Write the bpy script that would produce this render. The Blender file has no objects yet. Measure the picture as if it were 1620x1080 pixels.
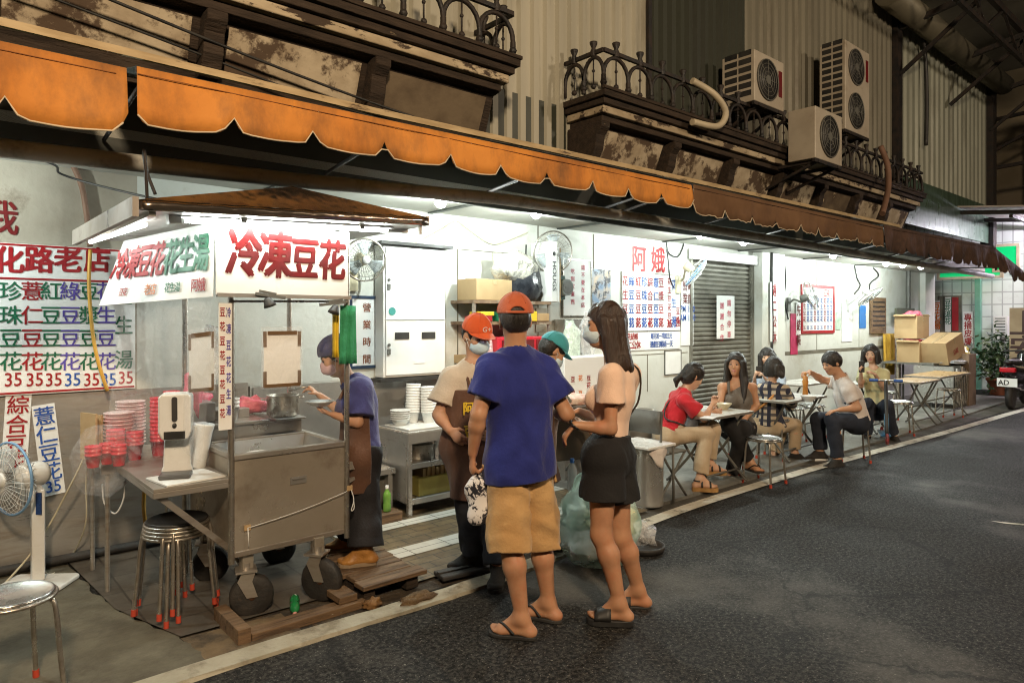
import bpy, math, random
import numpy as np
from mathutils import Vector, Matrix
C = bpy.context.scene
COL = C.collection
V = Vector
rnd = random.Random(7)
rad = math.radians

# ---------------------------------------------------------------- camera, world, exposure
CAM_H, HOR, FOC, YAW = 1.62, 505.0, 1080.0, rad(41)
cam = bpy.data.objects.new('camera', bpy.data.cameras.new('camera')); COL.objects.link(cam)
cam.location = (0, 0, CAM_H); cam.rotation_euler = (rad(90), 0, -YAW)
cam.data.sensor_width = 36; cam.data.lens = FOC / 1620 * 36
cam.data.shift_y = (HOR - 540) / 1620
cam.data.clip_start = .05; cam.data.clip_end = 400
C.camera = cam
world = bpy.data.worlds.new('World'); C.world = world; world.use_nodes = True
wn = world.node_tree.nodes; bg = wn['Background']
bg.inputs['Color'].default_value = (.075, .058, .042, 1); bg.inputs['Strength'].default_value = .12
vs = C.view_settings
vs.view_transform = 'Standard'; vs.look = 'None'; vs.exposure = 0.75; vs.gamma = 1; vs.use_curve_mapping = False
C.cycles.use_denoising = True; C.cycles.caustics_reflective = False; C.cycles.caustics_refractive = False
C.cycles.pixel_filter_type = 'BLACKMAN_HARRIS'; C.cycles.filter_width = 1.1
C.cycles.max_bounces = 8; C.cycles.diffuse_bounces = 4; C.cycles.glossy_bounces = 4
C.cycles.transparent_max_bounces = 12
C.cycles.sample_clamp_indirect = 3.0
# the street lamps over the lane, out of the picture behind the camera and further down
def lamp(name, loc, watt, col, size):
    l = bpy.data.lights.new(name, 'POINT'); l.energy = watt; l.color = col; l.shadow_soft_size = size
    o = bpy.data.objects.new(name, l); COL.objects.link(o); o.location = loc
    return o
lamp('street_lamp_light', (-1.2, -3.2, 5.6), 1520, (1, .76, .50), .35)
lamp('street_lamp_light', (9.5, -6.5, 6.0), 900, (1, .80, .58), .35)

# ---------------------------------------------------------------- measuring from the photograph
FW = V((math.sin(YAW), math.cos(YAW), 0)); RT = V((math.cos(YAW), -math.sin(YAW), 0)); UP = V((0, 0, 1))
def ray(px, py): return FW + RT * ((px - 810) / FOC) + UP * ((HOR - py) / FOC)
EYE = V((0, 0, CAM_H))
def G(px, py, z=0.): r = ray(px, py); return EYE + r * ((z - CAM_H) / r.z)     # on the level z
def W(px, py, Y): r = ray(px, py); return EYE + r * (Y / r.y)                  # on a wall along the street
def XP(px, py, X): r = ray(px, py); return EYE + r * (X / r.x)                 # on a wall across the street
def D(px, py, t): return EYE + ray(px, py) * t                                 # at a depth

# ---------------------------------------------------------------- materials
MATS = {}
def nt(name):
    m = bpy.data.materials.new(name); m.use_nodes = True
    n = m.node_tree.nodes; return m, n, m.node_tree.links, n['Principled BSDF']
def setup_noise(n, l, scale, detail=5, stretch=None, rough=.55, coord='Object', dist=0):
    tc = n.new('ShaderNodeTexCoord'); mp = n.new('ShaderNodeMapping')
    if stretch: mp.inputs['Scale'].default_value = stretch
    l.new(tc.outputs[coord], mp.inputs[0])
    t = n.new('ShaderNodeTexNoise'); t.inputs['Scale'].default_value = scale; t.inputs['Detail'].default_value = detail
    t.inputs['Roughness'].default_value = rough; t.inputs['Distortion'].default_value = dist
    l.new(mp.outputs[0], t.inputs['Vector']); return t
def rng(n, l, src, lo, hi, a=0., b=1.):
    r = n.new('ShaderNodeMapRange'); r.inputs[1].default_value = lo; r.inputs[2].default_value = hi
    r.inputs[3].default_value = a; r.inputs[4].default_value = b; l.new(src, r.inputs[0]); return r.outputs[0]
def mixc(n, l, f, a, b):
    x = n.new('ShaderNodeMix'); x.data_type = 'RGBA'
    if isinstance(f, (int, float)): x.inputs[0].default_value = f
    else: l.new(f, x.inputs[0])
    for s, k in ((a, 6), (b, 7)):
        if isinstance(s, tuple): x.inputs[k].default_value = (*s[:3], 1)
        else: l.new(s, x.inputs[k])
    return x.outputs[2]
def mat(name, c, r=.6, m=0., c2=None, sc=4., lo=.4, hi=.62, bump=0., bs=60., g=None, gs=2.5, glo=.52, ghi=.72, em=None, es=0., tr=0., al=1., stretch=None, rv=.12, dist=0, sheen=0, sss=0, ior=None, bd=.02, coat=0, bstretch=None):
    if name in MATS: return MATS[name]
    M, n, l, b = nt(name)
    b.inputs['Metallic'].default_value = m; b.inputs['Roughness'].default_value = r
    col = tuple(c)
    if c2 is None: c2 = tuple(x * .78 for x in c)
    t = setup_noise(n, l, sc, stretch=stretch, dist=dist)
    o = mixc(n, l, rng(n, l, t.outputs['Fac'], lo, hi), col, tuple(c2))
    if g:
        t2 = setup_noise(n, l, gs, 12, stretch=stretch, rough=.70)
        o = mixc(n, l, rng(n, l, t2.outputs['Fac'], glo, ghi), o, tuple(g))
    l.new(o, b.inputs['Base Color'])
    if rv:
        l.new(rng(n, l, t.outputs['Fac'], .3, .7, max(0, r - rv), min(1, r + rv)), b.inputs['Roughness'])
    if bump:
        t3 = setup_noise(n, l, bs, 4, stretch=bstretch); bp = n.new('ShaderNodeBump'); bp.inputs['Strength'].default_value = bump
        bp.inputs['Distance'].default_value = bd; l.new(t3.outputs['Fac'], bp.inputs['Height']); l.new(bp.outputs[0], b.inputs['Normal'])
    if em: b.inputs['Emission Color'].default_value = (*em, 1); b.inputs['Emission Strength'].default_value = es
    if tr: b.inputs['Transmission Weight'].default_value = tr
    if ior: b.inputs['IOR'].default_value = ior
    if sheen: b.inputs['Sheen Weight'].default_value = sheen
    if sss: b.inputs['Subsurface Weight'].default_value = sss; b.inputs['Subsurface Radius'].default_value = (.012, .004, .002); b.inputs['Subsurface Scale'].default_value = 1.
    if al < 1: b.inputs['Alpha'].default_value = al
    if coat: b.inputs['Coat Weight'].default_value = coat
    MATS[name] = M; return M
def brick_mat(name, c1, c2, mortar, w, h, msize=.008, r=.5, offset=.0, dirt=(.05, .045, .035), dlo=.5, dhi=.75, axes='xy', rot=0, bump=.3, ds=1.6):
    M, n, l, b = nt(name)
    tc = n.new('ShaderNodeTexCoord'); mp = n.new('ShaderNodeMapping'); l.new(tc.outputs['Object'], mp.inputs[0])
    mp.inputs['Rotation'].default_value = {'xy': (0, 0, rot), 'xz': (rad(90), 0, 0), 'yz': (rad(90), 0, rad(90))}[axes] if axes != 'yz' else (0, rad(90), rad(90))
    t = n.new('ShaderNodeTexBrick'); t.offset = offset; t.inputs['Scale'].default_value = 1
    t.inputs['Brick Width'].default_value = w; t.inputs['Row Height'].default_value = h; t.inputs['Mortar Size'].default_value = msize
    t.inputs['Color1'].default_value = (*c1, 1); t.inputs['Color2'].default_value = (*c2, 1); t.inputs['Mortar'].default_value = (*mortar, 1)
    l.new(mp.outputs[0], t.inputs['Vector'])
    d = setup_noise(n, l, ds, 9, rough=.68); o = mixc(n, l, rng(n, l, d.outputs['Fac'], dlo, dhi, 0, .85), t.outputs['Color'], dirt)
    l.new(o, b.inputs['Base Color']); l.new(rng(n, l, d.outputs['Fac'], .3, .7, r - .15, r + .25), b.inputs['Roughness'])
    bp = n.new('ShaderNodeBump'); bp.inputs['Strength'].default_value = bump; bp.inputs['Distance'].default_value = .004
    inv = n.new('ShaderNodeMath'); inv.operation = 'SUBTRACT'; inv.inputs[0].default_value = 1; l.new(t.outputs['Fac'], inv.inputs[1])
    l.new(inv.outputs[0], bp.inputs['Height']); l.new(bp.outputs[0], b.inputs['Normal'])
    MATS[name] = M; return M
def glow(name, col, s):
    if name in MATS: return MATS[name]
    M, n, l, b = nt(name); b.inputs['Base Color'].default_value = (*col, 1)
    b.inputs['Emission Color'].default_value = (*col, 1); b.inputs['Emission Strength'].default_value = s
    t = setup_noise(n, l, 3); l.new(rng(n, l, t.outputs['Fac'], .2, .8, .35, .5), b.inputs['Roughness'])
    MATS[name] = M; return M
def film(name, col, alpha, r=.12):      # clear plastic film: mostly see-through, with highlights
    if name in MATS: return MATS[name]
    M, n, l, b = nt(name); b.inputs['Base Color'].default_value = (*col, 1); b.inputs['Roughness'].default_value = r
    t = setup_noise(n, l, 14, 4, dist=1.5); l.new(rng(n, l, t.outputs['Fac'], .35, .7, alpha * .6, min(1, alpha * 1.9)), b.inputs['Alpha'])
    bp = n.new('ShaderNodeBump'); bp.inputs['Strength'].default_value = .7; bp.inputs['Distance'].default_value = .03
    l.new(t.outputs['Fac'], bp.inputs['Height']); l.new(bp.outputs[0], b.inputs['Normal'])
    MATS[name] = M; return M

# ---------------------------------------------------------------- lettering
FONT = {}
def glyphs(s, bold=0.):
    k = (s, round(bold, 3))
    if k not in FONT:
        c = bpy.data.curves.new('lettering', 'FONT'); c.body = s; c.offset = bold; c.resolution_u = 3
        o = bpy.data.objects.new('lettering', c); COL.objects.link(o)
        dg = bpy.context.evaluated_depsgraph_get()
        me = bpy.data.meshes.new_from_object(o.evaluated_get(dg))
        vv = np.array([v.co[:2] for v in me.vertices]).reshape(-1, 2); ff = [tuple(p.vertices) for p in me.polygons]
        bpy.data.objects.remove(o); bpy.data.curves.remove(c); bpy.data.meshes.remove(me)
        FONT[k] = (vv, ff)
    return FONT[k]
SHIFT = ((-1, -.5), (1, -.5), (-.5, .8), (.6, .7), (0, 0))
def refbox(cjk):
    v = glyphs('國' if cjk else '0')[0]; return v.min(0), v.max(0)

# ---------------------------------------------------------------- mesh building
def basis(ax):
    ax = V(ax).normalized(); t = V((0, 0, 1)) if abs(ax.z) < .95 else V((1, 0, 0))
    x = ax.cross(t).normalized(); return x, ax.cross(x).normalized(), ax
class MB:
    def __init__(s): s.v = []; s.f = []; s.m = []; s.s = []
    def add(s, vs, fs, m=0, sm=False):
        k = len(s.v); s.v += [tuple(v) for v in vs]
        for f in fs: s.f.append(tuple(i + k for i in f)); s.m.append(m); s.s.append(sm)
        return s
    def box(s, c, d, m=0, rz=0, R=None):
        c = V(c); R = R or Matrix.Rotation(rz, 3, 'Z')
        vs = [c + R @ V((x * d[0] / 2, y * d[1] / 2, z * d[2] / 2)) for x in (-1, 1) for y in (-1, 1) for z in (-1, 1)]
        return s.add(vs, [(0, 1, 3, 2), (4, 6, 7, 5), (0, 4, 5, 1), (2, 3, 7, 6), (0, 2, 6, 4), (1, 5, 7, 3)], m)
    def b2(s, lo, hi, m=0):
        return s.box([(a + b) / 2 for a, b in zip(lo, hi)], [abs(b - a) for a, b in zip(lo, hi)], m)
    def bar(s, a, b, w, h, m=0, up=(0, 0, 1)):
        a = V(a); b = V(b); ax = (b - a); L = ax.length; ax = ax / L; x = ax.cross(V(up))
        if x.length < .01: x = ax.cross(V((1, 0, 0)))
        x.normalize(); z = x.cross(ax)
        R = Matrix((x, ax, z)).transposed(); return s.box((a + b) / 2, (w, L, h), m, R=R)
    def tube(s, pts, r, n=8, m=0, closed=False, cap=True, r2=None):
        P = [V(p) for p in pts]; N = len(P); k = len(s.v); u = None; fs = []
        for i, p in enumerate(P):
            a = P[(i - 1) % N] if closed or i else P[0]; b = P[(i + 1) % N] if closed or i < N - 1 else P[-1]
            t = (b - a).normalized()
            if u is None: u = basis(t)[0]
            u = (u - t * u.dot(t))
            u = u.normalized() if u.length > 1e-5 else basis(t)[0]
            w = t.cross(u); rr = r if r2 is None else r + (r2 - r) * i / (N - 1)
            s.v += [tuple(p + u * (rr * math.cos(j * 2 * math.pi / n)) + w * (rr * math.sin(j * 2 * math.pi / n))) for j in range(n)]
        for i in range(N if closed else N - 1):
            q = (i + 1) % N
            for j in range(n): fs.append((k + i * n + j, k + i * n + (j + 1) % n, k + q * n + (j + 1) % n, k + q * n + j))
        for f in fs: s.f.append(f); s.m.append(m); s.s.append(True)
        if cap and not closed:
            s.f += [tuple(k + j for j in range(n))[::-1], tuple(k + (N - 1) * n + j for j in range(n))]; s.m += [m, m]; s.s += [False, False]
        return s
    def lathe(s, prof, c=(0, 0, 0), ax=(0, 0, 1), n=24, m=0, sm=True):
        c = V(c); x, y, a = basis(ax); vs = []; fs = []
        for r, h in prof:
            vs += [c + a * h + x * (r * math.cos(j * 2 * math.pi / n)) + y * (r * math.sin(j * 2 * math.pi / n)) for j in range(n)]
        for i in range(len(prof) - 1):
            for j in range(n): fs.append((i * n + j, i * n + (j + 1) % n, (i + 1) * n + (j + 1) % n, (i + 1) * n + j))
        s.add(vs, fs, m, sm)
        for i, fl in ((0, 1), (len(prof) - 1, 0)):
            if prof[i][0] > 1e-4:
                f = tuple(range(n)); s.add(vs[i * n:(i + 1) * n], [f[::-1] if fl else f], m)
        return s
    def cyl(s, a, b, r, n=12, m=0, rb=None):
        a = V(a); b = V(b); L = (b - a).length; return s.lathe([(r, 0), (rb if rb is not None else r, L)], a, b - a, n, m)
    def ball(s, c, r, m=0, n=14, sq=(1, 1, 1)):
        c = V(c); k = n // 2; vs = []; fs = []
        for i in range(k + 1):
            a = math.pi * i / k
            vs += [c + V((r * math.sin(a) * math.cos(j * 2 * math.pi / n) * sq[0], r * math.sin(a) * math.sin(j * 2 * math.pi / n) * sq[1], -r * math.cos(a) * sq[2])) for j in range(n)]
        for i in range(k):
            for j in range(n): fs.append((i * n + j, i * n + (j + 1) % n, (i + 1) * n + (j + 1) % n, (i + 1) * n + j))
        return s.add(vs, fs, m, True)
    def ext(s, poly, o, xd, yd, dep, m=0):
        o = V(o); xd = V(xd); yd = V(yd); z = xd.cross(yd).normalized() * dep; n = len(poly)
        vs = [o + xd * p[0] + yd * p[1] for p in poly]; vs += [v + z for v in vs]
        return s.add(vs, [tuple(range(n))[::-1], tuple(range(n, 2 * n))] + [(i, (i + 1) % n, n + (i + 1) % n, n + i) for i in range(n)], m)
    def grid(s, rows, m=0, sm=True, th=0., flip=False):
        nr, nc = len(rows), len(rows[0]); vs = [V(p) for r in rows for p in r]
        fs = [(i * nc + j, i * nc + j + 1, (i + 1) * nc + j + 1, (i + 1) * nc + j) for i in range(nr - 1) for j in range(nc - 1)]
        if flip: fs = [f[::-1] for f in fs]
        s.add(vs, fs, m, sm)
        if th:
            nm = [V((0, 0, 0)) for _ in vs]
            for f in fs:
                k = (vs[f[1]] - vs[f[0]]).cross(vs[f[2]] - vs[f[0]])
                for i in f: nm[i] += k
            v2 = [v - (q.normalized() if q.length else V((0, 0, 1))) * th for v, q in zip(vs, nm)]
            N = len(vs); ed = [i for i in range(nc)] + [i * nc + nc - 1 for i in range(1, nr)] + [(nr - 1) * nc + j for j in range(nc - 2, -1, -1)] + [i * nc for i in range(nr - 2, 0, -1)]
            k = len(s.v); s.v += [tuple(v) for v in v2]
            for f in fs: s.f.append(tuple(i + k for i in f[::-1])); s.m.append(m); s.s.append(sm)
            for a, b in zip(ed, ed[1:] + ed[:1]):
                s.f.append((k - N + b, k - N + a, k + a, k + b)); s.m.append(m); s.s.append(False)
        return s
    def text(s, t, c, xd, yd, h, m=0, bold=0., wx=1., sp=1., lift=.003, cjk=None, shear=0.):
        c = V(c); xd = V(xd).normalized(); yd = V(yd).normalized(); z = xd.cross(yd) * lift
        cj = any(ord(q) > 0x2e80 for q in t) if cjk is None else cjk
        lo, hi = refbox(cj); k = h / (hi[1] - lo[1]); cy = (lo[1] + hi[1]) / 2
        if cj:
            adv = h * wx * sp * 1.04; x0 = -adv * (len(t) - 1) / 2
            for i, q in enumerate(t):
                if q == ' ': continue
                v, f = glyphs(q); cx = (lo[0] + hi[0]) / 2; zz = xd.cross(yd)
                for w, (ex, ey) in enumerate(SHIFT if bold else ((0, 0),)):
                    s.add([c + z + zz * (w * .0004) + xd * (x0 + i * adv + (p[0] - cx + ex * bold) * k * wx + (p[1] - cy) * k * shear) + yd * ((p[1] - cy + ey * bold) * k) for p in v], f, m)
        else:
            v, f = glyphs(t, min(bold, .012)); cx = (v[:, 0].min() + v[:, 0].max()) / 2
            s.add([c + z + xd * ((p[0] - cx) * k * wx) + yd * ((p[1] - cy) * k) for p in v], f, m)
        return s
    def vtext(s, t, top, xd, yd, h, pitch, m=0, bold=0., wx=1., lift=.003):
        top = V(top); yd = V(yd).normalized()
        for i, q in enumerate(t):
            if q != ' ': s.text(q, top - yd * (h / 2 + i * pitch), xd, yd, h, m, bold, wx, lift=lift)
        return s
    def build(s, name, mats, parent=None, bev=0., local=False, seg=2, label=None, solid=0., sub=0):
        me = bpy.data.meshes.new(name); mats = mats if isinstance(mats, (list, tuple)) else [mats]
        o = bpy.data.objects.new(name, me); COL.objects.link(o)
        a = np.array(s.v, dtype=float).reshape(-1, 3)
        if not local:
            if parent is None:
                off = np.array([(a[:, 0].min() + a[:, 0].max()) / 2, (a[:, 1].min() + a[:, 1].max()) / 2, a[:, 2].min()]); o.location = off
            else:
                off = np.zeros(3); p = parent
                while p: off += np.array(p.location); p = p.parent
            a = a - off
        me.from_pydata(a.tolist(), [], s.f); me.polygons.foreach_set('material_index', s.m); me.polygons.foreach_set('use_smooth', s.s)
        for M in mats: me.materials.append(M)
        me.update()
        if parent: o.parent = parent
        if bev:
            b = o.modifiers.new('bevel', 'BEVEL'); b.width = bev; b.segments = seg; b.limit_method = 'ANGLE'; b.angle_limit = rad(40); b.harden_normals = True
        if solid:
            b = o.modifiers.new('solid', 'SOLIDIFY'); b.thickness = solid; b.offset = 0
        if sub:
            b = o.modifiers.new('sub', 'SUBSURF'); b.levels = sub; b.render_levels = sub
        if label: o['label'] = label
        return o
def split(b, name, mats, parent=None, **k):      # one object for each separate piece of the builder
    n = len(b.v); pa = list(range(n))
    def fd(i):
        while pa[i] != i: pa[i] = pa[pa[i]]; i = pa[i]
        return i
    for f in b.f:
        for i in f[1:]: pa[fd(f[0])] = fd(i)
    G_ = {}
    for i, f in enumerate(b.f): G_.setdefault(fd(f[0]), []).append(i)
    out = []
    for g in G_.values():
        q = MB(); ix = sorted({i for j in g for i in b.f[j]}); mp = {a: c for c, a in enumerate(ix)}; q.v = [b.v[i] for i in ix]
        for j in g: q.f.append(tuple(mp[i] for i in b.f[j])); q.m.append(b.m[j]); q.s.append(b.s[j])
        out.append(q.build(name, mats, parent, **k))
    return out
def tag(o, label, cat=None, group=None, kind=None):
    if label: o['label'] = label
    if cat: o['category'] = cat
    if group: o['group'] = group
    if kind: o['kind'] = kind
    return o
def thing(name, label, cat, loc=(0, 0, 0), group=None, rz=0):
    o = bpy.data.objects.new(name, None); COL.objects.link(o); o.location = loc; o.rotation_euler.z = rz; o.empty_display_size = .1
    return tag(o, label, cat, group)
def struct(o): o['kind'] = 'structure'; return o
def copy_tree(o, parent=None):
    c = o.copy(); COL.objects.link(c); c.parent = parent
    for ch in [q for q in KIDS[o.name]]: copy_tree(ch, c)
    return c
KIDS = {}
def dup(proto, loc, rz, label, group=None):
    def reg(o):
        KIDS[o.name] = list(o.children)
        for q in o.children: reg(q)
    if proto.name not in KIDS: reg(proto)
    c = copy_tree(proto); c.location = loc; c.rotation_euler = (0, 0, rz); c['label'] = label
    if group: c['group'] = group
    return c
def lerp(a, b, t): return a + (b - a) * t
def smooth_path(P, n=6):
    P = [V(p) for p in P]; out = []
    for i in range(len(P) - 1):
        p0 = P[max(0, i - 1)]; p1 = P[i]; p2 = P[i + 1]; p3 = P[min(len(P) - 1, i + 2)]
        for k in range(n):
            t = k / n; out.append(.5 * ((2 * p1) + (p2 - p0) * t + (2 * p0 - 5 * p1 + 4 * p2 - p3) * t * t + (3 * p1 - p0 - 3 * p2 + p3) * t ** 3))
    return out + [P[-1]]
X1, Y1, Z1 = V((1, 0, 0)), V((0, 1, 0)), V((0, 0, 1))
# ---------------------------------------------------------------- bodies: one smooth surface grown from a field of limbs
class Vol:
    def __init__(s, lo, hi, v):
        s.v = v; s.lo = np.array(lo, float); n = np.ceil((np.array(hi, float) - s.lo) / v).astype(int) + 1
        s.n = n; s.d = np.full(n, .3, np.float32)
    def blk(s, lo, hi, pad):
        a = np.clip(np.floor((np.array(lo) - pad - s.lo) / s.v).astype(int), 0, s.n); b = np.clip(np.ceil((np.array(hi) + pad - s.lo) / s.v).astype(int) + 1, 0, s.n)
        if (b <= a).any(): return None, None
        ax = [(s.lo[i] + s.v * np.arange(a[i], b[i])).astype(np.float32) for i in range(3)]
        return tuple(slice(a[i], b[i]) for i in range(3)), np.meshgrid(*ax, indexing='ij')
    def put(s, sl, d, k, mode='add'):
        o = s.d[sl]
        if mode == 'sub':
            s.d[sl] = np.maximum(o, -d); return
        if k <= 0: s.d[sl] = np.minimum(o, d); return
        h = np.clip(.5 + .5 * (o - d) / k, 0, 1); s.d[sl] = o * (1 - h) + d * h - k * h * (1 - h)
    def cone(s, a, b, ra, rb, k=.025, n=None, q=1., flat=0, mode='add'):
        a = np.array(a, float); b = np.array(b, float); R = max(ra, rb)
        sl, P = s.blk(np.minimum(a, b) - R, np.maximum(a, b) + R, .05 + k)
        if sl is None: return
        ab = b - a; L2 = max(ab @ ab, 1e-9); p = [P[i] - a[i] for i in range(3)]
        tr = (p[0] * ab[0] + p[1] * ab[1] + p[2] * ab[2]) / L2; t = np.clip(tr, 0, 1)
        e = [p[i] - t * ab[i] for i in range(3)]
        if n is not None and q != 1:
            n = np.array(n, float); n /= np.linalg.norm(n); dn = e[0] * n[0] + e[1] * n[1] + e[2] * n[2]
            e = [e[i] + dn * n[i] * (1 / q - 1) for i in range(3)]
        d = np.sqrt(e[0] ** 2 + e[1] ** 2 + e[2] ** 2) - (ra + (rb - ra) * t)
        if n is not None and q != 1: d = d * (.5 + .5 * q)
        L = math.sqrt(L2)
        if flat & 1: d = np.maximum(d, (tr - 1) * L)
        if flat & 2: d = np.maximum(d, -tr * L)
        s.put(sl, d, k, mode)
    def ell(s, c, r, A=None, k=.02, mode='add'):
        c = np.array(c, float); r = np.array(r, float); R = r.max()
        sl, P = s.blk(c - R, c + R, .05 + k)
        if sl is None: return
        p = [P[i] - c[i] for i in range(3)]
        if A is not None: p = [p[0] * A[i][0] + p[1] * A[i][1] + p[2] * A[i][2] for i in range(3)]
        k0 = np.sqrt(sum((p[i] / r[i]) ** 2 for i in range(3))); k1 = np.sqrt(sum((p[i] / r[i] ** 2) ** 2 for i in range(3))) + 1e-6
        s.put(sl, k0 * (k0 - 1) / k1, k, mode)
    def cut(s, p, n):                      # keeps the side that n points away from
        p = np.array(p, float); n = np.array(n, float); n /= np.linalg.norm(n)
        ax = [s.lo[i] + s.v * np.arange(s.n[i]) for i in range(3)]
        d = ((ax[0] - p[0]) * n[0])[:, None, None] + ((ax[1] - p[1]) * n[1])[None, :, None] + ((ax[2] - p[2]) * n[2])[None, None, :]
        s.d = np.maximum(s.d, d.astype(np.float32))
    def grow(s, amt): s.d -= amt
    def folds(s, amp, freq, seed=0, stretch=(1, 1, 1)):
        r = np.random.RandomState(seed); ax = [(s.lo[i] + s.v * np.arange(s.n[i])).astype(np.float32) * stretch[i] for i in range(3)]
        X, Y, Z = ax[0][:, None, None], ax[1][None, :, None], ax[2][None, None, :]
        w = np.zeros(s.n, np.float32)
        wx = .25 / freq * 6.28 * np.sin(freq * .6 * (X + 1.3 * Y + .7 * Z) + r.rand() * 6); 
        for i in range(6):
            d = r.randn(3); d /= np.linalg.norm(d); f = freq * (.6 + .9 * r.rand())
            q = np.sin(f * ((X + wx) * d[0] + (Y - wx) * d[1] + (Z + wx) * d[2]) + r.rand() * 6.28); w += np.abs(q) ** .7 * np.sign(q) / 6
        s.d += amp * w * 2
    def mesh(s):
        d = s.d; n = d.shape; ins = d < 0
        c = sum(ins[i:n[0] - 1 + i, j:n[1] - 1 + j, k:n[2] - 1 + k].astype(np.int8) for i in (0, 1) for j in (0, 1) for k in (0, 1))
        act = (c > 0) & (c < 8); idx = np.argwhere(act)
        if len(idx) == 0: return [], []
        num = np.full(act.shape, -1, np.int64); num[act] = np.arange(len(idx))
        acc = np.zeros((len(idx), 3)); cnt = np.zeros(len(idx))
        cs = [(i, j, k) for i in (0, 1) for j in (0, 1) for k in (0, 1)]
        for A in cs:
            for ax in range(3):
                if A[ax]: continue
                B = list(A); B[ax] = 1
                a = d[idx[:, 0] + A[0], idx[:, 1] + A[1], idx[:, 2] + A[2]]; b = d[idx[:, 0] + B[0], idx[:, 1] + B[1], idx[:, 2] + B[2]]
                mk = (a < 0) != (b < 0); t = np.where(mk, a / np.where(mk, a - b, 1), 0)
                p = np.array(A, float)[None] + 0 * acc; p[:, ax] += t; acc += p * mk[:, None]; cnt += mk
        v = s.lo + s.v * (idx + acc / cnt[:, None]); fs = []
        for ax in range(3):
            u, w = [(1, 2), (2, 0), (0, 1)][ax]
            sl0 = [slice(None)] * 3; sl1 = [slice(None)] * 3; sl0[ax] = slice(0, -1); sl1[ax] = slice(1, None)
            e = np.argwhere(ins[tuple(sl0)] != ins[tuple(sl1)]); e = e[(e[:, u] > 0) & (e[:, w] > 0) & (e[:, u] < n[u] - 1) & (e[:, w] < n[w] - 1)]
            fl = ins[tuple(e.T)]
            q = []
            for du, dw in ((1, 1), (0, 1), (0, 0), (1, 0)):
                z = e.copy(); z[:, u] -= du; z[:, w] -= dw; q.append(num[tuple(z.T)])
            q = np.stack(q, 1); q[~fl] = q[~fl][:, ::-1]; fs.append(q)
        return v, np.concatenate(fs)
    def build(s, name, mats, parent=None, smooth=1, paint=None):
        v, f = s.mesh()
        if len(v) == 0: return None
        me = bpy.data.meshes.new(name); o = bpy.data.objects.new(name, me); COL.objects.link(o)
        v = np.array(v)
        for _ in range(smooth):            # one light relaxing pass
            acc = np.zeros_like(v); cn = np.zeros(len(v))
            for a, b in ((0, 1), (1, 2), (2, 3), (3, 0)):
                np.add.at(acc, f[:, a], v[f[:, b]]); np.add.at(acc, f[:, b], v[f[:, a]]); np.add.at(cn, f[:, a], 1); np.add.at(cn, f[:, b], 1)
            v = v * .5 + .5 * acc / np.maximum(cn, 1)[:, None]
        off = np.zeros(3)
        if parent: off = np.array(parent.location)
        mats = mats if isinstance(mats, (list, tuple)) else [mats]
        for M in mats: me.materials.append(M)
        me.from_pydata((v - off).tolist(), [], f.tolist())
        me.polygons.foreach_set('use_smooth', [True] * len(f))
        if paint:
            me.polygons.foreach_set('material_index', paint(v[f].mean(1)))
        me.update()
        if parent: o.parent = parent
        else:
            lo = v.min(0); hi = v.max(0); of = np.array([(lo[0] + hi[0]) / 2, (lo[1] + hi[1]) / 2, lo[2]])
            me.vertices.foreach_set('co', (v - of).ravel()); o.location = of
        return o

def unit(a): a = V(a); return a / max(a.length, 1e-9)
def mat3(*rows): return [tuple(r) for r in rows]

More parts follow.
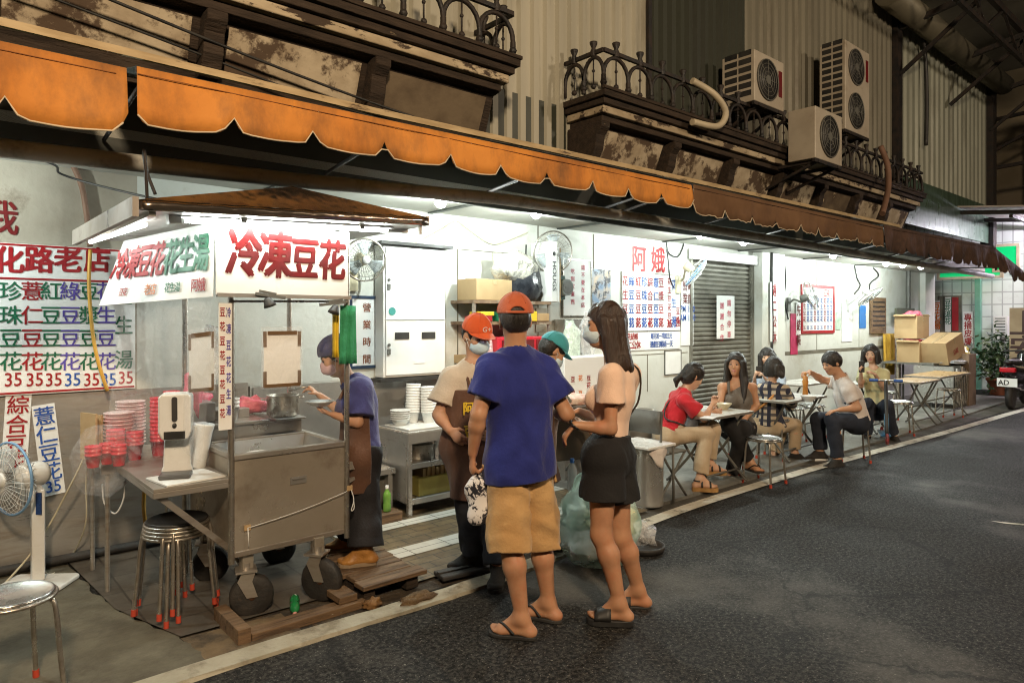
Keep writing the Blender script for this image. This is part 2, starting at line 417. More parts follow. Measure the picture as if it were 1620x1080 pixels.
class Human:
    """joints in world space; fwd is where the chest faces. Limb shapes are kept as a list so that clothes can be grown from the same limbs."""
    def __init__(s, J, fwd, sc=1., fem=False, face=None, up=None, waist=1., hip=1., bust=0., arm=1., leg=1.):
        s.J = {k: V(v) for k, v in J.items()}; J = s.J; s.sc = sc; s.P = []; f = unit(fwd); s.f = f
        a = s.P.append
        s.side = unit(J['shR'] - J['shL'])
        mid = lambda p, q: (J[p] + J[q]) / 2
        pel = mid('hipL', 'hipR'); sh = mid('shL', 'shR'); s.pel = pel; s.sh = sh; spine = sh - pel; u = unit(spine); s.u = u
        f = unit(f - u * f.dot(u)); s.f = f
        wst = J.get('waist', pel + spine * .40); chest = pel + spine * .74; s.wst = wst; s.chest = chest
        g = sc
        if fem: Rp, Rw, Rc, Rs, Rt = .112 * hip, .104 * waist, .122, .048, .04
        else: Rp, Rw, Rc, Rs, Rt = .108 * hip, .128 * waist, .148, .060, .052
        s.R = (Rp * g, Rw * g, Rc * g, Rs * g)
        a(('c', 'pelvis', J['hipL'], J['hipR'], Rp * g, Rp * g, .05, f, .92, 0))
        a(('c', 'belly', pel + u * .03, wst, (Rp + .018) * g, Rw * g, .06, f, .74, 0))
        a(('c', 'chest', wst, chest, Rw * g, Rc * g, .05, f, .72, 0))
        a(('c', 'chest', chest, sh - u * .03, Rc * g, Rc * .8 * g, .05, f, .66, 0))
        a(('c', 'shoulder', J['shL'], J['shR'], Rs * g, Rs * g, .05, None, 1, 0))
        nk = J.get('neck', sh + u * .07 * g); hd = J['head']; s.nk = nk
        for q in ('shL', 'shR'): a(('c', 'trap', nk - u * .015, J[q], Rt * g, Rt * .8 * g, .05, None, 1, 0))
        if bust:
            for q in (-1, 1): a(('e', 'bust', chest + f * .085 * g - u * .02 * g + s.side * q * .068 * g, (.062 * bust, .062 * bust, .062 * bust), None, .05))
        hf = unit(face if face is not None else f); hu = unit(up if up is not None else u * .4 + Z1); hu = unit(hu - hf * hu.dot(hf)); hs = hf.cross(hu); s.hf, s.hu, s.hs = hf, hu, hs
        h = .97 * g ** .35 if fem else g ** .4; s.h = h; s.hd = hd
        a(('c', 'neck', nk - u * .03, hd - hu * .05 * h - hf * .015, (.050 if fem else .060) * g, (.046 if fem else .056) * g, .03, None, 1, 0))
        A = mat3(hs, hf, hu); s.A = A
        a(('e', 'head', hd + hu * .035 * h - hf * .008, (.075 * h, .096 * h, .092 * h), A, .02))
        a(('e', 'head', hd - hu * .03 * h + hf * .022 * h, (.060 * h, .072 * h, .088 * h), A, .03))
        a(('e', 'head', hd - hu * .092 * h + hf * .058 * h, (.026 * h, .026 * h, .022 * h), A, .035))
        a(('c', 'head', hd + hu * .012 * h + hf * .088 * h, hd - hu * .026 * h + hf * .108 * h, .008 * h, .0135 * h, .014, None, 1, 0))
        for q in (-1, 1):
            a(('e', 'head', hd + hs * q * .077 * h - hf * .012, (.011 * h, .022 * h, .034 * h), A, .008))
            a(('e', 'head', hd + hs * q * .03 * h + hu * .026 * h + hf * .083 * h, (.024 * h, .012 * h, .008 * h), A, .015))
            a(('e', 'head', hd + hs * q * .036 * h - hu * .02 * h + hf * .068 * h, (.022 * h, .02 * h, .022 * h), A, .03))
        a(('e', 'head', hd - hu * .056 * h + hf * .092 * h, (.021 * h, .010 * h, .0055 * h), A, .008))
        a(('e', 'head', hd - hu * .067 * h + hf * .089 * h, (.018 * h, .010 * h, .0055 * h), A, .008))
        for L in 'LR':
            k = arm * (.86 if fem else 1.) * g; S, E, Wr = J['sh' + L], J['el' + L], J['wr' + L]
            a(('c', 'uarm' + L, S, E, .052 * k, .040 * k, .025, None, 1, 0))
            m_ = lerp(E, Wr, .28); a(('c', 'farm' + L, E, m_, .039 * k, .041 * k, .02, None, 1, 0)); a(('c', 'farm' + L, m_, Wr, .041 * k, .026 * k, .02, None, 1, 0))
            hd_ = unit(J['hd' + L] - Wr) if 'hd' + L in J else unit(Wr - E); s.hand(L, Wr, hd_, J.get('pn' + L, None), J.get('curl' + L, V((.5, 0, 0)))[0], (.9 if fem else 1.) * (g if g < 1 else 1))
            k = leg * g; Hp, K, An = J['hip' + L], J['kn' + L], J['an' + L]
            a(('c', 'thigh' + L, Hp, K, (.090 if not fem else .092) * k, .056 * k, .04, None, 1, 0))
            ct = lerp(K, An, .3); back = J.get('calf' + L, None); cb = unit(An - K).cross(s.side); cb = -cb if cb.dot(s.f) > 0 else cb
            a(('c', 'calf' + L, K, ct + cb * .012, .054 * k, .056 * k, .03, None, 1, 0)); a(('c', 'calf' + L, ct + cb * .012, An, .056 * k, .034 * k, .03, None, 1, 0))
            s.foot(L, An, J['to' + L], k)
    def hand(s, L, w, d, pn, curl, k):
        a = s.P.append; pn = unit(pn) if pn is not None else unit(s.side * (-1 if L == 'R' else 1)); pn = unit(pn - d * pn.dot(d)); ac = d.cross(pn) * (1 if L == 'R' else -1)
        T = 'hand' + L                     # ac points to the thumb side
        a(('c', T, w + d * .012, w + d * .078 * k, .027 * k, .038 * k, .015, pn, .42, 0))
        tip = None
        for i, (o, ln) in enumerate(((.029, .068), (.010, .077), (-.010, .071), (-.028, .054))):
            b = w + d * .083 * k + ac * (o * k); c1 = curl * (.75 + .08 * i)
            d1 = unit(d * math.cos(c1) + pn * math.sin(c1)); d2 = unit(d * math.cos(c1 * 2.1) + pn * math.sin(c1 * 2.1))
            m = b + d1 * ln * .52 * k; e = m + d2 * ln * .5 * k
            a(('c', T, b - d * .012, m, .0095 * k, .0088 * k, .005, None, 1, 0)); a(('c', T, m, e, .0088 * k, .0072 * k, .004, None, 1, 0))
            if i == 1: tip = m
        b = w + d * .028 * k + ac * .024 * k; m = b + unit(d * .75 + ac * .75 + pn * .35) * .036 * k; e = m + unit(d + ac * .15 + pn * (.3 + curl * .5)) * .034 * k
        a(('c', T, b, m, .014 * k, .0105 * k, .01, None, 1, 0)); a(('c', T, m, e, .0105 * k, .0085 * k, .004, None, 1, 0))
        setattr(s, 'grip' + L, w + d * .085 * k + pn * .03 * k); setattr(s, 'palm' + L, (d, pn, ac))
    def foot(s, L, an, toe, k):
        a = s.P.append; td = toe - an; up = s.J.get('fu' + L, Z1); flat = unit(td - up * td.dot(up)); ac = flat.cross(up) * (-1 if L == 'R' else 1)   # ac to the big toe
        h = -td.dot(up)                     # ankle above toe tips
        heel = an - flat * .042 * k - up * (h - .016); ball = an + flat * .105 * k - up * (h - .012)
        T = 'foot' + L
        a(('c', T, an, heel, .034 * k, .030 * k, .03, None, 1, 0)); a(('c', T, an + flat * .015, ball, .036 * k, .026 * k, .03, None, 1, 0))
        a(('c', T, heel, ball, .030 * k, .032 * k, .03, up, .72, 0)); a(('c', T, ball + ac * .018 * k, ball - ac * .022 * k, .026 * k, .022 * k, .02, up, .7, 0))
        for i, (o, ln, r) in enumerate(((.026, .062, .0135), (.009, .060, .010), (-.006, .053, .0095), (-.020, .045, .009), (-.032, .034, .0085))):
            b = ball + flat * .012 + ac * o * k; a(('c', T, b, b + flat * (ln - .012) * k - up * .002, r * k, r * .9 * k, .006, None, 1, 0))
        s.__dict__['sole' + L] = (an - up * h, flat, ac, up, k)
    def bounds(s, tags, pad):
        Q = [p for p in s.P if any(p[1].startswith(t) for t in tags)]; lo = np.full(3, 1e9); hi = -lo
        for p in Q:
            if p[0] == 'c': pts = [(p[2], p[4]), (p[3], p[5])]
            else: pts = [(p[2], max(p[3]))]
            for c, r in pts: lo = np.minimum(lo, np.array(c) - r); hi = np.maximum(hi, np.array(c) + r)
        return lo - pad, hi + pad, Q
    def vol(s, tags, vox, grow=0., pad=.04):
        lo, hi, Q = s.bounds(tags, pad + grow); v = Vol(lo, hi, vox); s.put(v, Q, grow); return v
    def put(s, v, Q, grow=0.):
        for p in Q:
            if p[0] == 'c': v.cone(p[2], p[3], p[4] + grow, p[5] + grow, p[6], p[7], p[8], p[9])
            else: v.ell(p[2], [r + grow for r in p[3]], p[4], p[5])
    def body(s, root, vox, skin, extra=None):
        v = s.vol(['pelvis', 'belly', 'chest', 'shoulder', 'trap', 'bust', 'neck', 'head', 'uarm', 'farm', 'thigh', 'calf', 'foot'], vox, pad=.25)
        hv = [p for p in s.P if p[1].startswith('hand')]; s.put(v, hv)
        for q in (-1, 1): v.ell(s.hd + s.hs * q * .031 * s.h + s.hu * .008 * s.h + s.hf * .094 * s.h, (.016 * s.h, .012, .008 * s.h), s.A, 0, 'sub')
        mats = [skin, M_lip, M_eye]; hd, A, h = np.array(s.hd), np.array(s.A), s.h
        def paint(c):
            q = (c - hd) @ A.T / h; m = np.zeros(len(c), np.int32)
            lip = (((q[:, 0]) / .024) ** 2 + ((q[:, 2] + .061) / .0125) ** 2 < 1) & (q[:, 1] > .075); m[lip] = 1
            return m
        o = v.build('body', mats, root, paint=paint)
        return o
    def eyes(s, root, closed=False):
        h = s.h
        for q in (-1, 1):
            c = s.hd + s.hs * q * .031 * h + s.hu * .008 * h + s.hf * .081 * h
            mb = MB(); mb.ball(c, .0118 * h, 0, 12); mb.ball(c + s.hf * .0055 * h - s.hu * .0005, .0075 * h, 1, 10)
            mb.tube([c + s.hf * .0115 * h + s.hs * (q * x * h) + s.hu * ((.0062 - abs(x + .003) * .25) * h) - s.hf * abs(x) * .28 for x in (-.017, -.01, 0, .01, .018)], .0030 * h, 5, 1)
            mb.build('eye', [M_eye, M_dark], root)
            b = MB(); p0 = s.hd + s.hu * .031 * h + s.hf * .094 * h
            b.tube([p0 + s.hs * q * .014 * h, p0 + s.hs * q * .03 * h + s.hu * .004, p0 + s.hs * q * .047 * h - s.hf * .012 - s.hu * .001], .0032, 6); b.build('eyebrow', M_dark, root)
    # ---- clothes
    def shirt(s, root, name, M, vox, grow=.012, sleeve=.5, hem=None, neckr=.075, fold=.004, seed=1, loose=.0, fq=26, flare=.03, neckdrop=.0, tags=('belly', 'chest', 'shoulder', 'trap', 'bust'), hemn=None, pel=True, hipout=0., mats=None, paint=None):
        J = s.J; v = s.vol(list(tags) + (['pelvis'] if pel else []), vox, grow, pad=.12)
        lo, hi, Q = s.bounds(['uarm', 'pelvis', 'chest'], .14); v = Vol(lo, hi, vox)
        s.put(v, [p for p in s.P if any(p[1].startswith(t) for t in list(tags) + (['pelvis'] if pel else []))], grow)
        if loose: v.cone(s.chest, s.pel - s.u * .02, s.R[2] + loose * .6, s.R[0] + .03 + loose, .05, s.f, .74)
        if hipout: v.cone(s.wst, s.pel - s.u * .05, s.R[1] + grow + hipout * .3, s.R[0] + grow + hipout, .05, s.f, .84)
        for L in 'LR':
            S, E = J['sh' + L], J['el' + L]
            if sleeve > 0:
                e = lerp(S, E, sleeve); v.cone(lerp(S, E, -.02), e, .055 * s.sc + grow * 1.1, .046 * s.sc + grow * 1.1 + flare, .03, None, 1, 1)
        if fold: v.folds(fold, fq, seed); v.folds(fold * .55, fq * 2.4, seed + 50, stretch=(1, 1, .6))
        if hem is not None: v.cut(hem, hemn if hemn is not None else -s.u)
        v.cone(s.nk - s.u * .0 + s.f * (.01 + neckdrop * .3), s.nk + s.u * .25, neckr, neckr * 1.1, 0, None, 1, 0, 'sub')
        if neckdrop: v.ell(s.nk + s.f * .075 - s.u * neckdrop * .5, (neckr * .8, .07, neckdrop), mat3(s.side, s.f, s.u), 0, 'sub')
        return v.build(name, mats or M, root, paint=paint)
    def legs(s, root, name, M, vox, grow=.016, to=1.0, flare=.0, top=None, fold=.004, seed=3, fq=24, gap=.018, thigh=.09, mats=None, paint=None):
        J = s.J; lo, hi, Q = s.bounds(['thigh', 'pelvis', 'calf'], .12); v = Vol(lo, hi, vox)
        s.put(v, [p for p in s.P if p[1] == 'pelvis'], grow + .004)
        v.cone(s.pel, s.pel + s.u * .1, s.R[0] + .022 + grow * .8, s.R[1] + .012 + grow * .8, .05, s.f, .76)
        if top is not None: v.cut(top, s.u)
        for L in 'LR':
            H, K, A_ = J['hip' + L], J['kn' + L], J['an' + L]; g = s.sc; w = Vol(lo, hi, vox)
            if to <= 1.3: e = lerp(H, K, to); w.cone(H, e, thigh * g + grow, (thigh - .022 * to) * g + grow + flare, .04, None, 1, 1)
            else:
                e = lerp(K, A_, to - 1); w.cone(H, K, .090 * g + grow, .056 * g + grow + flare * .3, .04); w.cone(K, e, .057 * g + grow + flare * .3, .042 * g + grow + flare, .03, None, 1, 1)
            kk = gap; h_ = np.clip(.5 + .5 * (v.d - w.d) / kk, 0, 1); v.d = v.d * (1 - h_) + w.d * h_ - kk * h_ * (1 - h_)
        if fold: v.folds(fold, fq, seed); v.folds(fold * .6, fq * 2.3, seed + 50)
        return v.build(name, mats or M, root, paint=paint)
    def shoes(s, root, M, Msole, vox=.006, grow=.009, high=.0, name='shoe'):
        for L in 'LR':
            p0, fl, ac, up, k = s.__dict__['sole' + L]; an = s.J['an' + L]
            v = Vol(np.array(p0) - .3, np.array(p0) + .32, vox); s.put(v, [p for p in s.P if p[1] == 'foot' + L], grow)
            if high: v.cone(an - up * .02, an + up * high, .045 * k, .042 * k, .02, None, 1, 1)
            v.cut(an + up * max(.012, high), up); v.cut(p0 - up * .001, -up)
            o = v.build(name, M, root)
            sd = 1 if fl.cross(ac).dot(up) > 0 else -1
            w = MB(); w.ext(sole_outline(k, .012), p0 - up * (.02 if sd > 0 else -.004), fl, ac, .024)
            w.build('sole', Msole, root, bev=.004)
    def sandals(s, root, M, kind='flip', th=.018, Mtop=None):
        for L in 'LR':
            p0, fl, ac, up, k = s.__dict__['sole' + L]; an = s.J['an' + L]; sd = 1 if fl.cross(ac).dot(up) > 0 else -1
            w = MB(); w.ext(sole_outline(k, .008), p0 - up * (th if sd > 0 else 0), fl, ac, th * 1., 0)
            w.build('sandal_sole', M, root, bev=.004)
            t = MB(); P = lambda x, y, z: p0 + fl * x * k + ac * y * k + up * z
            if kind == 'flip':
                for q in (-1, 1): t.tube(smooth_path([P(.135, .013, .012), P(.125, .014, .034), P(.09, .03 * q, .052), P(.03, .046 * q, .012)], 5), .006, 8)
            elif kind == 'slide':
                rows = []
                for i in range(5):
                    x = .045 + i * .022; rows.append([P(x, .052 * math.cos(a) * (1 + .02 * i), .004 + (.066 - .008 * i) * math.sin(a)) for a in [math.pi * j / 10 for j in range(11)]])
                t.grid(rows, 0, True, .005, flip=False)
            elif kind == 'wedge':
                for x in (.02, .10):
                    t.tube([P(x, .046 * math.cos(a), .004 + (.075 - x * .3) * math.sin(a)) for a in [math.pi * j / 8 for j in range(9)]], .009, 8)
                t.tube([P(-.055 * math.cos(a) - .0, .042 * math.sin(a), .06) for a in [-math.pi / 2 + math.pi * j / 8 for j in range(9)]], .007, 8)
            t.build('strap', Mtop or M, root)
def sole_outline(k, g):
    pts = [(-.075, 0), (-.068, .022), (-.045, .033), (0, .034), (.05, .036), (.09, .045), (.13, .046), (.155, .036), (.172, .016), (.172, -.004), (.16, -.024), (.135, -.04), (.10, -.048), (.05, -.04), (0, -.035), (-.045, -.034), (-.068, -.022)]
    return [((x + (g if x > .05 else -g * .5)) * k if abs(x) > .06 else x * k, (y + math.copysign(g * .5, y) if abs(y) > .01 else y) * k) for x, y in pts]
# ---------------------------------------------------------------- shared materials
rnd.seed(3)
M_plaster = mat('white_plaster', (.64, .65, .60), .6, c2=(.55, .555, .50), sc=1.3, g=(.40, .36, .27), gs=1.7, glo=.54, ghi=.80, bump=.12, bs=18)
M_oldplaster = mat('stained_plaster', (.42, .38, .31), .75, c2=(.30, .265, .21), sc=1.5, g=(.16, .12, .08), gs=2.6, glo=.58, ghi=.74, bump=.2, bs=22)
M_white = mat('white_paint', (.78, .78, .76), .4, c2=(.70, .70, .67), sc=2, g=(.5, .46, .36), gs=5, glo=.66, ghi=.85)
M_paper = mat('paper', (.80, .80, .78), .7, c2=(.72, .72, .69), sc=3, bump=.1, bs=9)
M_board = mat('sign_board', (.80, .81, .80), .35, c2=(.74, .75, .73), sc=1.5, g=(.55, .52, .42), gs=4, glo=.66, ghi=.9)
M_red = mat('red_paint', (.34, .006, .011), .5, c2=(.28, .005, .009), sc=8)
M_dred = mat('dark_red_paint', (.15, .005, .006), .5, c2=(.11, .004, .005), sc=8)
M_green = mat('green_paint', (.006, .13, .06), .5, c2=(.005, .10, .045), sc=8)
M_blue = mat('blue_paint', (.02, .09, .38), .5, c2=(.016, .07, .31), sc=8)
M_purple = mat('purple_paint', (.10, .07, .36), .5, c2=(.08, .055, .30), sc=8)
M_orange = mat('orange_paint', (.75, .20, .03), .5, sc=8)
M_yellow = mat('yellow_paint', (.75, .52, .03), .5, sc=8)
M_black = mat('black_paint', (.02, .02, .02), .5, c2=(.035, .033, .03), sc=6)
M_dark = mat('black_matter', (.012, .011, .011), .45, sc=12)
M_eye = mat('eye_white', (.42, .38, .35), .3, sc=12)
M_lip = mat('lips', (.50, .18, .15), .4, sc=20)
M_steel = mat('stainless_steel', (.54, .53, .51), .33, .75, c2=(.40, .385, .36), sc=3, lo=.35, hi=.7, g=(.22, .17, .12), gs=3.2, glo=.58, ghi=.85, bump=.10, bs=3.5, bd=.03, rv=.12)
M_bsteel = mat('brushed_steel', (.48, .45, .41), .38, .7, c2=(.38, .34, .29), sc=2.5, g=(.20, .13, .08), gs=2.2, glo=.52, ghi=.80, bump=.06, bs=40, stretch=(1, 1, 6))
M_chrome = mat('chrome_tube', (.56, .53, .48), .33, .9, c2=(.36, .32, .27), sc=14, g=(.20, .12, .07), gs=16, glo=.60, ghi=.8)
M_cart = mat('cart_steel', (.50, .45, .38), .36, .6, c2=(.38, .33, .26), sc=2.2, lo=.3, hi=.7, g=(.16, .10, .06), gs=2.8, glo=.50, ghi=.80, bump=.10, bs=5, bd=.02)
M_roofsteel = mat('crinkled_roof_steel', (.74, .62, .52), .20, 1, c2=(.62, .50, .40), sc=3, rv=.06, bump=.28, bs=2.2, bd=.08, g=(.4, .27, .18), gs=2.2, glo=.6, ghi=.85)
M_iron = mat('black_iron', (.012, .011, .011), .6, c2=(.028, .018, .013), sc=9, bump=.3, bs=40)
M_wood = mat('old_wood', (.20, .12, .06), .7, c2=(.11, .065, .035), sc=3, stretch=(1, 9, 9), lo=.3, hi=.7, g=(.03, .022, .016), gs=3, glo=.52, ghi=.75, bump=.4, bs=20, bstretch=(1, 9, 9))
M_dwood = mat('weathered_dark_wood', (.045, .027, .015), .85, c2=(.017, .011, .007), sc=4, stretch=(1, 6, 6), lo=.3, hi=.7, g=(.36, .27, .16), gs=2.6, glo=.685, ghi=.72, bump=.6, bs=14, bstretch=(1, 6, 6))
M_peel = mat('peeling_limewash', (.50, .42, .30), .85, c2=(.36, .29, .20), sc=5, g=(.085, .055, .034), gs=3.1, glo=.50, ghi=.56, bump=.5, bs=9)
M_peelstrip = mat('peeling_strip', (.46, .38, .26), .85, c2=(.33, .26, .17), sc=3, g=(.05, .032, .02), gs=2.0, glo=.52, ghi=.55, bump=.5, bs=9, stretch=(1, 3, 3))
M_orangecloth = mat('orange_awning_cloth', (.68, .265, .042), .8, c2=(.52, .185, .032), sc=2.4, lo=.35, hi=.7, stretch=(1, 1, .5), g=(.17, .075, .028), gs=3.0, glo=.45, ghi=.74, bump=.6, bs=5, bd=.02)
M_browncloth = mat('faded_brown_cloth', (.165, .085, .038), .85, c2=(.12, .06, .026), sc=1.6, g=(.10, .05, .025), gs=3.5, glo=.5, ghi=.75, bump=.4, bs=8, bd=.02)
M_rustcloth = mat('dirty_brown_cloth', (.085, .043, .027), .85, c2=(.05, .026, .018), sc=3, g=(.02, .013, .01), gs=5, bump=.6, bs=10, bd=.03)
M_piping = mat('awning_piping', (.66, .54, .38), .7, sc=5)
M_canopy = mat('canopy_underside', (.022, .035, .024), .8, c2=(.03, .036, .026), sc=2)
M_greypipe = mat('grey_pipe', (.13, .13, .115), .55, c2=(.10, .095, .085), sc=2.5, g=(.05, .04, .03), gs=4)
M_concrete = mat('concrete', (.30, .29, .25), .85, c2=(.22, .21, .175), sc=1.6, lo=.35, hi=.65, g=(.08, .065, .045), gs=1.1, glo=.52, ghi=.72, bump=.35, bs=30)
M_paleconcrete = mat('pale_concrete', (.165, .148, .105), .85, c2=(.105, .093, .065), sc=2.2, lo=.35, hi=.65, g=(.055, .045, .03), gs=1.9, glo=.46, ghi=.68, bump=.35, bs=26)
M_dirt = mat('gutter_grime', (.07, .05, .03), .9, c2=(.022, .017, .013), sc=6, lo=.35, hi=.65, g=(.24, .13, .05), gs=4, glo=.60, ghi=.72, bump=1, bs=16, bd=.03)
M_rubber = mat('black_rubber', (.02, .019, .018), .65, c2=(.035, .03, .026), sc=10, g=(.08, .05, .03), gs=12, glo=.6, ghi=.8, bump=.2)
M_card = mat('cardboard', (.42, .29, .15), .85, c2=(.36, .24, .12), sc=3, g=(.25, .16, .08), gs=5, glo=.6, ghi=.85, bump=.1, bs=5)
M_whiteplastic = mat('white_plastic', (.75, .75, .73), .3, c2=(.68, .68, .65), sc=5)
M_redplastic = mat('red_plastic', (.62, .035, .055), .3, c2=(.5, .025, .04), sc=8)
M_pinkplastic = mat('pink_bag_plastic', (.75, .16, .22), .35, c2=(.62, .10, .15), sc=9, bump=.6, bs=25, al=.85)
M_film = film('clear_film', (.92, .93, .95), .085)
M_film2 = film('cloudy_bag_film', (.85, .86, .88), .30)
M_glass = film('window_glass', (.7, .75, .75), .18, .05)
M_tube = glow('lit_tube', (.92, 1.0, .96), 44)
M_bulb = glow('lit_bulb', (.90, 1.0, .95), 45)
M_asphalt, n, l, b = nt('asphalt')
t = setup_noise(n, l, 42, 5, rough=.8); t2 = setup_noise(n, l, .55, 8, rough=.62); vz = n.new('ShaderNodeTexVoronoi'); vz.inputs['Scale'].default_value = 70
tc = n.new('ShaderNodeTexCoord'); l.new(tc.outputs['Object'], vz.inputs['Vector'])
c0 = mixc(n, l, rng(n, l, t.outputs['Fac'], .45, .62), (.006, .006, .006), (.066, .062, .056))
t9 = setup_noise(n, l, 75, 2, rough=.6); c0 = mixc(n, l, rng(n, l, t9.outputs['Fac'], .64, .70, 0, .8), c0, (.24, .225, .20))
c0 = mixc(n, l, rng(n, l, t2.outputs['Fac'], .54, .68, 0, .65), c0, (.12, .11, .095))
t5 = setup_noise(n, l, 3.1, 9, rough=.7); c0 = mixc(n, l, rng(n, l, t5.outputs['Fac'], .62, .72, 0, .6), c0, (.012, .011, .011))
vs2 = n.new('ShaderNodeTexVoronoi'); vs2.inputs['Scale'].default_value = 22; l.new(tc.outputs['Object'], vs2.inputs['Vector'])
c0 = mixc(n, l, rng(n, l, vs2.outputs['Distance'], .05, .075, .55, 0), c0, (.17, .155, .13))
vc = n.new('ShaderNodeTexVoronoi'); vc.feature = 'DISTANCE_TO_EDGE'; vc.inputs['Scale'].default_value = .55; dd = n.new('ShaderNodeVectorMath'); dd.operation = 'MULTIPLY_ADD'; l.new(t5.outputs['Color'], dd.inputs[0]); dd.inputs[1].default_value = (.5, .5, 0); l.new(tc.outputs['Object'], dd.inputs[2]); l.new(dd.outputs[0], vc.inputs['Vector'])
c0 = mixc(n, l, rng(n, l, vc.outputs['Distance'], .002, .010, .7, 0), c0, (.006, .006, .006))
l.new(c0, b.inputs['Base Color']); l.new(rng(n, l, t2.outputs['Fac'], .35, .68, .8, .55), b.inputs['Roughness'])
bp = n.new('ShaderNodeBump'); bp.inputs['Strength'].default_value = .7; bp.inputs['Distance'].default_value = .010; l.new(t.outputs['Fac'], bp.inputs['Height']); b.inputs['Specular IOR Level'].default_value = .18; l.new(bp.outputs[0], b.inputs['Normal'])
MATS['asphalt'] = M_asphalt
M_darktile = brick_mat('dark_floor_tiles', (.115, .098, .078), (.092, .078, .062), (.05, .042, .033), .30, .30, .006, .42, .0, (.02, .017, .014), .45, .8)
M_browntile = brick_mat('brown_floor_tiles', (.20, .145, .075), (.15, .105, .055), (.05, .04, .03), .20, .10, .005, .5, .5, (.035, .028, .02), .40, .72, ds=3)
M_whitetile = brick_mat('white_floor_tiles', (.62, .60, .54), (.55, .53, .47), (.12, .1, .08), .30, .30, .004, .35, 0, (.18, .15, .10), .55, .8)
M_walltile = brick_mat('white_wall_tiles', (.70, .74, .70), (.64, .68, .64), (.40, .42, .4), .20, .28, .014, .3, 0, (.3, .3, .25), .55, .85, 'yz')
M_linepaint = mat('worn_line_paint', (.70, .67, .58), .7, c2=(.56, .53, .44), sc=5, g=(.10, .09, .07), gs=7, glo=.54, ghi=.66, bump=.3, bs=60)
M_kerbstone = mat('kerb_concrete', (.40, .37, .29), .8, c2=(.30, .27, .20), sc=4, g=(.12, .095, .06), gs=5, glo=.5, ghi=.7, bump=.4, bs=40)
def corr_mat(name, c, c2, g, rough=.5, metal=.0): return mat(name, c, rough, metal, c2=c2, sc=.9, lo=.35, hi=.7, g=g, gs=1.1, glo=.52, ghi=.78, stretch=(2.5, 1, .35), bump=.1, bs=12)
M_corrA = corr_mat('warm_corrugated_steel', (.43, .41, .33), (.32, .305, .24), (.14, .12, .085))
M_corrB = corr_mat('dark_green_corrugated_steel', (.045, .05, .036), (.03, .033, .025), (.015, .013, .01))
M_corrC = corr_mat('brown_corrugated_steel', (.215, .20, .15), (.15, .14, .105), (.06, .04, .025))
M_corrD = corr_mat('grey_corrugated_steel', (.34, .355, .285), (.24, .25, .2), (.09, .075, .05))

# ---------------------------------------------------------------- ground
def sheet(name, pts, z, m, th=None):
    b = MB()
    if th is None: b.add([(p[0], p[1], z) for p in pts], [tuple(range(len(pts)))])
    else: b.ext([(p[0], p[1]) for p in pts], (0, 0, z - th), X1, Y1, th)
    return struct(b.build(name, m))
sheet('road', [(-60, -60), (120, -60), (120, 60), (-60, 60)], 0, M_asphalt)
sheet('gutter', [(-4, 3.36), (4.2, 3.40), (4.2, 3.80), (-4, 3.72)], .004, M_dirt)
def strip(name, P, wd, z, m, n=6, th=.004):
    P = smooth_path([(x, y, z) for x, y in P], n); b = MB()
    b.grid([[p for p in P], [p + V((0, wd, 0)) for p in P]], 0, False); return struct(b.build(name, m))
b = MB(); P = smooth_path([(-4, 3.22, 0), (.9, 3.235, 0), (2.0, 3.215, 0), (2.7, 3.215, 0), (3.6, 3.30, 0)], 6)
rows = [[p + V((0, y + (rnd.random() - .5) * .012, z)) for p in P] for y, z in ((0, -.01), (.004, .020), (.125, .024), (.135, -.01))]
b.grid(rows, 0, False, flip=True); struct(b.build('kerb', M_kerbstone))
strip('edge_line', [(3.75, 3.27), (5, 3.37), (7, 3.38), (9, 3.31), (11.5, 3.22), (14, 3.17), (18, 3.1), (40, 2.9)], .13, .008, M_linepaint)
strip('lane_mark', [tuple(G(1588, 828)[:2]), tuple(G(1640, 833)[:2])], .09, .004, M_linepaint, 2)
sheet('concrete_apron', [(-4, 3.37)] + [(q.x + (rnd.random() - .5) * .035, q.y) for q in smooth_path([(1.02, 3.37, 0), (1.0, 3.7, 0), (.86, 4.2, 0), (.78, 4.7, 0), (.74, 5.4, 0)], 9)] + [(-4, 5.4)], .012, M_paleconcrete)
sheet('worn_concrete_edge', [(1.02, 3.37), (1.5, 3.37), (1.5, 3.66), (1.0, 3.7)], .010, mat('rust_stained_concrete', (.17, .115, .06), .85, c2=(.10, .07, .04), sc=5, g=(.03, .022, .015), gs=6, glo=.5, ghi=.65, bump=.4, bs=24))
sheet('tiled_floor', [(1.0, 3.7), (2.28, 3.66), (2.28, 5.4), (.74, 5.4), (.82, 4.3)], .020, M_darktile)
sheet('shop_floor', [(2.28, 3.52), (4.6, 3.56), (4.6, 5.4), (2.28, 5.4)], .022, M_browntile)
sheet('white_tile_band', [(2.3, 3.93), (4.6, 3.93), (4.6, 4.11), (2.3, 4.11)], .027, M_whitetile)
sheet('white_tile_band', [(2.3, 4.52), (4.6, 4.52), (4.6, 4.66), (2.3, 4.66)], .027, M_whitetile)
sheet('seating_floor', [(4.6, 3.62), (8, 3.60), (11.2, 3.58), (14.0, 3.66), (16.9, 3.72), (16.9, 5.4), (4.6, 5.4)], .030, mat('damp_floor_concrete', (.23, .225, .205), .5, c2=(.15, .147, .13), sc=1.2, lo=.35, hi=.65, g=(.06, .052, .04), gs=1.5, glo=.48, ghi=.7, bump=.25, bs=20), .05)
sheet('gutter', [(4.2, 3.45), (16.9, 3.36), (16.9, 3.72), (14, 3.66), (8, 3.62), (4.2, 3.72)], .003, mat('damp_gutter', (.10, .092, .078), .8, c2=(.06, .055, .045), sc=3, g=(.03, .025, .02), gs=4, bump=.4, bs=30))

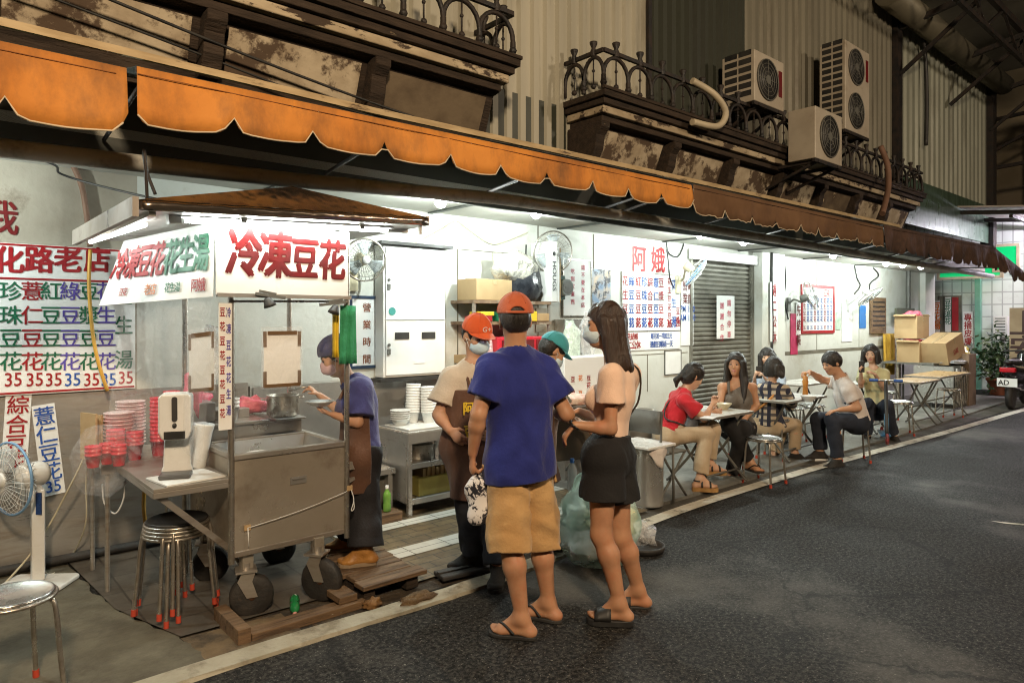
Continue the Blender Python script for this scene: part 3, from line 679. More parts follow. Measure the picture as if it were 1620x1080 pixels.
# ---------------------------------------------------------------- the long shop building
bld = thing('shop_building', 'long old shophouse row with white arcade wall and corrugated steel upper storey', 'building', (6, 5.4, 0))
WY = 5.35; ZC = 2.62
b = MB()
b.b2((-5, WY, 1.12), (1.16, WY + .12, ZC + .4)); b.build('stained_wall', M_oldplaster, bld)
b = MB(); b.b2((1.16, WY, 1.1), (7.80, WY + .12, ZC + .4)); b.b2((1.95, WY + .002, -.05), (4.0, WY + .12, 1.1)); b.b2((4.0, WY, -.05), (7.80, WY + .12, 1.1))
b.b2((7.80, WY + .0, 2.46), (9.42, WY + .12, ZC + .4)); b.b2((9.42, WY, -.05), (16.9, WY + .12, ZC + .4)); b.build('arcade_wall', M_plaster, bld)
b = MB(); b.b2((-5, WY - .012, .02), (1.93, WY + .1, 1.13)); b.build('steel_dado', M_bsteel, bld)
b = MB(); b.b2((1.97, WY - .010, .02), (4.0, WY, 1.09)); b.build('steel_dado', M_steel, bld)
b = MB()                                            # dark coloured joints between the white wall boards
for x0, z0, x1, z1 in ((3.95, 1.1, 3.95, 2.3), (4.0, 2.30, 4.85, 2.30), (5.02, .9, 5.02, 2.62), (5.9, 2.05, 5.9, 2.6), (5.05, 1.18, 7.75, 1.18), (6.9, .72, 6.9, 1.18), (10.3, 1.05, 15.5, 1.10), (11.5, 1.1, 11.5, 2.6), (13.2, 1.1, 13.2, 2.6)):
    b.b2((x0 - .006, WY - .004, z0 - .004), (x1 + .006, WY + .002, z1 + .004))
b.build('wall_joint', mat('dark_joint_line', (.16, .14, .10), .8), bld)
b = MB(); b.b2((4.0, WY - .016, .02), (4.9, WY - .003, 1.02)); b.build('steel_panel', M_steel, bld)
b = MB(); b.b2((9.42, WY - .16, 0), (10.1, WY - .002, 2.62)); b.b2((16.3, WY - .12, 0), (16.88, WY - .002, 2.62)); split(b, 'pillar', M_plaster, bld, bev=.01)
b = MB()                                            # roller shutter
for k in range(38):
    z = .04 + k * .064; yc = WY + .03
    b.add([(7.82, yc, z), (9.41, yc, z), (9.41, yc - .022, z + .016), (7.82, yc - .022, z + .016), (9.41, yc - .026, z + .040), (7.82, yc - .026, z + .040), (9.41, yc, z + .062), (7.82, yc, z + .062)], [(0, 1, 2, 3), (3, 2, 4, 5), (5, 4, 6, 7)])
b.b2((7.80, WY - .03, 0), (7.84, WY + .05, 2.46)); b.b2((9.38, WY - .03, 0), (9.42, WY + .05, 2.46)); b.b2((7.84, WY + .045, 0), (9.38, WY + .06, 2.46))
b.build('roller_shutter', mat('shutter_slats', (.25, .24, .20), .45, .3, c2=(.19, .18, .15), sc=2, g=(.09, .075, .05), gs=2, glo=.5, ghi=.75), bld)
b = MB(); b.b2((7.74, WY - .10, 2.42), (9.5, WY - .032, 2.56)); b.build('shutter_box', M_white, bld, bev=.01)
b = MB(); b.b2((-5, 4.30, ZC + .004), (16.9, WY - .002, ZC + .06)); b.build('ceiling', mat('ceiling_board', (.46, .46, .42), .7, c2=(.38, .375, .33), sc=.8, g=(.30, .26, .18), gs=1.2, glo=.58, ghi=.8), bld)
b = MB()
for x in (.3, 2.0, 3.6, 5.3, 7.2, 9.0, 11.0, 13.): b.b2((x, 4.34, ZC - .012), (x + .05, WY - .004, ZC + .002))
b.b2((-5, 4.30, ZC - .09), (16.9, 4.335, ZC + .30)); b.build('front_beam', mat('shade_dark_beam', (.028, .032, .026), .6, c2=(.04, .04, .032), sc=2), bld)  # shade under the awnings is put into the beam's near-black colour
b = MB(); b.b2((-5, 4.34, ZC + .07), (17.0, 4.6, 3.1)); b.build('floor_slab', M_dwood, bld)
# upper storey
CY = 4.55
def corr(x0, x1, z0, z1, pitch, m, name, y=CY, dep=.035):
    b = MB(); xs = []; x = x0; i = 0
    while x < x1:
        for f, q in ((0, 0), (.30, 0), (.42, 1), (.80, 1), (.92, 0)):
            if x + f * pitch <= x1: xs.append((x + f * pitch, y - q * dep))
        x += pitch
    b.grid([[(px, py, z0) for px, py in xs], [(px, py, z1) for px, py in xs]], 0, False)
    return b.build(name, m, bld)
corr(-5, 5.85, 2.9, 9, .16, M_corrA, 'corrugated_cladding'); corr(5.85, 7.75, 2.9, 9, .16, M_corrB, 'corrugated_cladding', dep=.05)
corr(7.75, 12.55, 2.9, 10, .19, M_corrC, 'corrugated_cladding'); corr(12.75, 17.9, 4.05, 10, .27, M_corrD, 'corrugated_cladding')
b = MB(); b.b2((12.54, CY - .10, 3.2), (12.76, CY + .03, 10)); b.b2((17.9, CY - .15, 3.2), (18.15, CY + .1, 10)); b.b2((5.80, CY - .07, 2.9), (5.86, CY + .03, 9)); split(b, 'steel_post', M_iron, bld)
b = MB(); b.b2((3.30, CY - .012, 2.9), (4.62, CY - .004, 3.62)); b.build('green_sheet', M_corrB, bld)
b = MB(); b.b2((13., CY - .06, 3.3), (17.9, CY - .02, 4.12)); b.build('green_flashing', mat('green_flashing_paint', (.10, .17, .12), .35, .4, c2=(.06, .10, .07), sc=2, bump=.3, bs=3, stretch=(3, 1, 1)), bld)
# two long balconies with frieze, brackets and cast railings
def balcony(x0, x1, capend, ends):
    a = []
    yb, yf = CY - .02, 4.0
    led = MB()
    led.b2((x0, yf, 3.60), (x1, yb, 3.655)); led.b2((x0 + .03, yf + .035, 3.545), (x1 - .03, yb, 3.598)); led.b2((x0 - .012, yf - .012, 3.655), (x1 + .012, yf + .03, 3.685))
    L = led.build('balcony_ledge', M_dwood, bld, bev=.006)
    s = MB(); s.b2((x0 + .06, yf + .07, 3.475), (x1 - .06, yb, 3.542)); s.build('ledge_moulding', M_peelstrip, L, bev=.01)
    s = MB(); s.b2((x0 + .10, yf + .12, 3.415), (x1 - .10, yb, 3.472)); s.build('cornice_moulding', M_dwood, L, bev=.008)
    s = MB(); s.ext([(yf + .22, 3.40), (yf + .14, 3.413), (yb, 3.413), (yb, 3.02), (yf + .36, 3.02), (yf + .33, 3.10)], (x0 + .10, 0, 0), Y1, Z1, x1 - x0 - .2); s.build('frieze', M_dwood, L)
    w = 1.02; n = int((x1 - x0 - .2) / w); w = (x1 - x0 - .2) / n
    for i in range(n):
        xa = x0 + .1 + i * w; p = MB(); ya, yc = yf + .222, yf + .325
        p.add([(xa + .13, ya - .012, 3.375), (xa + w - .08, ya - .012, 3.375), (xa + w - .08, yc - .012, 3.125), (xa + .13, yc - .012, 3.125)], [(3, 2, 1, 0)]); p.build('frieze_panel', M_peel if (i * 7 + int(x0)) % 5 != 2 else mat('blackened_limewash', (.16, .12, .075), .9, c2=(.08, .055, .035), sc=3, g=(.6, .48, .3), gs=3, glo=.62, ghi=.64, bump=.5, bs=9), L)
        q = MB(); q.ext([(yf + .10, 3.41), (yf + .10, 3.36), (yf + .16, 3.30), (yf + .18, 3.18), (yf + .25, 3.06), (yb, 3.03), (yb, 3.41)], (xa - .03, 0, 0), Y1, Z1, .12); q.build('bracket', M_dwood, L, bev=.01)
    # railing
    r = MB(); n = max(2, int((x1 - x0) / .335)); st = (x1 - x0 - .08) / n; zb = 3.70; zt = 4.02
    runs = [((x0 + .04 + i * st, yf + .05), (x0 + .04 + (i + 1) * st, yf + .05)) for i in range(n)]
    for ex in ends: runs += [((ex, yf + .05), (ex, yf + .29)), ((ex, yf + .29), (ex, yb))]
    rail = r; posts = set()
    for (ax, ay), (bx, by) in runs:
        A, B = V((ax, ay, 0)), V((bx, by, 0)); Mx = (A + B) / 2
        rail.bar(A + Z1 * zt, B + Z1 * zt, .03, .034)
        arc = [A.lerp(B, .5 - .5 * math.cos(math.pi * k / 10)) + Z1 * (3.80 + .18 * math.sin(math.pi * k / 10)) for k in range(11)]
        rail.tube([A + Z1 * zb] + arc + [B + Z1 * zb], .019, 6)
        for p in (A,):
            rail.ball(p + Z1 * 3.73, .032, n=8); rail.cyl(p + Z1 * 3.68, p + Z1 * 3.80, .022, 8)
        rail.tube([Mx + Z1 * 3.70, Mx + Z1 * zt], .007, 6); rail.ball(Mx + Z1 * 3.72, .026, n=8); rail.ball(Mx + Z1 * 3.86, .016, n=8)
        rail.lathe([(.026, 0), (.032, .04), (.018, .075), (.034, .11), (.036, .13), (.001, .14)], Mx + Z1 * (zt - .03), n=8)
    rail.bar((x0 + .02, yf + .05, 3.695), (x1 - .02, yf + .05, 3.695), .03, .02)
    rail.build('balcony_railing', M_iron, bld)
balcony(-3.2, 3.57, True, [3.53]); balcony(4.56, 12.5, True, [4.60, 12.46])
# roof truss and duct high on the right
b = MB(); tr = [W(1428, -5, 4.2), W(1440, 60, 4.2)]
for x in (12.65, 15.2, 17.9):
    zt = 6.6; b.bar((x, CY - .1, zt), (x, 1.5, zt + .5), .07, .09); b.bar((x, CY - .1, zt - .8), (x, 3.0, zt + .3), .05, .06); b.bar((x, 3.3, zt + .26), (x, 3.3, zt - .3), .05, .05)
b.bar((9, 3.3, zt + .30), (19, 3.3, zt + .30), .08, .12); b.bar((9, 3.3, zt - .25), (19, 3.3, zt - .25), .06, .08)
for i in range(10): b.bar((9 + i, 3.3, zt - .25 + .55 * (i % 2)), (10 + i, 3.3, zt + .30 - .55 * (i % 2)), .04, .04)
b.build('roof_truss', M_iron, bld)
b = MB(); b.b2((7, 1.2, 7.35), (19, 4.7, 7.39)); b.build('truss_roof', mat('roof_sheet', (.22, .21, .18), .7, c2=(.16, .15, .125), sc=1), bld)
b = MB(); b.tube([(11.5, CY - .32, 6.75), (18, CY - .32, 6.75)], .20, 16); b.build('round_duct', mat('duct_tin', (.15, .135, .095), .6, .3, c2=(.10, .09, .065), sc=2), bld)

# ---------------------------------------------------------------- awnings
def scallop(x, x0, pitch, low=.0, dip=.085):
    t = ((x - x0) / pitch) % 1.; e = min(t, 1 - t)
    return dip * (1 - min(1, e / .15)) ** 2 * (1 if e < .15 else 0) + .006 * math.cos(2 * math.pi * t)
def awning(name, label, X0, X1_, ztop, zbot, m, Y0=3.30, pitch=.62, ph=0., wave=.012, group=None, seed=0, mcan=None, yback=4.30, zback=2.98, dip=.085, rag=0., pip=True, h_=None):
    r = random.Random(seed); root = thing(name, label, 'awning', ((X0 + X1_) / 2, Y0, zbot(X0)), group)
    n = int((X1_ - X0) / .02); xs = [X0 + (X1_ - X0) * i / n for i in range(n + 1)]
    top = []; mid = []; bot = []; mid2 = []
    for x in xs:
        zb = zbot(x) + scallop(x, X0 + ph, pitch, dip=dip) + rag * (math.sin(x * 31) * .3 + math.sin(x * 13.7 + 1) * .4 + math.sin(x * 71) * .2)
        zt = ztop(x); y = lambda k: Y0 + wave * k * (math.sin(x * 5.1 + seed) + .6 * math.sin(x * 11.3 + 2 * seed)) - .01 * k
        top.append((x, Y0 + .004, zt)); mid.append((x, y(.4), lerp(zt, zb, .35))); mid2.append((x, y(.8), lerp(zt, zb, .7))); bot.append((x, y(1.2), zb))
    b = MB(); b.grid([bot, mid2, mid, top], 0, True, .003); b.build('valance', m, root)
    b = MB(); b.tube([(p[0], Y0 - .004 + wave * .2 * math.sin(p[0] * 5), p[2] - .035) for p in top[::3]], .0022, 4); b.build('seam', M_rustcloth if 'orange' not in name else mat('seam_thread', (.30, .11, .03), .8, sc=9), root)
    if pip:
        b = MB(); b.tube([(p[0], p[1] - .002, p[2]) for p in bot[::2]], .0042, 6); b.build('piping', M_piping, root)
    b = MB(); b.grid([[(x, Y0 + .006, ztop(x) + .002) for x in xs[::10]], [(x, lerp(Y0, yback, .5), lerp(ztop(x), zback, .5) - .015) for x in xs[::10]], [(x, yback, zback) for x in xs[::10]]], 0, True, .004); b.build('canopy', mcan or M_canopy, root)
    b = MB(); b.tube([(x, Y0 + .03, ztop(x) - .005) for x in xs[::8]], .016, 8)
    for x in [X0 + .05 + k * 1.3 for k in range(int((X1_ - X0) / 1.3) + 1)]: b.tube([(x, Y0 + .03, ztop(x) - .015), (x, 4.28, 2.60)], .012, 6)
    b.build('awning_frame', M_iron, root); return root
zt1 = lambda x: 2.715 + .018 * math.sin(x * .9); 
def zl(x): return 2.400 + .105 * min(1., max(0, x + .2) / 1.6) + .008 * min(4, max(0, x - 1.4))
awning('orange_awning', 'short orange scalloped awning piece beyond the gap, over the menu board', -1.6, .675, lambda x: 2.700, lambda x: 2.375 + .02 * (x + 1), M_orangecloth, pitch=.42, ph=.595, seed=2)
awning('orange_awning', 'long orange scalloped awning with pale piping over the cart and shop front', .715, 4.85, lambda x: 2.715 + .004 * x, zl, M_orangecloth, pitch=.415, ph=-.02, seed=5)
awning('brown_awning', 'faded brown torn scalloped awning joining the long orange one', 4.88, 8.85, lambda x: 2.745, lambda x: 2.50 - .0 * x, M_browncloth, pitch=.45, seed=8, rag=.02)
awning('brown_awning', 'dirty dark brown ragged awning at the far end of the row', 8.87, 13.6, lambda x: 2.77 + .012 * (x - 9), lambda x: 2.46 + .0 * x, M_rustcloth, pitch=.33, seed=11, rag=.02, wave=.03, pip=False)
awning('brown_awning', 'short drooping dark brown awning end dipping towards the far shop', 13.62, 15.3, lambda x: 2.80 - .165 * (x - 13.6), lambda x: 2.46 - .10 * (x - 13.6), M_rustcloth, pitch=.2, seed=14, rag=.03, wave=.04, pip=False, zback=3.1, yback=4.2)
# pale rail boards above the awning cloth
b = MB()
pts = [(-1.5, 2.86), (.6, 2.83), (2, 2.815), (4.4, 2.83), (6.5, 2.84), (10, 2.86)]
b.grid([[(x, 3.52, z) for x, z in pts], [(x, 3.52, z + .035) for x, z in pts]], 0, False, .02); r1 = b.build('awning_rail', mat('pale_rail_wood', (.48, .36, .20), .7, c2=(.36, .26, .14), sc=5, g=(.08, .05, .03), gs=4, glo=.58, ghi=.66, stretch=(1, 5, 5)))
tag(r1, 'thin pale timber rail running along the top of the awnings', 'rail')
b = MB(); b.tube([(-5, 3.9, 2.33), (.3, 3.9, 2.405), (1.6, 3.9, 2.44), (3.2, 3.9, 2.515), (5, 3.9, 2.535), (8, 3.9, 2.52), (12, 3.9, 2.48), (15.8, 3.9, 2.46)], .045, 12)
p = b.build('awning_pipe', mat('pale_grey_pipe', (.52, .53, .50), .55, c2=(.42, .42, .39), sc=2.5, g=(.12, .10, .08), gs=4)); tag(p, 'long grey pipe hung under the awnings along the arcade front', 'pipe')

# ---------------------------------------------------------------- hanging bulbs
def bulb_light(c, w):
    o = lamp('bulb_light', c - Z1 * .078, w, (.90, 1.0, .95), .018)
def bulb(px, py, Y, desc):
    c = W(px, py, Y); t = thing('hanging_bulb', desc, 'light bulb', c, 'white bulbs under the arcade ceiling')
    b = MB(); b.lathe([(.001, -.056), (.027, -.050), (.045, -.025), (.047, 0), (.037, .028), (.018, .045), (.014, .05)], c, n=14); b.build('bulb', M_bulb, t); bulb_light(c, 38)
    b = MB(); b.cyl(c + Z1 * .05, c + Z1 * .095, .017, 10); b.tube([c + Z1 * .09, V((c.x, c.y, ZC + .002))], .004, 6); b.build('socket', M_black, t)
for px, py, d in ((697, 318, 'lit bulb above the orange cap of the aproned vendor'), (848, 336, 'lit bulb above the white wall fan by the shelf'), (1108, 370, 'lit bulb at the left top corner of the roller shutter'), (1176, 381, 'lit bulb above the right side of the roller shutter'), (1318, 403, 'lit bulb above the red framed menu'), (1402, 416, 'largest lit bulb of the trio above the brown plaque'), (1428, 418, 'small middle lit bulb of the trio near the far pillar'), (1457, 421, 'lit bulb furthest along the arcade by the pillar')):
    bulb(px, py, 4.42, d)
for px0, px1, py0, py1, d in ((565, 668, 301, 322, 'unlit slim tube fitting on the ceiling behind the cart roof'), (856, 925, 318, 338, 'slim tube fitting behind the grey pipe, lit end showing')):
    a, c = W(px0, py0, 4.6), W(px1, py1, 4.6); b = MB(); a.z = c.z = ZC - .02; b.bar(a, c, .05, .035); b.build('ceiling_tube', M_white); o = COL.objects[-1]; tag(o, d, 'tube light')
c = V((-.25, 4.75, 2.40)); t = thing('hanging_bulb', 'unseen bulb added to light the wall menu at the near end of the row', 'light bulb', c, 'white bulbs under the arcade ceiling')  # bulb out of view, added to brighten the wall menu
b = MB(); b.lathe([(.001, -.056), (.027, -.050), (.045, -.025), (.047, 0), (.037, .028), (.018, .045), (.014, .05)], c, n=14); b.build('bulb', M_bulb, t); bulb_light(c, 34)
b = MB(); b.cyl(c + Z1 * .05, c + Z1 * .095, .017, 10); b.tube([c + Z1 * .09, V((c.x, c.y, ZC + .002))], .004, 6); b.build('socket', M_black, t)
# ---------------------------------------------------------------- the food cart
cart = thing('food_cart', 'stainless steel dessert cart with peaked metal roof and red lettered white signs', 'food cart', (1.55, 4.0, 0))
CX0, CX1, CY0, CY1 = 1.26, 1.90, 3.70, 4.46
b = MB(); th = .012
b.b2((CX0, CY0, .365), (CX1, CY0 + th, .885)); b.b2((CX0, CY1 - th, .365), (CX1, CY1, .885)); b.b2((CX0, CY0 + th, .365), (CX0 + th, CY1 - th, .885)); b.b2((CX1 - th, CY0 + th, .365), (CX1, CY1 - th, .885)); b.b2((CX0 + th, CY0 + th, .38), (CX1 - th, CY1 - th, .39))
body = b.build('body', M_cart, cart)
b = MB(); b.b2((CX0 - .008, CY0 - .012, .872), (CX1 + .008, CY0 + .035, .90)); b.b2((CX0 - .008, CY0 + .035, .872), (CX0 + .03, CY1, .90)); b.b2((CX1 - .03, CY0 + .035, .872), (CX1 + .008, CY1, .90)); b.b2((CX0 - .006, CY0 - .008, .355), (CX1 + .006, CY0 + .03, .385)); b.b2((CX0 + .03, 4.18, .872), (CX1 - .03, 4.22, .90)); split(b, 'rim', M_bsteel, cart, bev=.004)
b = MB(); b.add([(CX0 + .03, CY0 + .036, .89), (CX1 - .03, CY0 + .036, .89), (CX1 - .09, CY0 + .12, .76), (CX0 + .09, CY0 + .12, .76), (CX1 - .03, 4.18, .89), (CX0 + .03, 4.18, .89), (CX1 - .09, 4.10, .76), (CX0 + .09, 4.10, .76)], [(0, 3, 2, 1), (1, 2, 6, 4), (4, 6, 7, 5), (5, 7, 3, 0), (3, 7, 6, 2)]); b.build('basin', M_steel, cart)
b = MB(); b.b2((CX0 + .31, CY0 - .006, .695), (CX0 + .405, CY0 - .001, .735)); b.b2((CX0 + .32, CY0 - .014, .722), (CX0 + .395, CY0 - .006, .728)); b.build('latch', M_steel, body)
b = MB(); b.b2((1.20, 4.24, .89), (1.88, 4.60, .975)); b.b2((1.18, 4.22, .975), (1.66, 4.62, .995)); b.b2((1.70, 4.22, .975), (1.90, 4.62, .99)); b.b2((1.25, 4.40, .995), (1.6, 4.60, 1.055)); b.build('counter', M_steel, cart, bev=.005)
b = MB()
b.b2((.87, 3.685, .765), (1.25, 4.50, .785)); b.b2((.87, 3.685, .735), (1.25, 3.70, .765)); b.b2((.87, 3.70, .735), (.885, 4.50, .765)); b.build('side_shelf', M_bsteel, cart, bev=.003)
b = MB(); b.b2((.80, 4.56, .75), (1.32, 5.1, .775)); b.b2((.80, 4.56, .715), (1.32, 4.575, .75))
for x, y in ((.84, 4.6), (.84, 5.06), (1.28, 5.06), (1.28, 4.6)): b.cyl((x, y, .02), (x, y, .75), .014)
st = b.build('steel_side_table', M_bsteel); tag(st, 'low steel side table behind the cart loaded with bowls and bags', 'table')
b = MB(); b.b2((1.91, 3.69, .755), (2.14, 4.36, .775)); b.b2((1.91, 3.69, .725), (2.14, 3.702, .755)); b.b2((2.128, 3.702, .725), (2.14, 4.36, .755)); b.build('end_shelf', M_bsteel, cart, bev=.003)
for x, y in ((1.245, 3.69), (1.912, 3.69), (1.245, 4.52), (1.912, 4.52)):
    b = MB(); b.cyl((x, y, .33), (x, y, 2.14), .0165, 10); b.build('post', M_chrome, cart)
b = MB(); b.bar((.90, 3.74, .74), (1.25, 3.76, .40), .03, .03); b.bar((.90, 4.40, .74), (1.25, 4.42, .40), .03, .03); b.bar((2.1, 3.72, .725), (1.91, 3.72, .64), .02, .02)
for y in (3.8, 4.4): b.bar((CX0 + .02, y, .36), (CX0 + .1, y + .02, .24), .015, .015)
split(b, 'brace', M_bsteel, cart)
def caster(x, y, a, r=.108):
    c = V((x, y, r + .004)); ax = V((math.cos(a), math.sin(a), 0)); fd = V((-ax.y, ax.x, 0))
    w = MB(); w.lathe([(r * .55, -.028), (r * .9, -.026), (r, -.014), (r, .014), (r * .9, .026), (r * .55, .028)], c, ax, 26); o = w.build('wheel', M_rubber, cart)
    w = MB(); w.lathe([(.001, -.03), (.018, -.032), (.02, -.022), (r * .52, -.018), (r * .6, -.024), (r * .6, .024), (r * .52, .018), (.02, .022), (.018, .032), (.001, .03)], c, ax, 20); w.build('rim', mat('rusty_rim', (.16, .07, .035), .7, .4, c2=(.09, .045, .025), sc=20, g=(.3, .28, .25), gs=12), o)
    f = MB(); top = c + fd * .03 + Z1 * (r + .03)
    for q in (-1, 1): f.ext([(-.028, 0), (.028, 0), (.075, r * .8), (.05, r + .03), (-.02, r + .03), (.0, r * .75)], c + ax * (.038 * q - .003), fd, Z1, .006)
    f.box(top + ax * 0, (.11, .11, .012), rz=a); f.cyl(top, top + Z1 * .04, .03); f.build('caster_fork', M_bsteel, o)
    l = MB(); l.b2((x - .025 + fd.x * .03, y - .025 + fd.y * .03, 2 * r + .04), (x + .035 + fd.x * .03, y + .035 + fd.y * .03, .37)); l.build('leg', M_cart, cart, bev=.004)
caster(1.37, 3.74, rad(75), .115); caster(1.75, 3.68, rad(38), .122); caster(1.36, 4.4, rad(70)); caster(1.80, 4.42, rad(80))
# roof
RX0, RX1, RY0, RY1 = .75, 2.31, 3.42, 4.97
ez = lambda x: lerp(2.115, 2.185, (x - RX0) / (RX1 - RX0)); XM = 1.50; AP = V((XM, 3.50, 2.325)); AB = V((XM, 4.75, 2.31))
e = [V((RX0, RY0, ez(RX0))), V((RX1, RY0, ez(RX1))), V((RX1, RY1, ez(RX1))), V((RX0, RY1, ez(RX0)))]
b = MB(); F = .045
tp = [q + Z1 * F for q in e]
def facet(b, A, B, T, n=40, amp=.0):     # one slope of the roof as slightly dented sheet metal
    rows = []
    for i in range(n + 1):
        f = i / n; l, r = A.lerp(T, f), B.lerp(T, f); rows.append([l.lerp(r, j / n) + V((0, amp * (math.sin(j * .55 + i * .35) + .7 * math.sin(j * 1.0 - i * .8 + 1)), amp * math.sin(j * .4 - i * .7) * (0 if i in (0, n) else 1))) for j in range(n + 1)])
    b.grid(rows, 0, True)
facet(b, tp[0], tp[1], AP); b.grid([[tp[1], tp[2]], [AP, AB]], 0, False); b.grid([[tp[3], tp[0]], [AB, AP]], 0, False); b.add([tp[2], tp[3], AB], [(0, 1, 2)])
roof = b.build('roof', M_roofsteel, cart)
b = MB(); n = 30
b.grid([[e[0].lerp(e[1], j / n) + V((0, -.002, .002 * math.sin(j * 2.3))) for j in range(n + 1)], [tp[0].lerp(tp[1], j / n) + V((0, -.003 + .003 * math.sin(j * 1.7), .004 * math.sin(j * 3.1))) for j in range(n + 1)]], 0, True, .004)
b.b2((RX1 - .006, RY0, ez(RX1) - .002), (RX1 + .004, RY1, ez(RX1) + F + .008)); b.build('fascia', M_roofsteel, roof)
b = MB(); b.b2((RX0 - .03, RY0 - .01, ez(RX0) - .035), (RX0 - .004, RY1 + .02, ez(RX0) + .055)); b.build('side_board', mat('stained_side_board', (.33, .29, .25), .7, c2=(.25, .21, .17), sc=3, g=(.05, .03, .025), gs=7, glo=.58, ghi=.66, stretch=(3, 1, 1)), roof)
b = MB(); b.add([q + V((0, 0, -.003)) for q in e], [(0, 3, 2, 1)]); b.build('roof_lining', mat('pale_lining', (.62, .60, .56), .35, .3, c2=(.5, .48, .45), sc=3), roof)
b = MB(); b.bar((RX0 + .06, RY0 + .03, 2.105), (RX0 + .06, RY1, 2.105), .03, .025); b.bar((RX0, 3.66, 2.135), (RX1, 3.66, 2.175), .03, .03); b.bar((1.245, 3.5, 2.125), (1.245, 4.9, 2.125), .03, .03); b.bar((1.912, 3.5, 2.15), (1.912, 4.9, 2.15), .03, .03); b.cyl((2.27, 3.45, 2.13), (2.27, 3.45, 2.19), .012); b.build('roof_bar', M_bsteel, roof)
b = MB(); b.cyl((.98, 3.55, 2.103), (2.10, 3.55, 2.150), .014, 12); b.build('tube_lamp', M_tube, cart, label='lit tube lamp under the front eave')
b = MB(); b.bar((.93, 3.55, 2.125), (2.13, 3.55, 2.172), .05, .022); b.bar((.90, 3.55, 2.10), (.955, 3.55, 2.106), .05, .05); b.build('lamp_fitting', M_white, cart)
b = MB(); b.cyl((.84, 3.72, 2.085), (.78, 4.75, 2.085), .012, 12); b.build('tube_lamp', glow('dim_lit_tube', (.93, 1, .95), 14), cart)
b = MB(); b.tube(smooth_path([(.80, 3.50, 2.17), (.785, 3.47, 2.36), (.79, 3.52, 2.40), (.80, 3.50, 2.30), (.83, 3.48, 2.20)], 6), .008, 6); b.build('hanger_wire', M_iron, roof)
# front sign
SY = 3.62
b = MB(); b.b2((1.145, SY, 1.745), (1.885, SY + .012, 2.125)); sg = b.build('front_sign', M_board, cart, bev=.004)
b = MB()
for i, q in enumerate('冷凍豆花'): b.text(q, (1.29 + i * .165, SY, 1.965 - (.012 if i > 1 else 0)), X1, Z1, .235 if i < 2 else .21, 0, .045, .70, shear=.06)
b.build('lettering', M_dred, sg)
b = MB(); b.b2((1.15, SY - .012, 1.735), (1.9, SY + .016, 1.755)); b.build('sign_edge', M_bsteel, sg)
# side sign, bottom kicked out
A0, A1 = V((1.135, SY + .01, 2.115)), V((.93, 4.62, 2.09)); B0, B1 = V((1.125, SY + .0, 1.735)), V((.80, 4.62, 1.70))
b = MB(); b.grid([[B1.lerp(B0, k / 8) for k in range(9)], [A1.lerp(A0, k / 8) for k in range(9)]], 0, False, .008); sg = b.build('side_sign', M_board, cart)
b = MB()
def on_side(fx, fy): return B1.lerp(B0, fx).lerp(A1.lerp(A0, fx), fy)
def side_text(q, fx, fy, h, m, bold, wx):
    c = on_side(fx, fy); xd = (on_side(fx + .05, fy) - on_side(fx - .05, fy)).normalized(); yd = (on_side(fx, fy + .1) - on_side(fx, fy - .1)).normalized(); b.text(q, c, xd, yd, h, m, bold, wx, lift=.008)
for i, q in enumerate('冷凍豆花花生湯'): side_text(q, .085 + i * .137, .60, .18, 0 if i < 4 else 1, .04, .78)
for q, fx, h, m in (('豆花', .22, .045, 0), ('老店', .48, .06, 2), ('花生湯', .68, .05, 1), ('阿娥', .90, .065, 0)): side_text(q, fx, .17, h, m, .012, .9)
b.build('lettering', [M_red, M_green, M_orange], sg)
# the narrow strip sign on the post
b = MB(); b.box((1.205, 3.664, 1.375), (.066, .006, .66)); sg = b.build('strip_sign', M_paper, cart)
b = MB(); b.vtext('豆花豆花豆花豆花', (1.190, 3.661, 1.68), X1, Z1, .045, .075, 0, .02, .55); b.vtext('冷凍豆花花生湯', (1.221, 3.661, 1.68), X1, Z1, .05, .085, 1, .02, .45); b.build('lettering', [M_red, M_purple], sg)
# dangling string along the front
b = MB(); s0, s1 = V((1.33, CY0 - .016, .505)), V((1.93, CY0 - .03, .615)); b.tube([s0.lerp(s1, k / 8) - Z1 * (.012 * math.sin(math.pi * k / 8)) for k in range(9)], .0022, 5); b.tube([s0, s0 + V((.003, -.004, -.10))], .003, 5); b.tube(smooth_path([s1, s1 + V((.012, -.01, -.06)), s1 + V((-.004, -.01, -.12)), s1 + V((.014, -.01, -.11)), s1 + V((.01, -.01, -.05))]), .003, 5); b.build('string', M_whiteplastic, cart)
b = MB(); b.box(s0 + Y1 * .006, (.035, .006, .03)); b.box(s1 + V((-.01, 0, .01)), (.035, .006, .03)); b.build('tape', M_card, cart)
# clear film hung over the left side
rows = [[V((1.13 - .23 * f, 3.64 + .9 * f, lerp(1.735, .90 + .05 * math.sin(f * 9), g))) + V((-.06 * g + .02 * math.sin(f * 21 + g * 3), .01 * math.sin(f * 14 + 5 * g), 0)) for f in [k / 24 for k in range(25)]] for g in [j / 10 for j in range(11)]]
b = MB(); b.grid(rows, 0, True); b.build('plastic_curtain', M_film, cart)
rows = [[V((1.27 + .6 * f, 3.672 + .006 * math.sin(f * 20), lerp(1.70, 1.08, g))) for f in [k / 20 for k in range(21)]] for g in [j / 6 for j in range(7)]]
b = MB(); b.grid(rows, 0, True); b.build('front_film', film('thin_film', (.9, .9, .92), .05), cart)
b = MB(); b.bar((1.245, 3.675, 1.715), (1.912, 3.675, 1.725), .012, .012); b.build('hang_rail', M_chrome, cart)

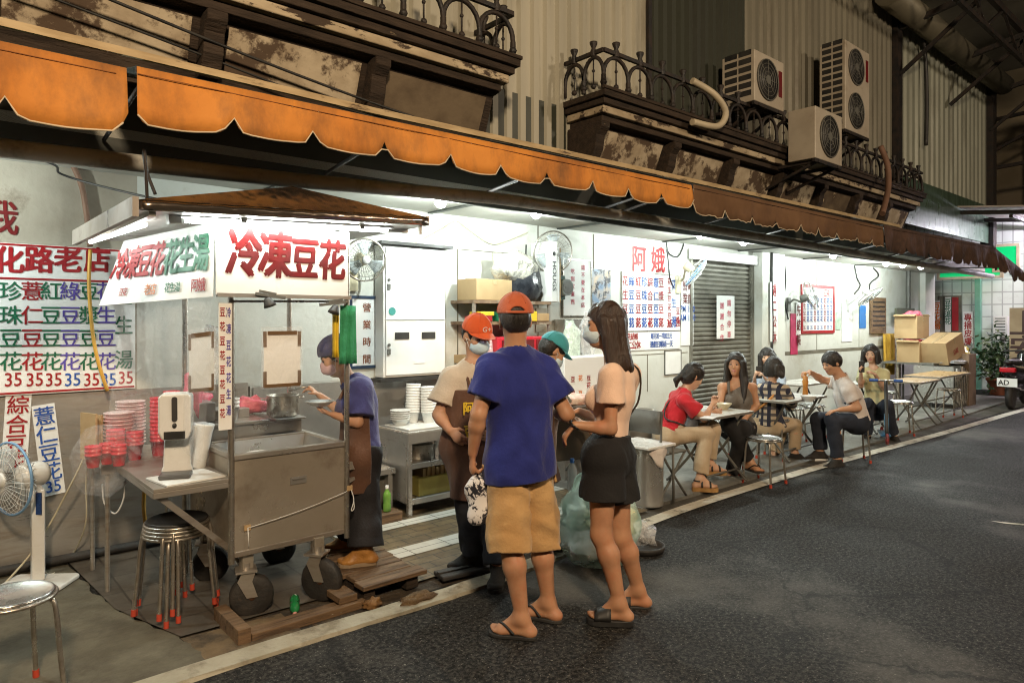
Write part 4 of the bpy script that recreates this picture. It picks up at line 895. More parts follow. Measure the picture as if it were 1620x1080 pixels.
# things on and around the cart
def payment_sheet(c, xd, w, h, label):
    t = thing('payment_sheet', label, 'paper sign', c, 'payment sheets in clear sleeves'); xd = V(xd).normalized(); c = V(c); nrm = xd.cross(Z1)
    R = Matrix((xd, -nrm, Z1)).transposed()
    b = MB(); b.box(c, (w, .004, h), R=R); b.build('sheet', M_paper, t)
    b = MB()
    for sx in (-1, 1):
        for sz in (-1, 1): b.box(c + xd * sx * w * .47 + Z1 * sz * h * .36 + nrm * .003, (w * .09, .003, h * .28), R=R)
    b.box(c + Z1 * h * .47 + nrm * .0045, (w * .8, .003, h * .07), R=R); b.box(c - Z1 * h * .48 + nrm * .0045, (w * .98, .003, h * .06), R=R); split(b, 'brown_tape', mat('brown_tape', (.16, .09, .04), .35, sc=6), t)
    b = MB(); b.box(c + Z1 * h * .02, (w * 1.12, .010, h * 1.12), R=R); b.build('sleeve', M_film, t)
payment_sheet((1.50, 3.640, 1.405), X1, .205, .30, 'white sheet with brown taped corners facing the street under the front sign')
payment_sheet((1.105, 3.72, 1.40), (.45, -.9, .1), .17, .30, 'white sheet hung edge-on behind the clear film at the cart side')
# hand sanitiser dispenser on its board
b = MB(); q = G(268, 752, .787); b.box((1.06, 3.83, .791), (.30, .26, .008), rz=rad(8)); o = b.build('white_mat', M_paper); tag(o, 'flat white board under the sanitiser dispenser on the cart shelf', 'board')
t = thing('sanitiser_dispenser', 'white upright hand sanitiser dispenser with dark window on the cart shelf', 'dispenser', (1.02, 3.86, .796))
b = MB(); prof = [(-.075, 0), (.075, 0), (.075, .03), (.068, .05), (.062, .19), (.078, .21), (.078, .42), (.066, .44), (-.066, .44), (-.078, .42), (-.078, .21), (-.062, .19), (-.068, .05), (-.075, .03)]
O = V((1.02, 3.86, .796)); dz = rad(-22); dx = V((math.cos(dz), math.sin(dz), 0)); dy = V((-dx.y, dx.x, 0))
b.ext(prof, O + dy * .06, dx, Z1, .03); b.ext([(-.06, .20), (.06, .20), (.078, .24), (.078, .42), (.064, .438), (-.064, .438), (-.078, .42), (-.078, .24)], O + dy * .028, dx, Z1, .085); b.build('shell', M_whiteplastic, t, bev=.012, seg=3)
b = MB(); cs = [(.014 * math.cos(a) , (.05 if math.sin(a) > 0 else -.05) + .014 * math.sin(a)) for a in [2 * math.pi * k / 20 for k in range(20)]]; b.ext([(x, z + .36) for x, z in cs], O - dy * .063, dx, Z1, -.004); b.ext([(.045, .205), (-.045, .205), (-.045, .245), (.045, .245)][::-1], O - dy * .063, dx, Z1, -.004) if False else b.box(O - dy * .059 + Z1 * .225, (.10, .006, .04), rz=dz); b.ball(O - dy * .058 + Z1 * .275, .012, sq=(1, .5, 1.2)); b.build('window', M_black, t)
b = MB(); b.box(O - dy * .015 + Z1 * .012, (.15, .11, .024), rz=dz); b.build('drip_tray', mat('grey_tray', (.10, .10, .10), .4), t, bev=.006)
# bowls, cups and bags
def bowl_stack(c, r, h, n, m, label, name='bowl_stack', cat='bowls', group=None):
    t = thing(name, label, cat, c, group)
    for k in range(n):
        b = MB(); z = k * h; b.lathe([(r * .55, z), (r * .6, z + .004), (r, z + r * .62), (r * 1.04, z + r * .62), (r * 1.04, z + r * .66), (r * .97, z + r * .66)], c, n=20); b.build('bowl', m, t)
    return t
def cups(c, r, h, n, lean, m, label, cat='cups', group=None):
    c = V(c); b = MB(); ax = (Z1 + V(lean)).normalized(); prof = [(r * .72, 0), (r * .98, h * .8)]; z = h * .8
    for k in range(n): prof += [(r * 1.06, z), (r * 1.06, z + .008), (r, z + .010), (r * 1.01, z + .022)]; z += .024
    prof += [(r * 1.05, z), (r * 1.05, z + .008), (r * .9, z + .004), (.001, z - .01)]
    b.lathe(prof, c, ax, 18); o = b.build('cup_stack', m); return tag(o, label, cat, group)
M_bowlp = mat('pinkish_bowl_plastic', (.74, .60, .58), .3, c2=(.70, .44, .43), sc=9)
T = .775
for i, (x, y, n, lb) in enumerate(((.93, 4.74, 11, 'tall stack of pale pink bowls left of the red cups, behind clear film'), (1.03, 4.93, 13, 'taller stack of pale pink bowls furthest back on the side table'))):
    bowl_stack((x, y, T), .085, .022, n, M_bowlp, lb, group='bowl stacks on the side table')
for i, (x, y, n, lb) in enumerate(((1.13, 4.66, 11, 'tall red cup stack standing behind the sanitiser dispenser'), (1.23, 4.76, 12, 'tall red cup stack half hidden behind the first one'), (.885, 4.61, 4, 'short red cup stack in front of the pink bowls'), (.985, 4.61, 3, 'short red cup stack nearer the sanitiser dispenser'))):
    cups((x, y, T), .048, .11, n, (0, 0, 0), M_redplastic, lb, group='red cup stacks')
def blob(name, c, r, m, label, cat, seed, amp=.25, fq=3.2, parent=None, group=None, n=22, base=True):
    rr = random.Random(seed); ph = [rr.random() * 6.3 for _ in range(8)]; c = V(c); vs = []; k = n // 2; fs = []
    for i in range(k + 1):
        a = math.pi * i / k
        for j in range(n):
            e = 2 * math.pi * j / n; d = V((math.sin(a) * math.cos(e), math.sin(a) * math.sin(e), -math.cos(a)))
            f = 1 + amp * (math.sin(fq * d.x * 2 + ph[0]) * math.sin(fq * d.y * 2 + ph[1]) + .6 * math.sin(fq * 2.3 * d.z + ph[2] + 3 * d.x) + .4 * math.sin(fq * 4 * d.x + ph[3]) * math.sin(fq * 4 * d.z + ph[4]) + .35 * abs(math.sin(fq * 3 * d.y + ph[5] + 4 * d.z)))
            p = V((d.x * r[0] * f, d.y * r[1] * f, d.z * r[2] * f))
            if base: p.z = max(p.z, -r[2] * .82)
            vs.append(c + p)
    for i in range(k):
        for j in range(n): fs.append((i * n + j, i * n + (j + 1) % n, (i + 1) * n + (j + 1) % n, (i + 1) * n + j))
    b = MB(); b.add(vs, fs, 0, True); o = b.build(name, m, parent)
    return tag(o, label, cat, group) if label else o
cb = blob('clear_bag', (.80, 4.46, .82), (.17, .14, .20), film('bag_film', (.9, .9, .92), .09), 'bulging clear bag of red cups slung at the table edge', 'plastic bag', 3, .05, base=False)
for k, (x, y) in enumerate(((.74, 4.44), (.82, 4.49), (.86, 4.40))): cups((x, y, .79), .04, .08, 2, (0, 0, 0), M_redplastic, ('red cups inside the clear bag, the one nearest the fan', 'red cups inside the clear bag, middle of three', 'red cups inside the clear bag, nearest the cart')[k], group='red cups in the clear bag')
b = MB(); b.tube(smooth_path([G(162, 768, .6) * 0 + D(162, 765, 4.1), D(165, 795, 4.1), D(182, 812, 4.1), D(195, 790, 4.1), D(198, 760, 4.1)], 6), .005, 6); o = b.build('bag_cord', M_whiteplastic); tag(o, 'white cord loop hanging below the clear bag', 'cord')
t = thing('cardboard_flaps', 'folded brown cardboard pieces standing beside the pink bowls', 'cardboard', (.80, 4.80, T)); 
for k in range(3): b = MB(); b.box((.775 + .025 * k, 4.78 + .04 * k, T + .14), (.012, .16, .28 - .03 * k), rz=rad(20 + 9 * k)); b.build('flap', M_card, t)
blob('pink_bag', (1.30, 4.52, 1.10), (.10, .08, .06), M_pinkplastic, 'crumpled pink bag lying on the back counter of the cart', 'plastic bag', 9, .2)
blob('pink_bag', (1.66, 4.55, 1.05), (.13, .07, .06), M_pinkplastic, 'larger crumpled pink bag on the counter beside the silver pot', 'plastic bag', 12, .2)
blob('pink_bag', (1.24, 4.34, 1.16), (.05, .05, .16), M_pinkplastic, 'tall pink bag hanging by the back post of the cart', 'plastic bag', 15, .15)
blob('white_bag', (1.30, 4.15, 1.42), (.07, .05, .17), M_film2, 'white bag hanging inside the cart beside the payment sheet', 'plastic bag', 21, .15, base=False)
b = MB(); b.b2((1.20, 4.30, 1.0), (1.36, 4.46, 1.12)); o = b.build('tin_box', M_steel, bev=.008); tag(o, 'square tin on the cart counter behind the post sign', 'tin')
cups((1.46, 4.32, .998), .045, .10, 2, (0, 0, 0), M_whiteplastic, 'white cup stack on the steel counter of the cart')
b = MB()
for k in range(3): b.lathe([(.04, 0), (.042, .12), (.05, .22), (.05, .225)], (1.16 + .05 * k, 4.10 - .03 * k, .787), (.10, -.12, 1), 14)
o = b.build('white_tubs', M_whiteplastic); bpy.data.objects.remove(o)
for k, lb in enumerate(('white tub leaning behind the dispenser', 'white tub leaning closest to the cart basin')):
    b = MB(); b.lathe([(.04, 0), (.046, .20), (.052, .24), (.052, .246), (.001, .24)], (1.14 + .055 * k, 4.12 - .04 * k, .787), (.12, -.10, 1), 14); o = b.build('white_tub', M_whiteplastic); tag(o, lb, 'tub', 'leaning white tubs')
for x, y, lb in ((1.50, 3.98, 'white ladle bowl lying at the back of the cart basin'), (1.70, 3.95, 'white shallow bowl in the cart basin near the end shelf')):
    b = MB(); b.lathe([(.03, 0), (.065, .03), (.075, .045), (.07, .045), (.03, .012), (.001, .01)], (x, y, .80), n=18); o = b.build('white_bowl', M_whiteplastic); tag(o, lb, 'bowl', 'bowls in the basin')
t = thing('cooking_pot', 'round steel pot on the cart counter in front of the server', 'pot', (1.80, 4.36, .992))
b = MB(); b.lathe([(.09, 0), (.10, .01), (.10, .13), (.105, .135), (.095, .135), (.09, .02), (.001, .02)], (1.80, 4.36, .992), n=22); b.build('pan', M_chrome, t); b = MB()
for q in (-1, 1): b.tube(smooth_path([(1.80 + q * .10, 4.34, 1.10), (1.80 + q * .135, 4.34, 1.105), (1.80 + q * .135, 4.38, 1.105), (1.80 + q * .10, 4.38, 1.10)], 4), .005, 6)
b.build('handle', M_chrome, t)
blob('yellow_food', (2.02, 3.86, .795), (.075, .06, .022), mat('yellow_food', (.55, .48, .06), .6, c2=(.30, .36, .06), sc=30, bump=.5, bs=60), 'small heap of yellow green garnish on the cart end shelf', 'food', 31, .15)
# towels on the right post
for x, w, z0, m, lb in ((1.90, .105, 1.36, M_green, 'green cloth hanging from the cart post'), (1.83, .035, 1.40, M_yellow, 'narrow yellow cloth hanging beside the green cloth')):
    b = MB(); b.grid([[V((x - w / 2 + w * f, 3.665 + .016 * math.sin(f * 15 + g) - .02 * (w > .05), lerp(1.70, z0, g))) for f in [k / 12 for k in range(13)]] for g in [j / 6 for j in range(7)]], 0, True, .004); o = b.build('hanging_cloth', m if m is M_yellow else mat('green_cloth', (.04, .30, .14), .85, c2=(.03, .24, .11), sc=9, bump=.4, bs=60)); tag(o, lb, 'cloth')
def cliplamp(c, a, lb):
    c = V(c); t = thing('clip_lamp', lb, 'lamp', c, 'black clip lamps under the front sign'); d = V((math.cos(a), math.sin(a), 0))
    b = MB(); b.lathe([(.012, 0), (.02, .01), (.03, .035), (.034, .05), (.001, .045)], c, (d * .4 - Z1).normalized(), 14); b.build('lamp_head', M_black, t)
    b = MB(); b.bar(c + Z1 * .02 - d * .06, c + Z1 * .0 + d * .10, .012, .016); b.bar(c + Z1 * .035 - d * .04, c + Z1 * .02 + d * .05, .012, .012); b.build('clip', M_greypipe, t)
cliplamp((1.40, 3.60, 1.735), 0, 'black clip lamp under the middle of the front sign'); cliplamp((1.80, 3.60, 1.70), math.pi, 'black clip lamp at the sign end beside the green cloth')
# ---- stools
M_seat = mat('stool_seat_steel', (.58, .57, .55), .3, 1, c2=(.48, .47, .45), sc=6, bump=.05, bs=30)
M_redfoot = mat('red_rubber_foot', (.50, .06, .03), .6, sc=20)
def make_stool(name, label, mseat, loc, group, h=.45, r=.155, splay=.05):
    t = thing(name, label, 'stool', loc, group)
    b = MB(); b.lathe([(.001, h - .012), (r * .92, h - .012), (r, h - .006), (r, h + .004), (r * .94, h + .008), (r * .90, h + .002), (.02, h), (.001, h)], n=28); b.build('seat', mseat, t, local=True)
    b = MB(); b.tube([((r + .004) * math.cos(a), (r + .004) * math.sin(a), h - .014) for a in [2 * math.pi * k / 28 for k in range(28)]], .009, 8, closed=True); b.build('seat_ring', M_chrome, t, local=True)
    for k in range(4):
        a = math.pi / 4 + k * math.pi / 2; c, s_ = math.cos(a), math.sin(a)
        b = MB(); P = smooth_path([(c * r * .55, s_ * r * .55, h - .022), (c * r * .88, s_ * r * .88, h - .024), (c * (r + .012), s_ * (r + .012), h - .06), (c * (r + splay * .6), s_ * (r + splay * .6), h * .45), (c * (r + splay), s_ * (r + splay), .012)], 5); b.tube(P, .0105, 9); lg = b.build('leg', M_chrome, t, local=True)
        b = MB(); b.cyl((c * (r + splay), s_ * (r + splay), .0), (c * (r + splay - .002), s_ * (r + splay - .002), .035), .0135, 9); b.build('rubber_foot', M_redfoot, lg, local=True)
    return t
SC = V((1.065, 4.03, .02)); gs = 'four stacked stools beside the cart'
stool_b = make_stool('stool', 'bottom stool of the stack standing beside the cart', M_black, SC, gs)
stool_b.rotation_euler.z = .3
for k, lb in enumerate(('second stool from the floor in the stack beside the cart', 'third stool from the floor in the stack beside the cart', 'black topped stool on top of the stack beside the cart')):
    dup(stool_b, SC + V((.003 * k, .002 * k, .019 * (k + 1))), .3 + (.28, -.18, .12)[k], lb)
stool_s = make_stool('stool', 'single silver stool standing in front of the white floor fan', M_seat, G(18, 945, .45) * 1 - Z1 * .45 + Z1 * .012, None)
stool_s.rotation_euler.z = .25
# ---- floor fan
fb = G(60, 925, .015)
t = thing('floor_fan', 'white floor fan with blue rimmed cage on a slim stand', 'fan', fb)
b = MB(); b.ext([(x * 1., y) for x, y in ((-.17, -.12), (.17, -.12), (.19, -.10), (.19, .10), (.17, .12), (-.17, .12), (-.19, .10), (-.19, -.10))], fb, V((.8, -.6, 0)), V((.6, .8, 0)), .03); b.build('base', M_whiteplastic, t, bev=.012)
b = MB(); b.bar(fb + Z1 * .03, fb + V((0, 0, .58)), .07, .06, up=(0, 1, 0)); b.build('column', M_whiteplastic, t, bev=.012)
b = MB(); b.box(fb + V((.0, -.037, .50)), (.03, .006, .13), rz=rad(-30)); b.build('button_panel', mat('dark_blue_panel', (.02, .05, .16), .3, sc=30), t)
hc = D(16, 757, (fb - EYE).dot(FW) - .10); fd = (RT * -.42 - FW * .9).normalized()
b = MB(); b.lathe([(.001, .0), (.06, .0), (.075, .03), (.075, .12), (.06, .16), (.001, .17)], hc - fd * .20, fd * 1., 18); b.bar(hc - fd * .10 - Z1 * .02, fb + V((0, 0, .56)), .05, .05); b.build('motor', M_whiteplastic, t)
def cage(parent, c, d, r, mring, mwire, n=34, dep=.05, hub=.045, mhub=None, mblade=None, nb=3):
    x, y, d = basis(d); b = MB(); wr = MB()
    b.tube([c + x * r * math.cos(a) + y * r * math.sin(a) for a in [2 * math.pi * k / 40 for k in range(40)]], .008, 8, closed=True); b.build('cage_rim', mring, parent)
    for k in range(n):
        a = 2 * math.pi * k / n; e = x * math.cos(a) + y * math.sin(a); e2 = x * math.cos(a + .35) + y * math.sin(a + .35)
        wr.tube([c + e * hub + d * dep, c + e2 * (r * .55) + d * dep * .95, c + e2 * r * .9 + d * dep * .5, c + e2 * r], .0014, 4, cap=False); wr.tube([c + e * r, c + e * r * .9 - d * dep * .8, c + e * .06 - d * dep * 1.5], .0014, 4, cap=False)
    for f in (.55, .8): wr.tube([c + x * r * f * math.cos(a) + y * r * f * math.sin(a) + d * dep * (1.1 - f * .6) for a in [2 * math.pi * k / 30 for k in range(30)]], .0016, 4, closed=True)
    wr.build('cage_wire', mwire, parent)
    h = MB(); h.lathe([(hub, -.006), (hub, .006), (hub * .8, .014), (.001, .016)], c + d * dep, d, 18); h.build('hub_cap', mhub or M_whiteplastic, parent)
    for k in range(nb):
        a0 = 2 * math.pi * k / nb; rows = []
        for i in range(6):
            rr = lerp(.04, r * .86, i / 5); rows.append([c + x * rr * math.cos(a0 + q) + y * rr * math.sin(a0 + q) + d * (.03 * (q * 1.2 - .4)) for q in [(.15 + .9 * j / 4) * (1.0 if i else .8) for j in range(5)]])
        h = MB(); h.grid(rows, 0, True, .003); h.build('blade', mblade, parent)
M_blade = mat('clear_blade', (.62, .68, .70), .25, c2=(.52, .58, .6), sc=5, al=.55); M_bluering = mat('blue_ring', (.20, .38, .62), .35, sc=9)
cage(t, hc, fd, .212, M_bluering, M_whiteplastic, mblade=M_blade)
# ---- menu boards on the old wall
t = thing('menu_board', 'large white wall menu with red title and rows of green, red and blue characters', 'menu board', (.4, WY - .03, 1.15))
MY = WY - .03; b = MB(); b.b2((-1.2, MY, 1.14), (1.14, MY + .02, 2.10)); b.build('panel', M_board, t)
L = MB(); zt = 1.985
for q, px in zip('化路老店', (14, 62, 108, 154)): L.text(q, W(px, 412, MY) * 1 + V((0, 0, 0)), X1, Z1, .155, 0, .035, .92)
for z in (1.872, 1.148, 2.085): L.b2((-1.2, MY - .004, z), (1.135, MY - .001, z + .012), 0)
cols = [(-22, '綜合豆花', 0, 0), (17, '珍珠豆花', 1, 0), (51, '薏仁豆花', 0, 0), (81, '紅豆豆花', 1, 0), (111, '綠豆豆花', 3, 2), (141, '豆漿豆花', 1, 0), (168, '花生豆花', 3, 2)]
for px, s_, mc, mn in cols:
    for i, q in enumerate(s_): L.text(q, W(px, (461, 499, 535, 572)[i], MY), X1, Z1, .112, mc, .009, .98)
    p = W(px + 4, 600, MY); L.text('35', p, X1, Z1, .085, mn, .008, .8)
for i, q in enumerate('花生湯'): L.text(q, W(196, (468, 515, 569)[i], MY), X1, Z1, .12, 1, .012, .85)
L.text('35', W(199, 597, MY), X1, Z1, .085, 0, .008, .8); L.build('lettering', [M_red, M_green, M_blue, M_purple], t)
t = thing('brush_character', 'dark red brush character painted on the stained wall above the menu', 'lettering', W(10, 370, WY)); L = MB(); L.text('我', W(2, 345, WY), X1, Z1, .20, 0, .02, .8, lift=.004); L.build('stroke', M_dred, t)
def strip_sign(c0, c1, w, chars, num, mcol, label, tilt):
    a, z = W(*c0, WY - .02), W(*c1, WY - .02); ax = (a - z).normalized(); xd = V((ax.z, 0, -ax.x)); L_ = (a - z).length
    t = thing('price_strip', label, 'price sign', z, 'price strips under the wall menu'); R = Matrix((xd, Y1, ax)).transposed()
    b = MB(); b.box((a + z) / 2 + Y1 * .004, (w, .006, L_), R=R); b.build('strip', M_board, t)
    b = MB(); b.vtext(chars, a - ax * .02, xd, ax, .11, .122, 0, .012, .95); 
    if num: b.text(num, z + ax * .058, xd, ax, .075, 0, .01, .85)
    b.build('lettering', mcol, t)
strip_sign((30, 622), (22, 745), .135, '綜合豆花', None, M_red, 'white strip with red characters at the wall behind the fan', 0)
strip_sign((68, 640), (86, 782), .125, '薏仁豆花', '35', M_blue, 'white strip with blue characters and a price, tilted', 0)
b = MB(); b.tube([(-3, WY - .06, .06), (.4, WY - .06, .055), (2.0, WY - .06, .055)], .03, 10); o = b.build('floor_pipe', M_rubber); tag(o, 'dark pipe lying along the foot of the steel clad wall', 'pipe')
# cords
def cord(P, r, m, label, name='cord', cat='cord'):
    b = MB(); b.tube(smooth_path(P, 7), r, 7); o = b.build(name, m); return tag(o, label, cat)
cord([W(143, 395, 5.26), W(141, 450, 5.24), W(146, 520, 5.22), W(155, 570, 5.2), W(170, 618, 5.2)], .012, M_orange if False else mat('yellow_hose', (.62, .34, .05), .5, sc=5), 'yellow hose hanging in front of the wall menu', 'hose', 'hose')
cord([D(229, 770, 4.35), D(227, 800, 4.4), D(230, 830, 4.5)], .012, MATS['yellow_hose'], 'short yellow hose end under the cart shelf', 'hose', 'hose')
M_cord = mat('cream_cord', (.60, .55, .40), .5, sc=5)
cord([D(150, 680, 4.25), D(130, 730, 4.3), D(105, 780, 4.3), D(78, 830, 4.3), D(45, 880, 4.2), D(5, 925, 4.1)], .006, M_cord, 'pale cord running from the table down towards the fan')
cord([D(143, 700, 4.25), D(136, 760, 4.4), D(135, 830, 4.4), G(110, 885, .02), G(80, 908, .02), D(62, 890, 4.2), D(50, 850, 4.15)], .005, M_cord, 'pale cord sagging to the floor behind the fan column')
cord([W(45, 246, 4.6), W(88, 262, 4.8), W(96, 275, 4.9), W(150, 292, 4.8), W(235, 312, 4.4), W(330, 330, 4.2)], .007, M_black, 'thin black cable crossing the stained wall to the cart roof', 'cable', 'cable')
cord([W(112, 255, 5.32), W(128, 290, 5.32), W(136, 330, 5.32), W(143, 390, 5.3)], .018, mat('brown_stain_pipe', (.20, .11, .07), .7, sc=6), 'short brown pipe coming down the stained wall', 'pipe', 'pipe')
# ---- deck, pallet and scraps under the cart
t = thing('wooden_deck', 'weathered plank step spanning the gutter beside the cart', 'deck', (2.0, 3.7, 0))
for k in range(6):
    b = MB(); y = 3.42 + k * .122; b.b2((1.875 + .015 * (k % 2), y, .098), (2.30 - .012 * ((k * 3) % 4), y + .112, .124)); b.build('plank', M_wood, t, bev=.004)
b = MB(); b.b2((1.90, 3.46, .02), (1.97, 4.1, .097)); b.b2((2.18, 3.46, .02), (2.26, 4.1, .097)); split(b, 'joist', M_dwood, t)
t = thing('wooden_pallet', 'low dark timber frame on the ground beneath the cart casters', 'pallet', (1.35, 3.55, 0))
for lo, hi in (((1.19, 3.43, .004), (1.255, 3.80, .085)), ((1.26, 3.43, .004), (1.9, 3.48, .045)), ((1.26, 3.50, .004), (1.86, 3.55, .035)), ((1.75, 3.46, .047), (1.86, 3.62, .085))):
    b = MB(); b.b2(lo, hi); b.build('timber', M_wood, t, bev=.004)
def small_bottle(c, ax, s, mb, mc, label, cat='bottle'):
    t = thing('plastic_bottle', label, cat, c); b = MB(); b.lathe([(.001, 0), (.03 * s, 0), (.034 * s, .01 * s), (.034 * s, .06 * s), (.030 * s, .075 * s), (.034 * s, .09 * s), (.034 * s, .13 * s), (.028 * s, .155 * s), (.013 * s, .18 * s), (.013 * s, .19 * s)], c, ax, 16); b.build('bottle_body', mb, t)
    b = MB(); b.lathe([(.015 * s, .188 * s), (.015 * s, .215 * s), (.001, .217 * s)], c, ax, 12); b.build('bottle_cap', mc, t); return t
M_greenpet = mat('green_bottle_plastic', (.02, .22, .06), .12, c2=(.015, .17, .05), sc=9, coat=.5)
small_bottle(G(466, 945, .04), V((-.25, -.6, -.12)), .82, M_greenpet, mat('pale_red_cap', (.7, .3, .25), .4, sc=9), 'small green bottle lying on the ground between the cart wheels')
for c, s_, m, lb in ((G(528, 967, .02), (.05, .03, .015), M_kerbstone, 'pale flat scrap on the ground under the cart wheel'), (G(590, 955, .03), (.05, .035, .03), mat('rust_lump', (.20, .10, .03), .8, c2=(.12, .06, .02), sc=30), 'orange brown lump under the corner of the plank step'), (G(660, 945, .03), (.10, .05, .025), mat('rust_rubble', (.15, .095, .045), .9, c2=(.10, .06, .03), sc=16, bump=.8), 'heap of rusty rubble in the gutter beside the plank step')):
    blob('scrap', c, s_, m, lb, 'scrap', int(c.x * 50), .25)
# ---------------------------------------------------------------- on the white wall
WW = WY - .004
t = thing('electric_cabinet', 'tall white steel meter cabinet with dark cover strip on the shop wall', 'cabinet', (3.37, 5.25, 1.1))
b = MB(); b.b2((3.04, 5.20, 1.11), (3.70, 5.345, 2.27)); b.build('cabinet_body', M_white, t, bev=.006)
for z0, z1 in ((1.615, 2.25), (1.13, 1.605)):
    b = MB(); b.b2((3.06, 5.185, z0), (3.685, 5.198, z1)); d = b.build('door', M_white, t, bev=.004)
    b = MB(); b.box((3.085, 5.18, (z0 + z1) / 2 - .03), (.03, .012, .05)); b.cyl((3.085, 5.18, (z0 + z1) / 2 + .03), (3.085, 5.168, (z0 + z1) / 2 + .03), .012); b.build('lock', M_greypipe, d)
b = MB(); b.box((3.22, 5.181, 1.475), (.145, .006, .06)); b.box((3.50, 5.181, 1.475), (.145, .006, .06)); split(b, 'vent', M_black, d)
b = MB(); b.box((3.40, 5.181, 1.24), (.11, .004, .028)); b.build('name_plate', M_board, d)
b = MB(); b.b2((2.99, 5.14, 2.272), (3.75, 5.345, 2.297)); b.build('cover_strip', M_black, t); b = MB(); b.b2((3.0, 5.17, 1.075), (3.74, 5.345, 1.105)); b.build('base_strip', M_black, t)
b = MB(); b.cyl((3.12, 5.183, 1.69), (3.12, 5.18, 1.69), .035, 16); b.build('green_sticker', mat('sticker_green', (.05, .28, .25), .5), d)
def wall_sheet(name, label, cat, c0, c1, m, Y=WY - .012, th=.01, frame=None, fw=.02, group=None):
    a, z = W(*c0, Y), W(*c1, Y); t = thing(name, label, cat, ((a.x + z.x) / 2, Y, z.z), group)
    b = MB(); b.b2((a.x, Y, z.z), (z.x, Y + th, a.z)); b.build('panel', m, t)
    if frame:
        b = MB()
        for lo, hi in (((a.x - fw, z.z - fw), (a.x, a.z + fw)), ((z.x, z.z - fw), (z.x + fw, a.z + fw)), ((a.x, a.z), (z.x, a.z + fw)), ((a.x, z.z - fw), (z.x, z.z))): b.b2((lo[0], Y - .008, lo[1]), (hi[0], Y + th, hi[1]))
        b.build('frame', frame, t)
    return t, a, z
M_bframe = mat('dark_blue_frame', (.02, .045, .09), .4, c2=(.015, .03, .06), sc=5)
t, a, z = wall_sheet('framed_notice', 'blue framed white board with four brown characters behind the server', 'notice', (557, 472), (594, 577), M_board, frame=M_bframe, fw=.025)
b = MB(); b.vtext('營業時間', (lerp(a.x, z.x, .62), WY - .012, a.z - .04), X1, Z1, .075, .15, 0, .01); b.build('lettering', mat('brown_ink', (.25, .08, .04), .6), t)
def wallfan(c, fd, r, label, mring=M_chrome, wall=None, mcage=None, mb=None):
    c = V(c); t = thing('wall_fan', label, 'fan', c, 'fans along the shop wall'); fd = V(fd).normalized()
    b = MB(); b.lathe([(.001, 0), (.05, 0), (.06, .03), (.055, .10), (.03, .13), (.001, .135)], c - fd * .17, fd, 16); b.build('motor', mb or M_whiteplastic, t)
    w = wall if wall is not None else V((c.x + .02, WY - .03, c.z - .12)); w = V(w)
    b = MB(); b.tube(smooth_path([c - fd * .12, c - fd * .16 - Z1 * .05, w + V((0, -.08, .06)), w], 5), .016, 8); b.box(w + V((0, .012, -.02)), (.09, .035, .22)); b.build('wall_mount', mb or M_whiteplastic, t, bev=.004)
    cage(t, c, fd, r, mring, mcage or M_chrome, mblade=M_blade, n=30, hub=.035); return t
M_cream = mat('aged_cream_plastic', (.58, .52, .36), .4, c2=(.48, .42, .28), sc=5)
wallfan(W(577, 411, 5.08), (-.25, -.9, -.1), .175, 'dark wired wall fan half hidden behind the front sign', mcage=M_greypipe, mb=M_cream)
wallfan(W(875, 399, 5.05), (-.35, -.9, -.12), .215, 'round wall fan above the green electricity meter', mb=M_cream)
wallfan(W(1101, 431, 4.95), (.55, -.62, -.62), .20, 'pale blue rimmed wall fan tilted down beside the roller shutter', M_bluering, wall=W(1073, 448, WY - .03), mcage=M_whiteplastic, mb=M_cream)
wallfan(W(1284, 467, 4.95), (.15, -.8, .30), .235, 'grey wall fan over the red framed menu', mcage=M_greypipe, mb=M_greypipe)
wallfan(W(1377, 469, 4.95), (.2, -.62, -.85), .24, 'white wall fan tilted down beside the brown plaque', mcage=M_greypipe)
# shelf with boxes
a = W(702, 474, 5.0); s0, s1, sz = 3.86, 4.86, 1.80
t = thing('wall_shelf', 'rusty two tier wall shelf crowded with boxes above the orange capped vendor', 'shelf', (4.3, 5.1, 1.5))
for z in (sz, 1.60): b = MB(); b.b2((s0, 4.98, z - .03), (s1, 5.34, z)); b.build('board', mat('rusty_shelf', (.22, .14, .08), .7, c2=(.12, .07, .04), sc=5, g=(.4, .35, .28), gs=6), t)
b = MB()
for x in (s0 + .02, s1 - .02): b.bar((x, 5.0, 1.0), (x, 5.0, sz - .03), .025, .025)
b.build('upright', M_bsteel, t)
def carton(c, d, rz, label, m=None, open_=False, R=None, text=None, group=None, name='carton'):
    t = thing(name, label, 'box', c, group); M_ = R or Matrix.Rotation(rz, 3, 'Z'); b = MB(); cc = V(c) + M_ @ V((0, 0, d[2] / 2)); b.box(cc, d, R=M_); b.build('carton_body', m or M_card, t, bev=.006)
    b = MB(); b.box(cc + M_ @ V((0, 0, d[2] / 2 + .002)), (d[0] * .98, .05, .003), R=M_); b.box(cc + M_ @ V((0, -d[1] / 2 - .002, d[2] * .38)), (.05, .003, d[2] * .24), R=M_); b.build('tape', mat('parcel_tape', (.46, .34, .19), .3, sc=5), t)
    if open_:
        b = MB()
        for q in (-1, 1): b.box(cc + M_ @ V((q * (d[0] / 2 + .04), 0, d[2] / 2 + .015)), (.10, d[1] * .96, .006), R=M_ @ Matrix.Rotation(q * .3, 3, 'Y'))
        b.build('flap', m or M_card, t)
    if text:
        b = MB(); b.text(text, cc + M_ @ V((-.02, -d[1] / 2 - .002, -d[2] * .1)), M_ @ X1, M_ @ Z1, d[2] * .22, 0, .01); b.build('print', M_red if True else M_black, t)
    return t
carton((4.13, 5.15, sz), (.46, .28, .20), .05, 'dusty brown carton on the top shelf beside the black bag')
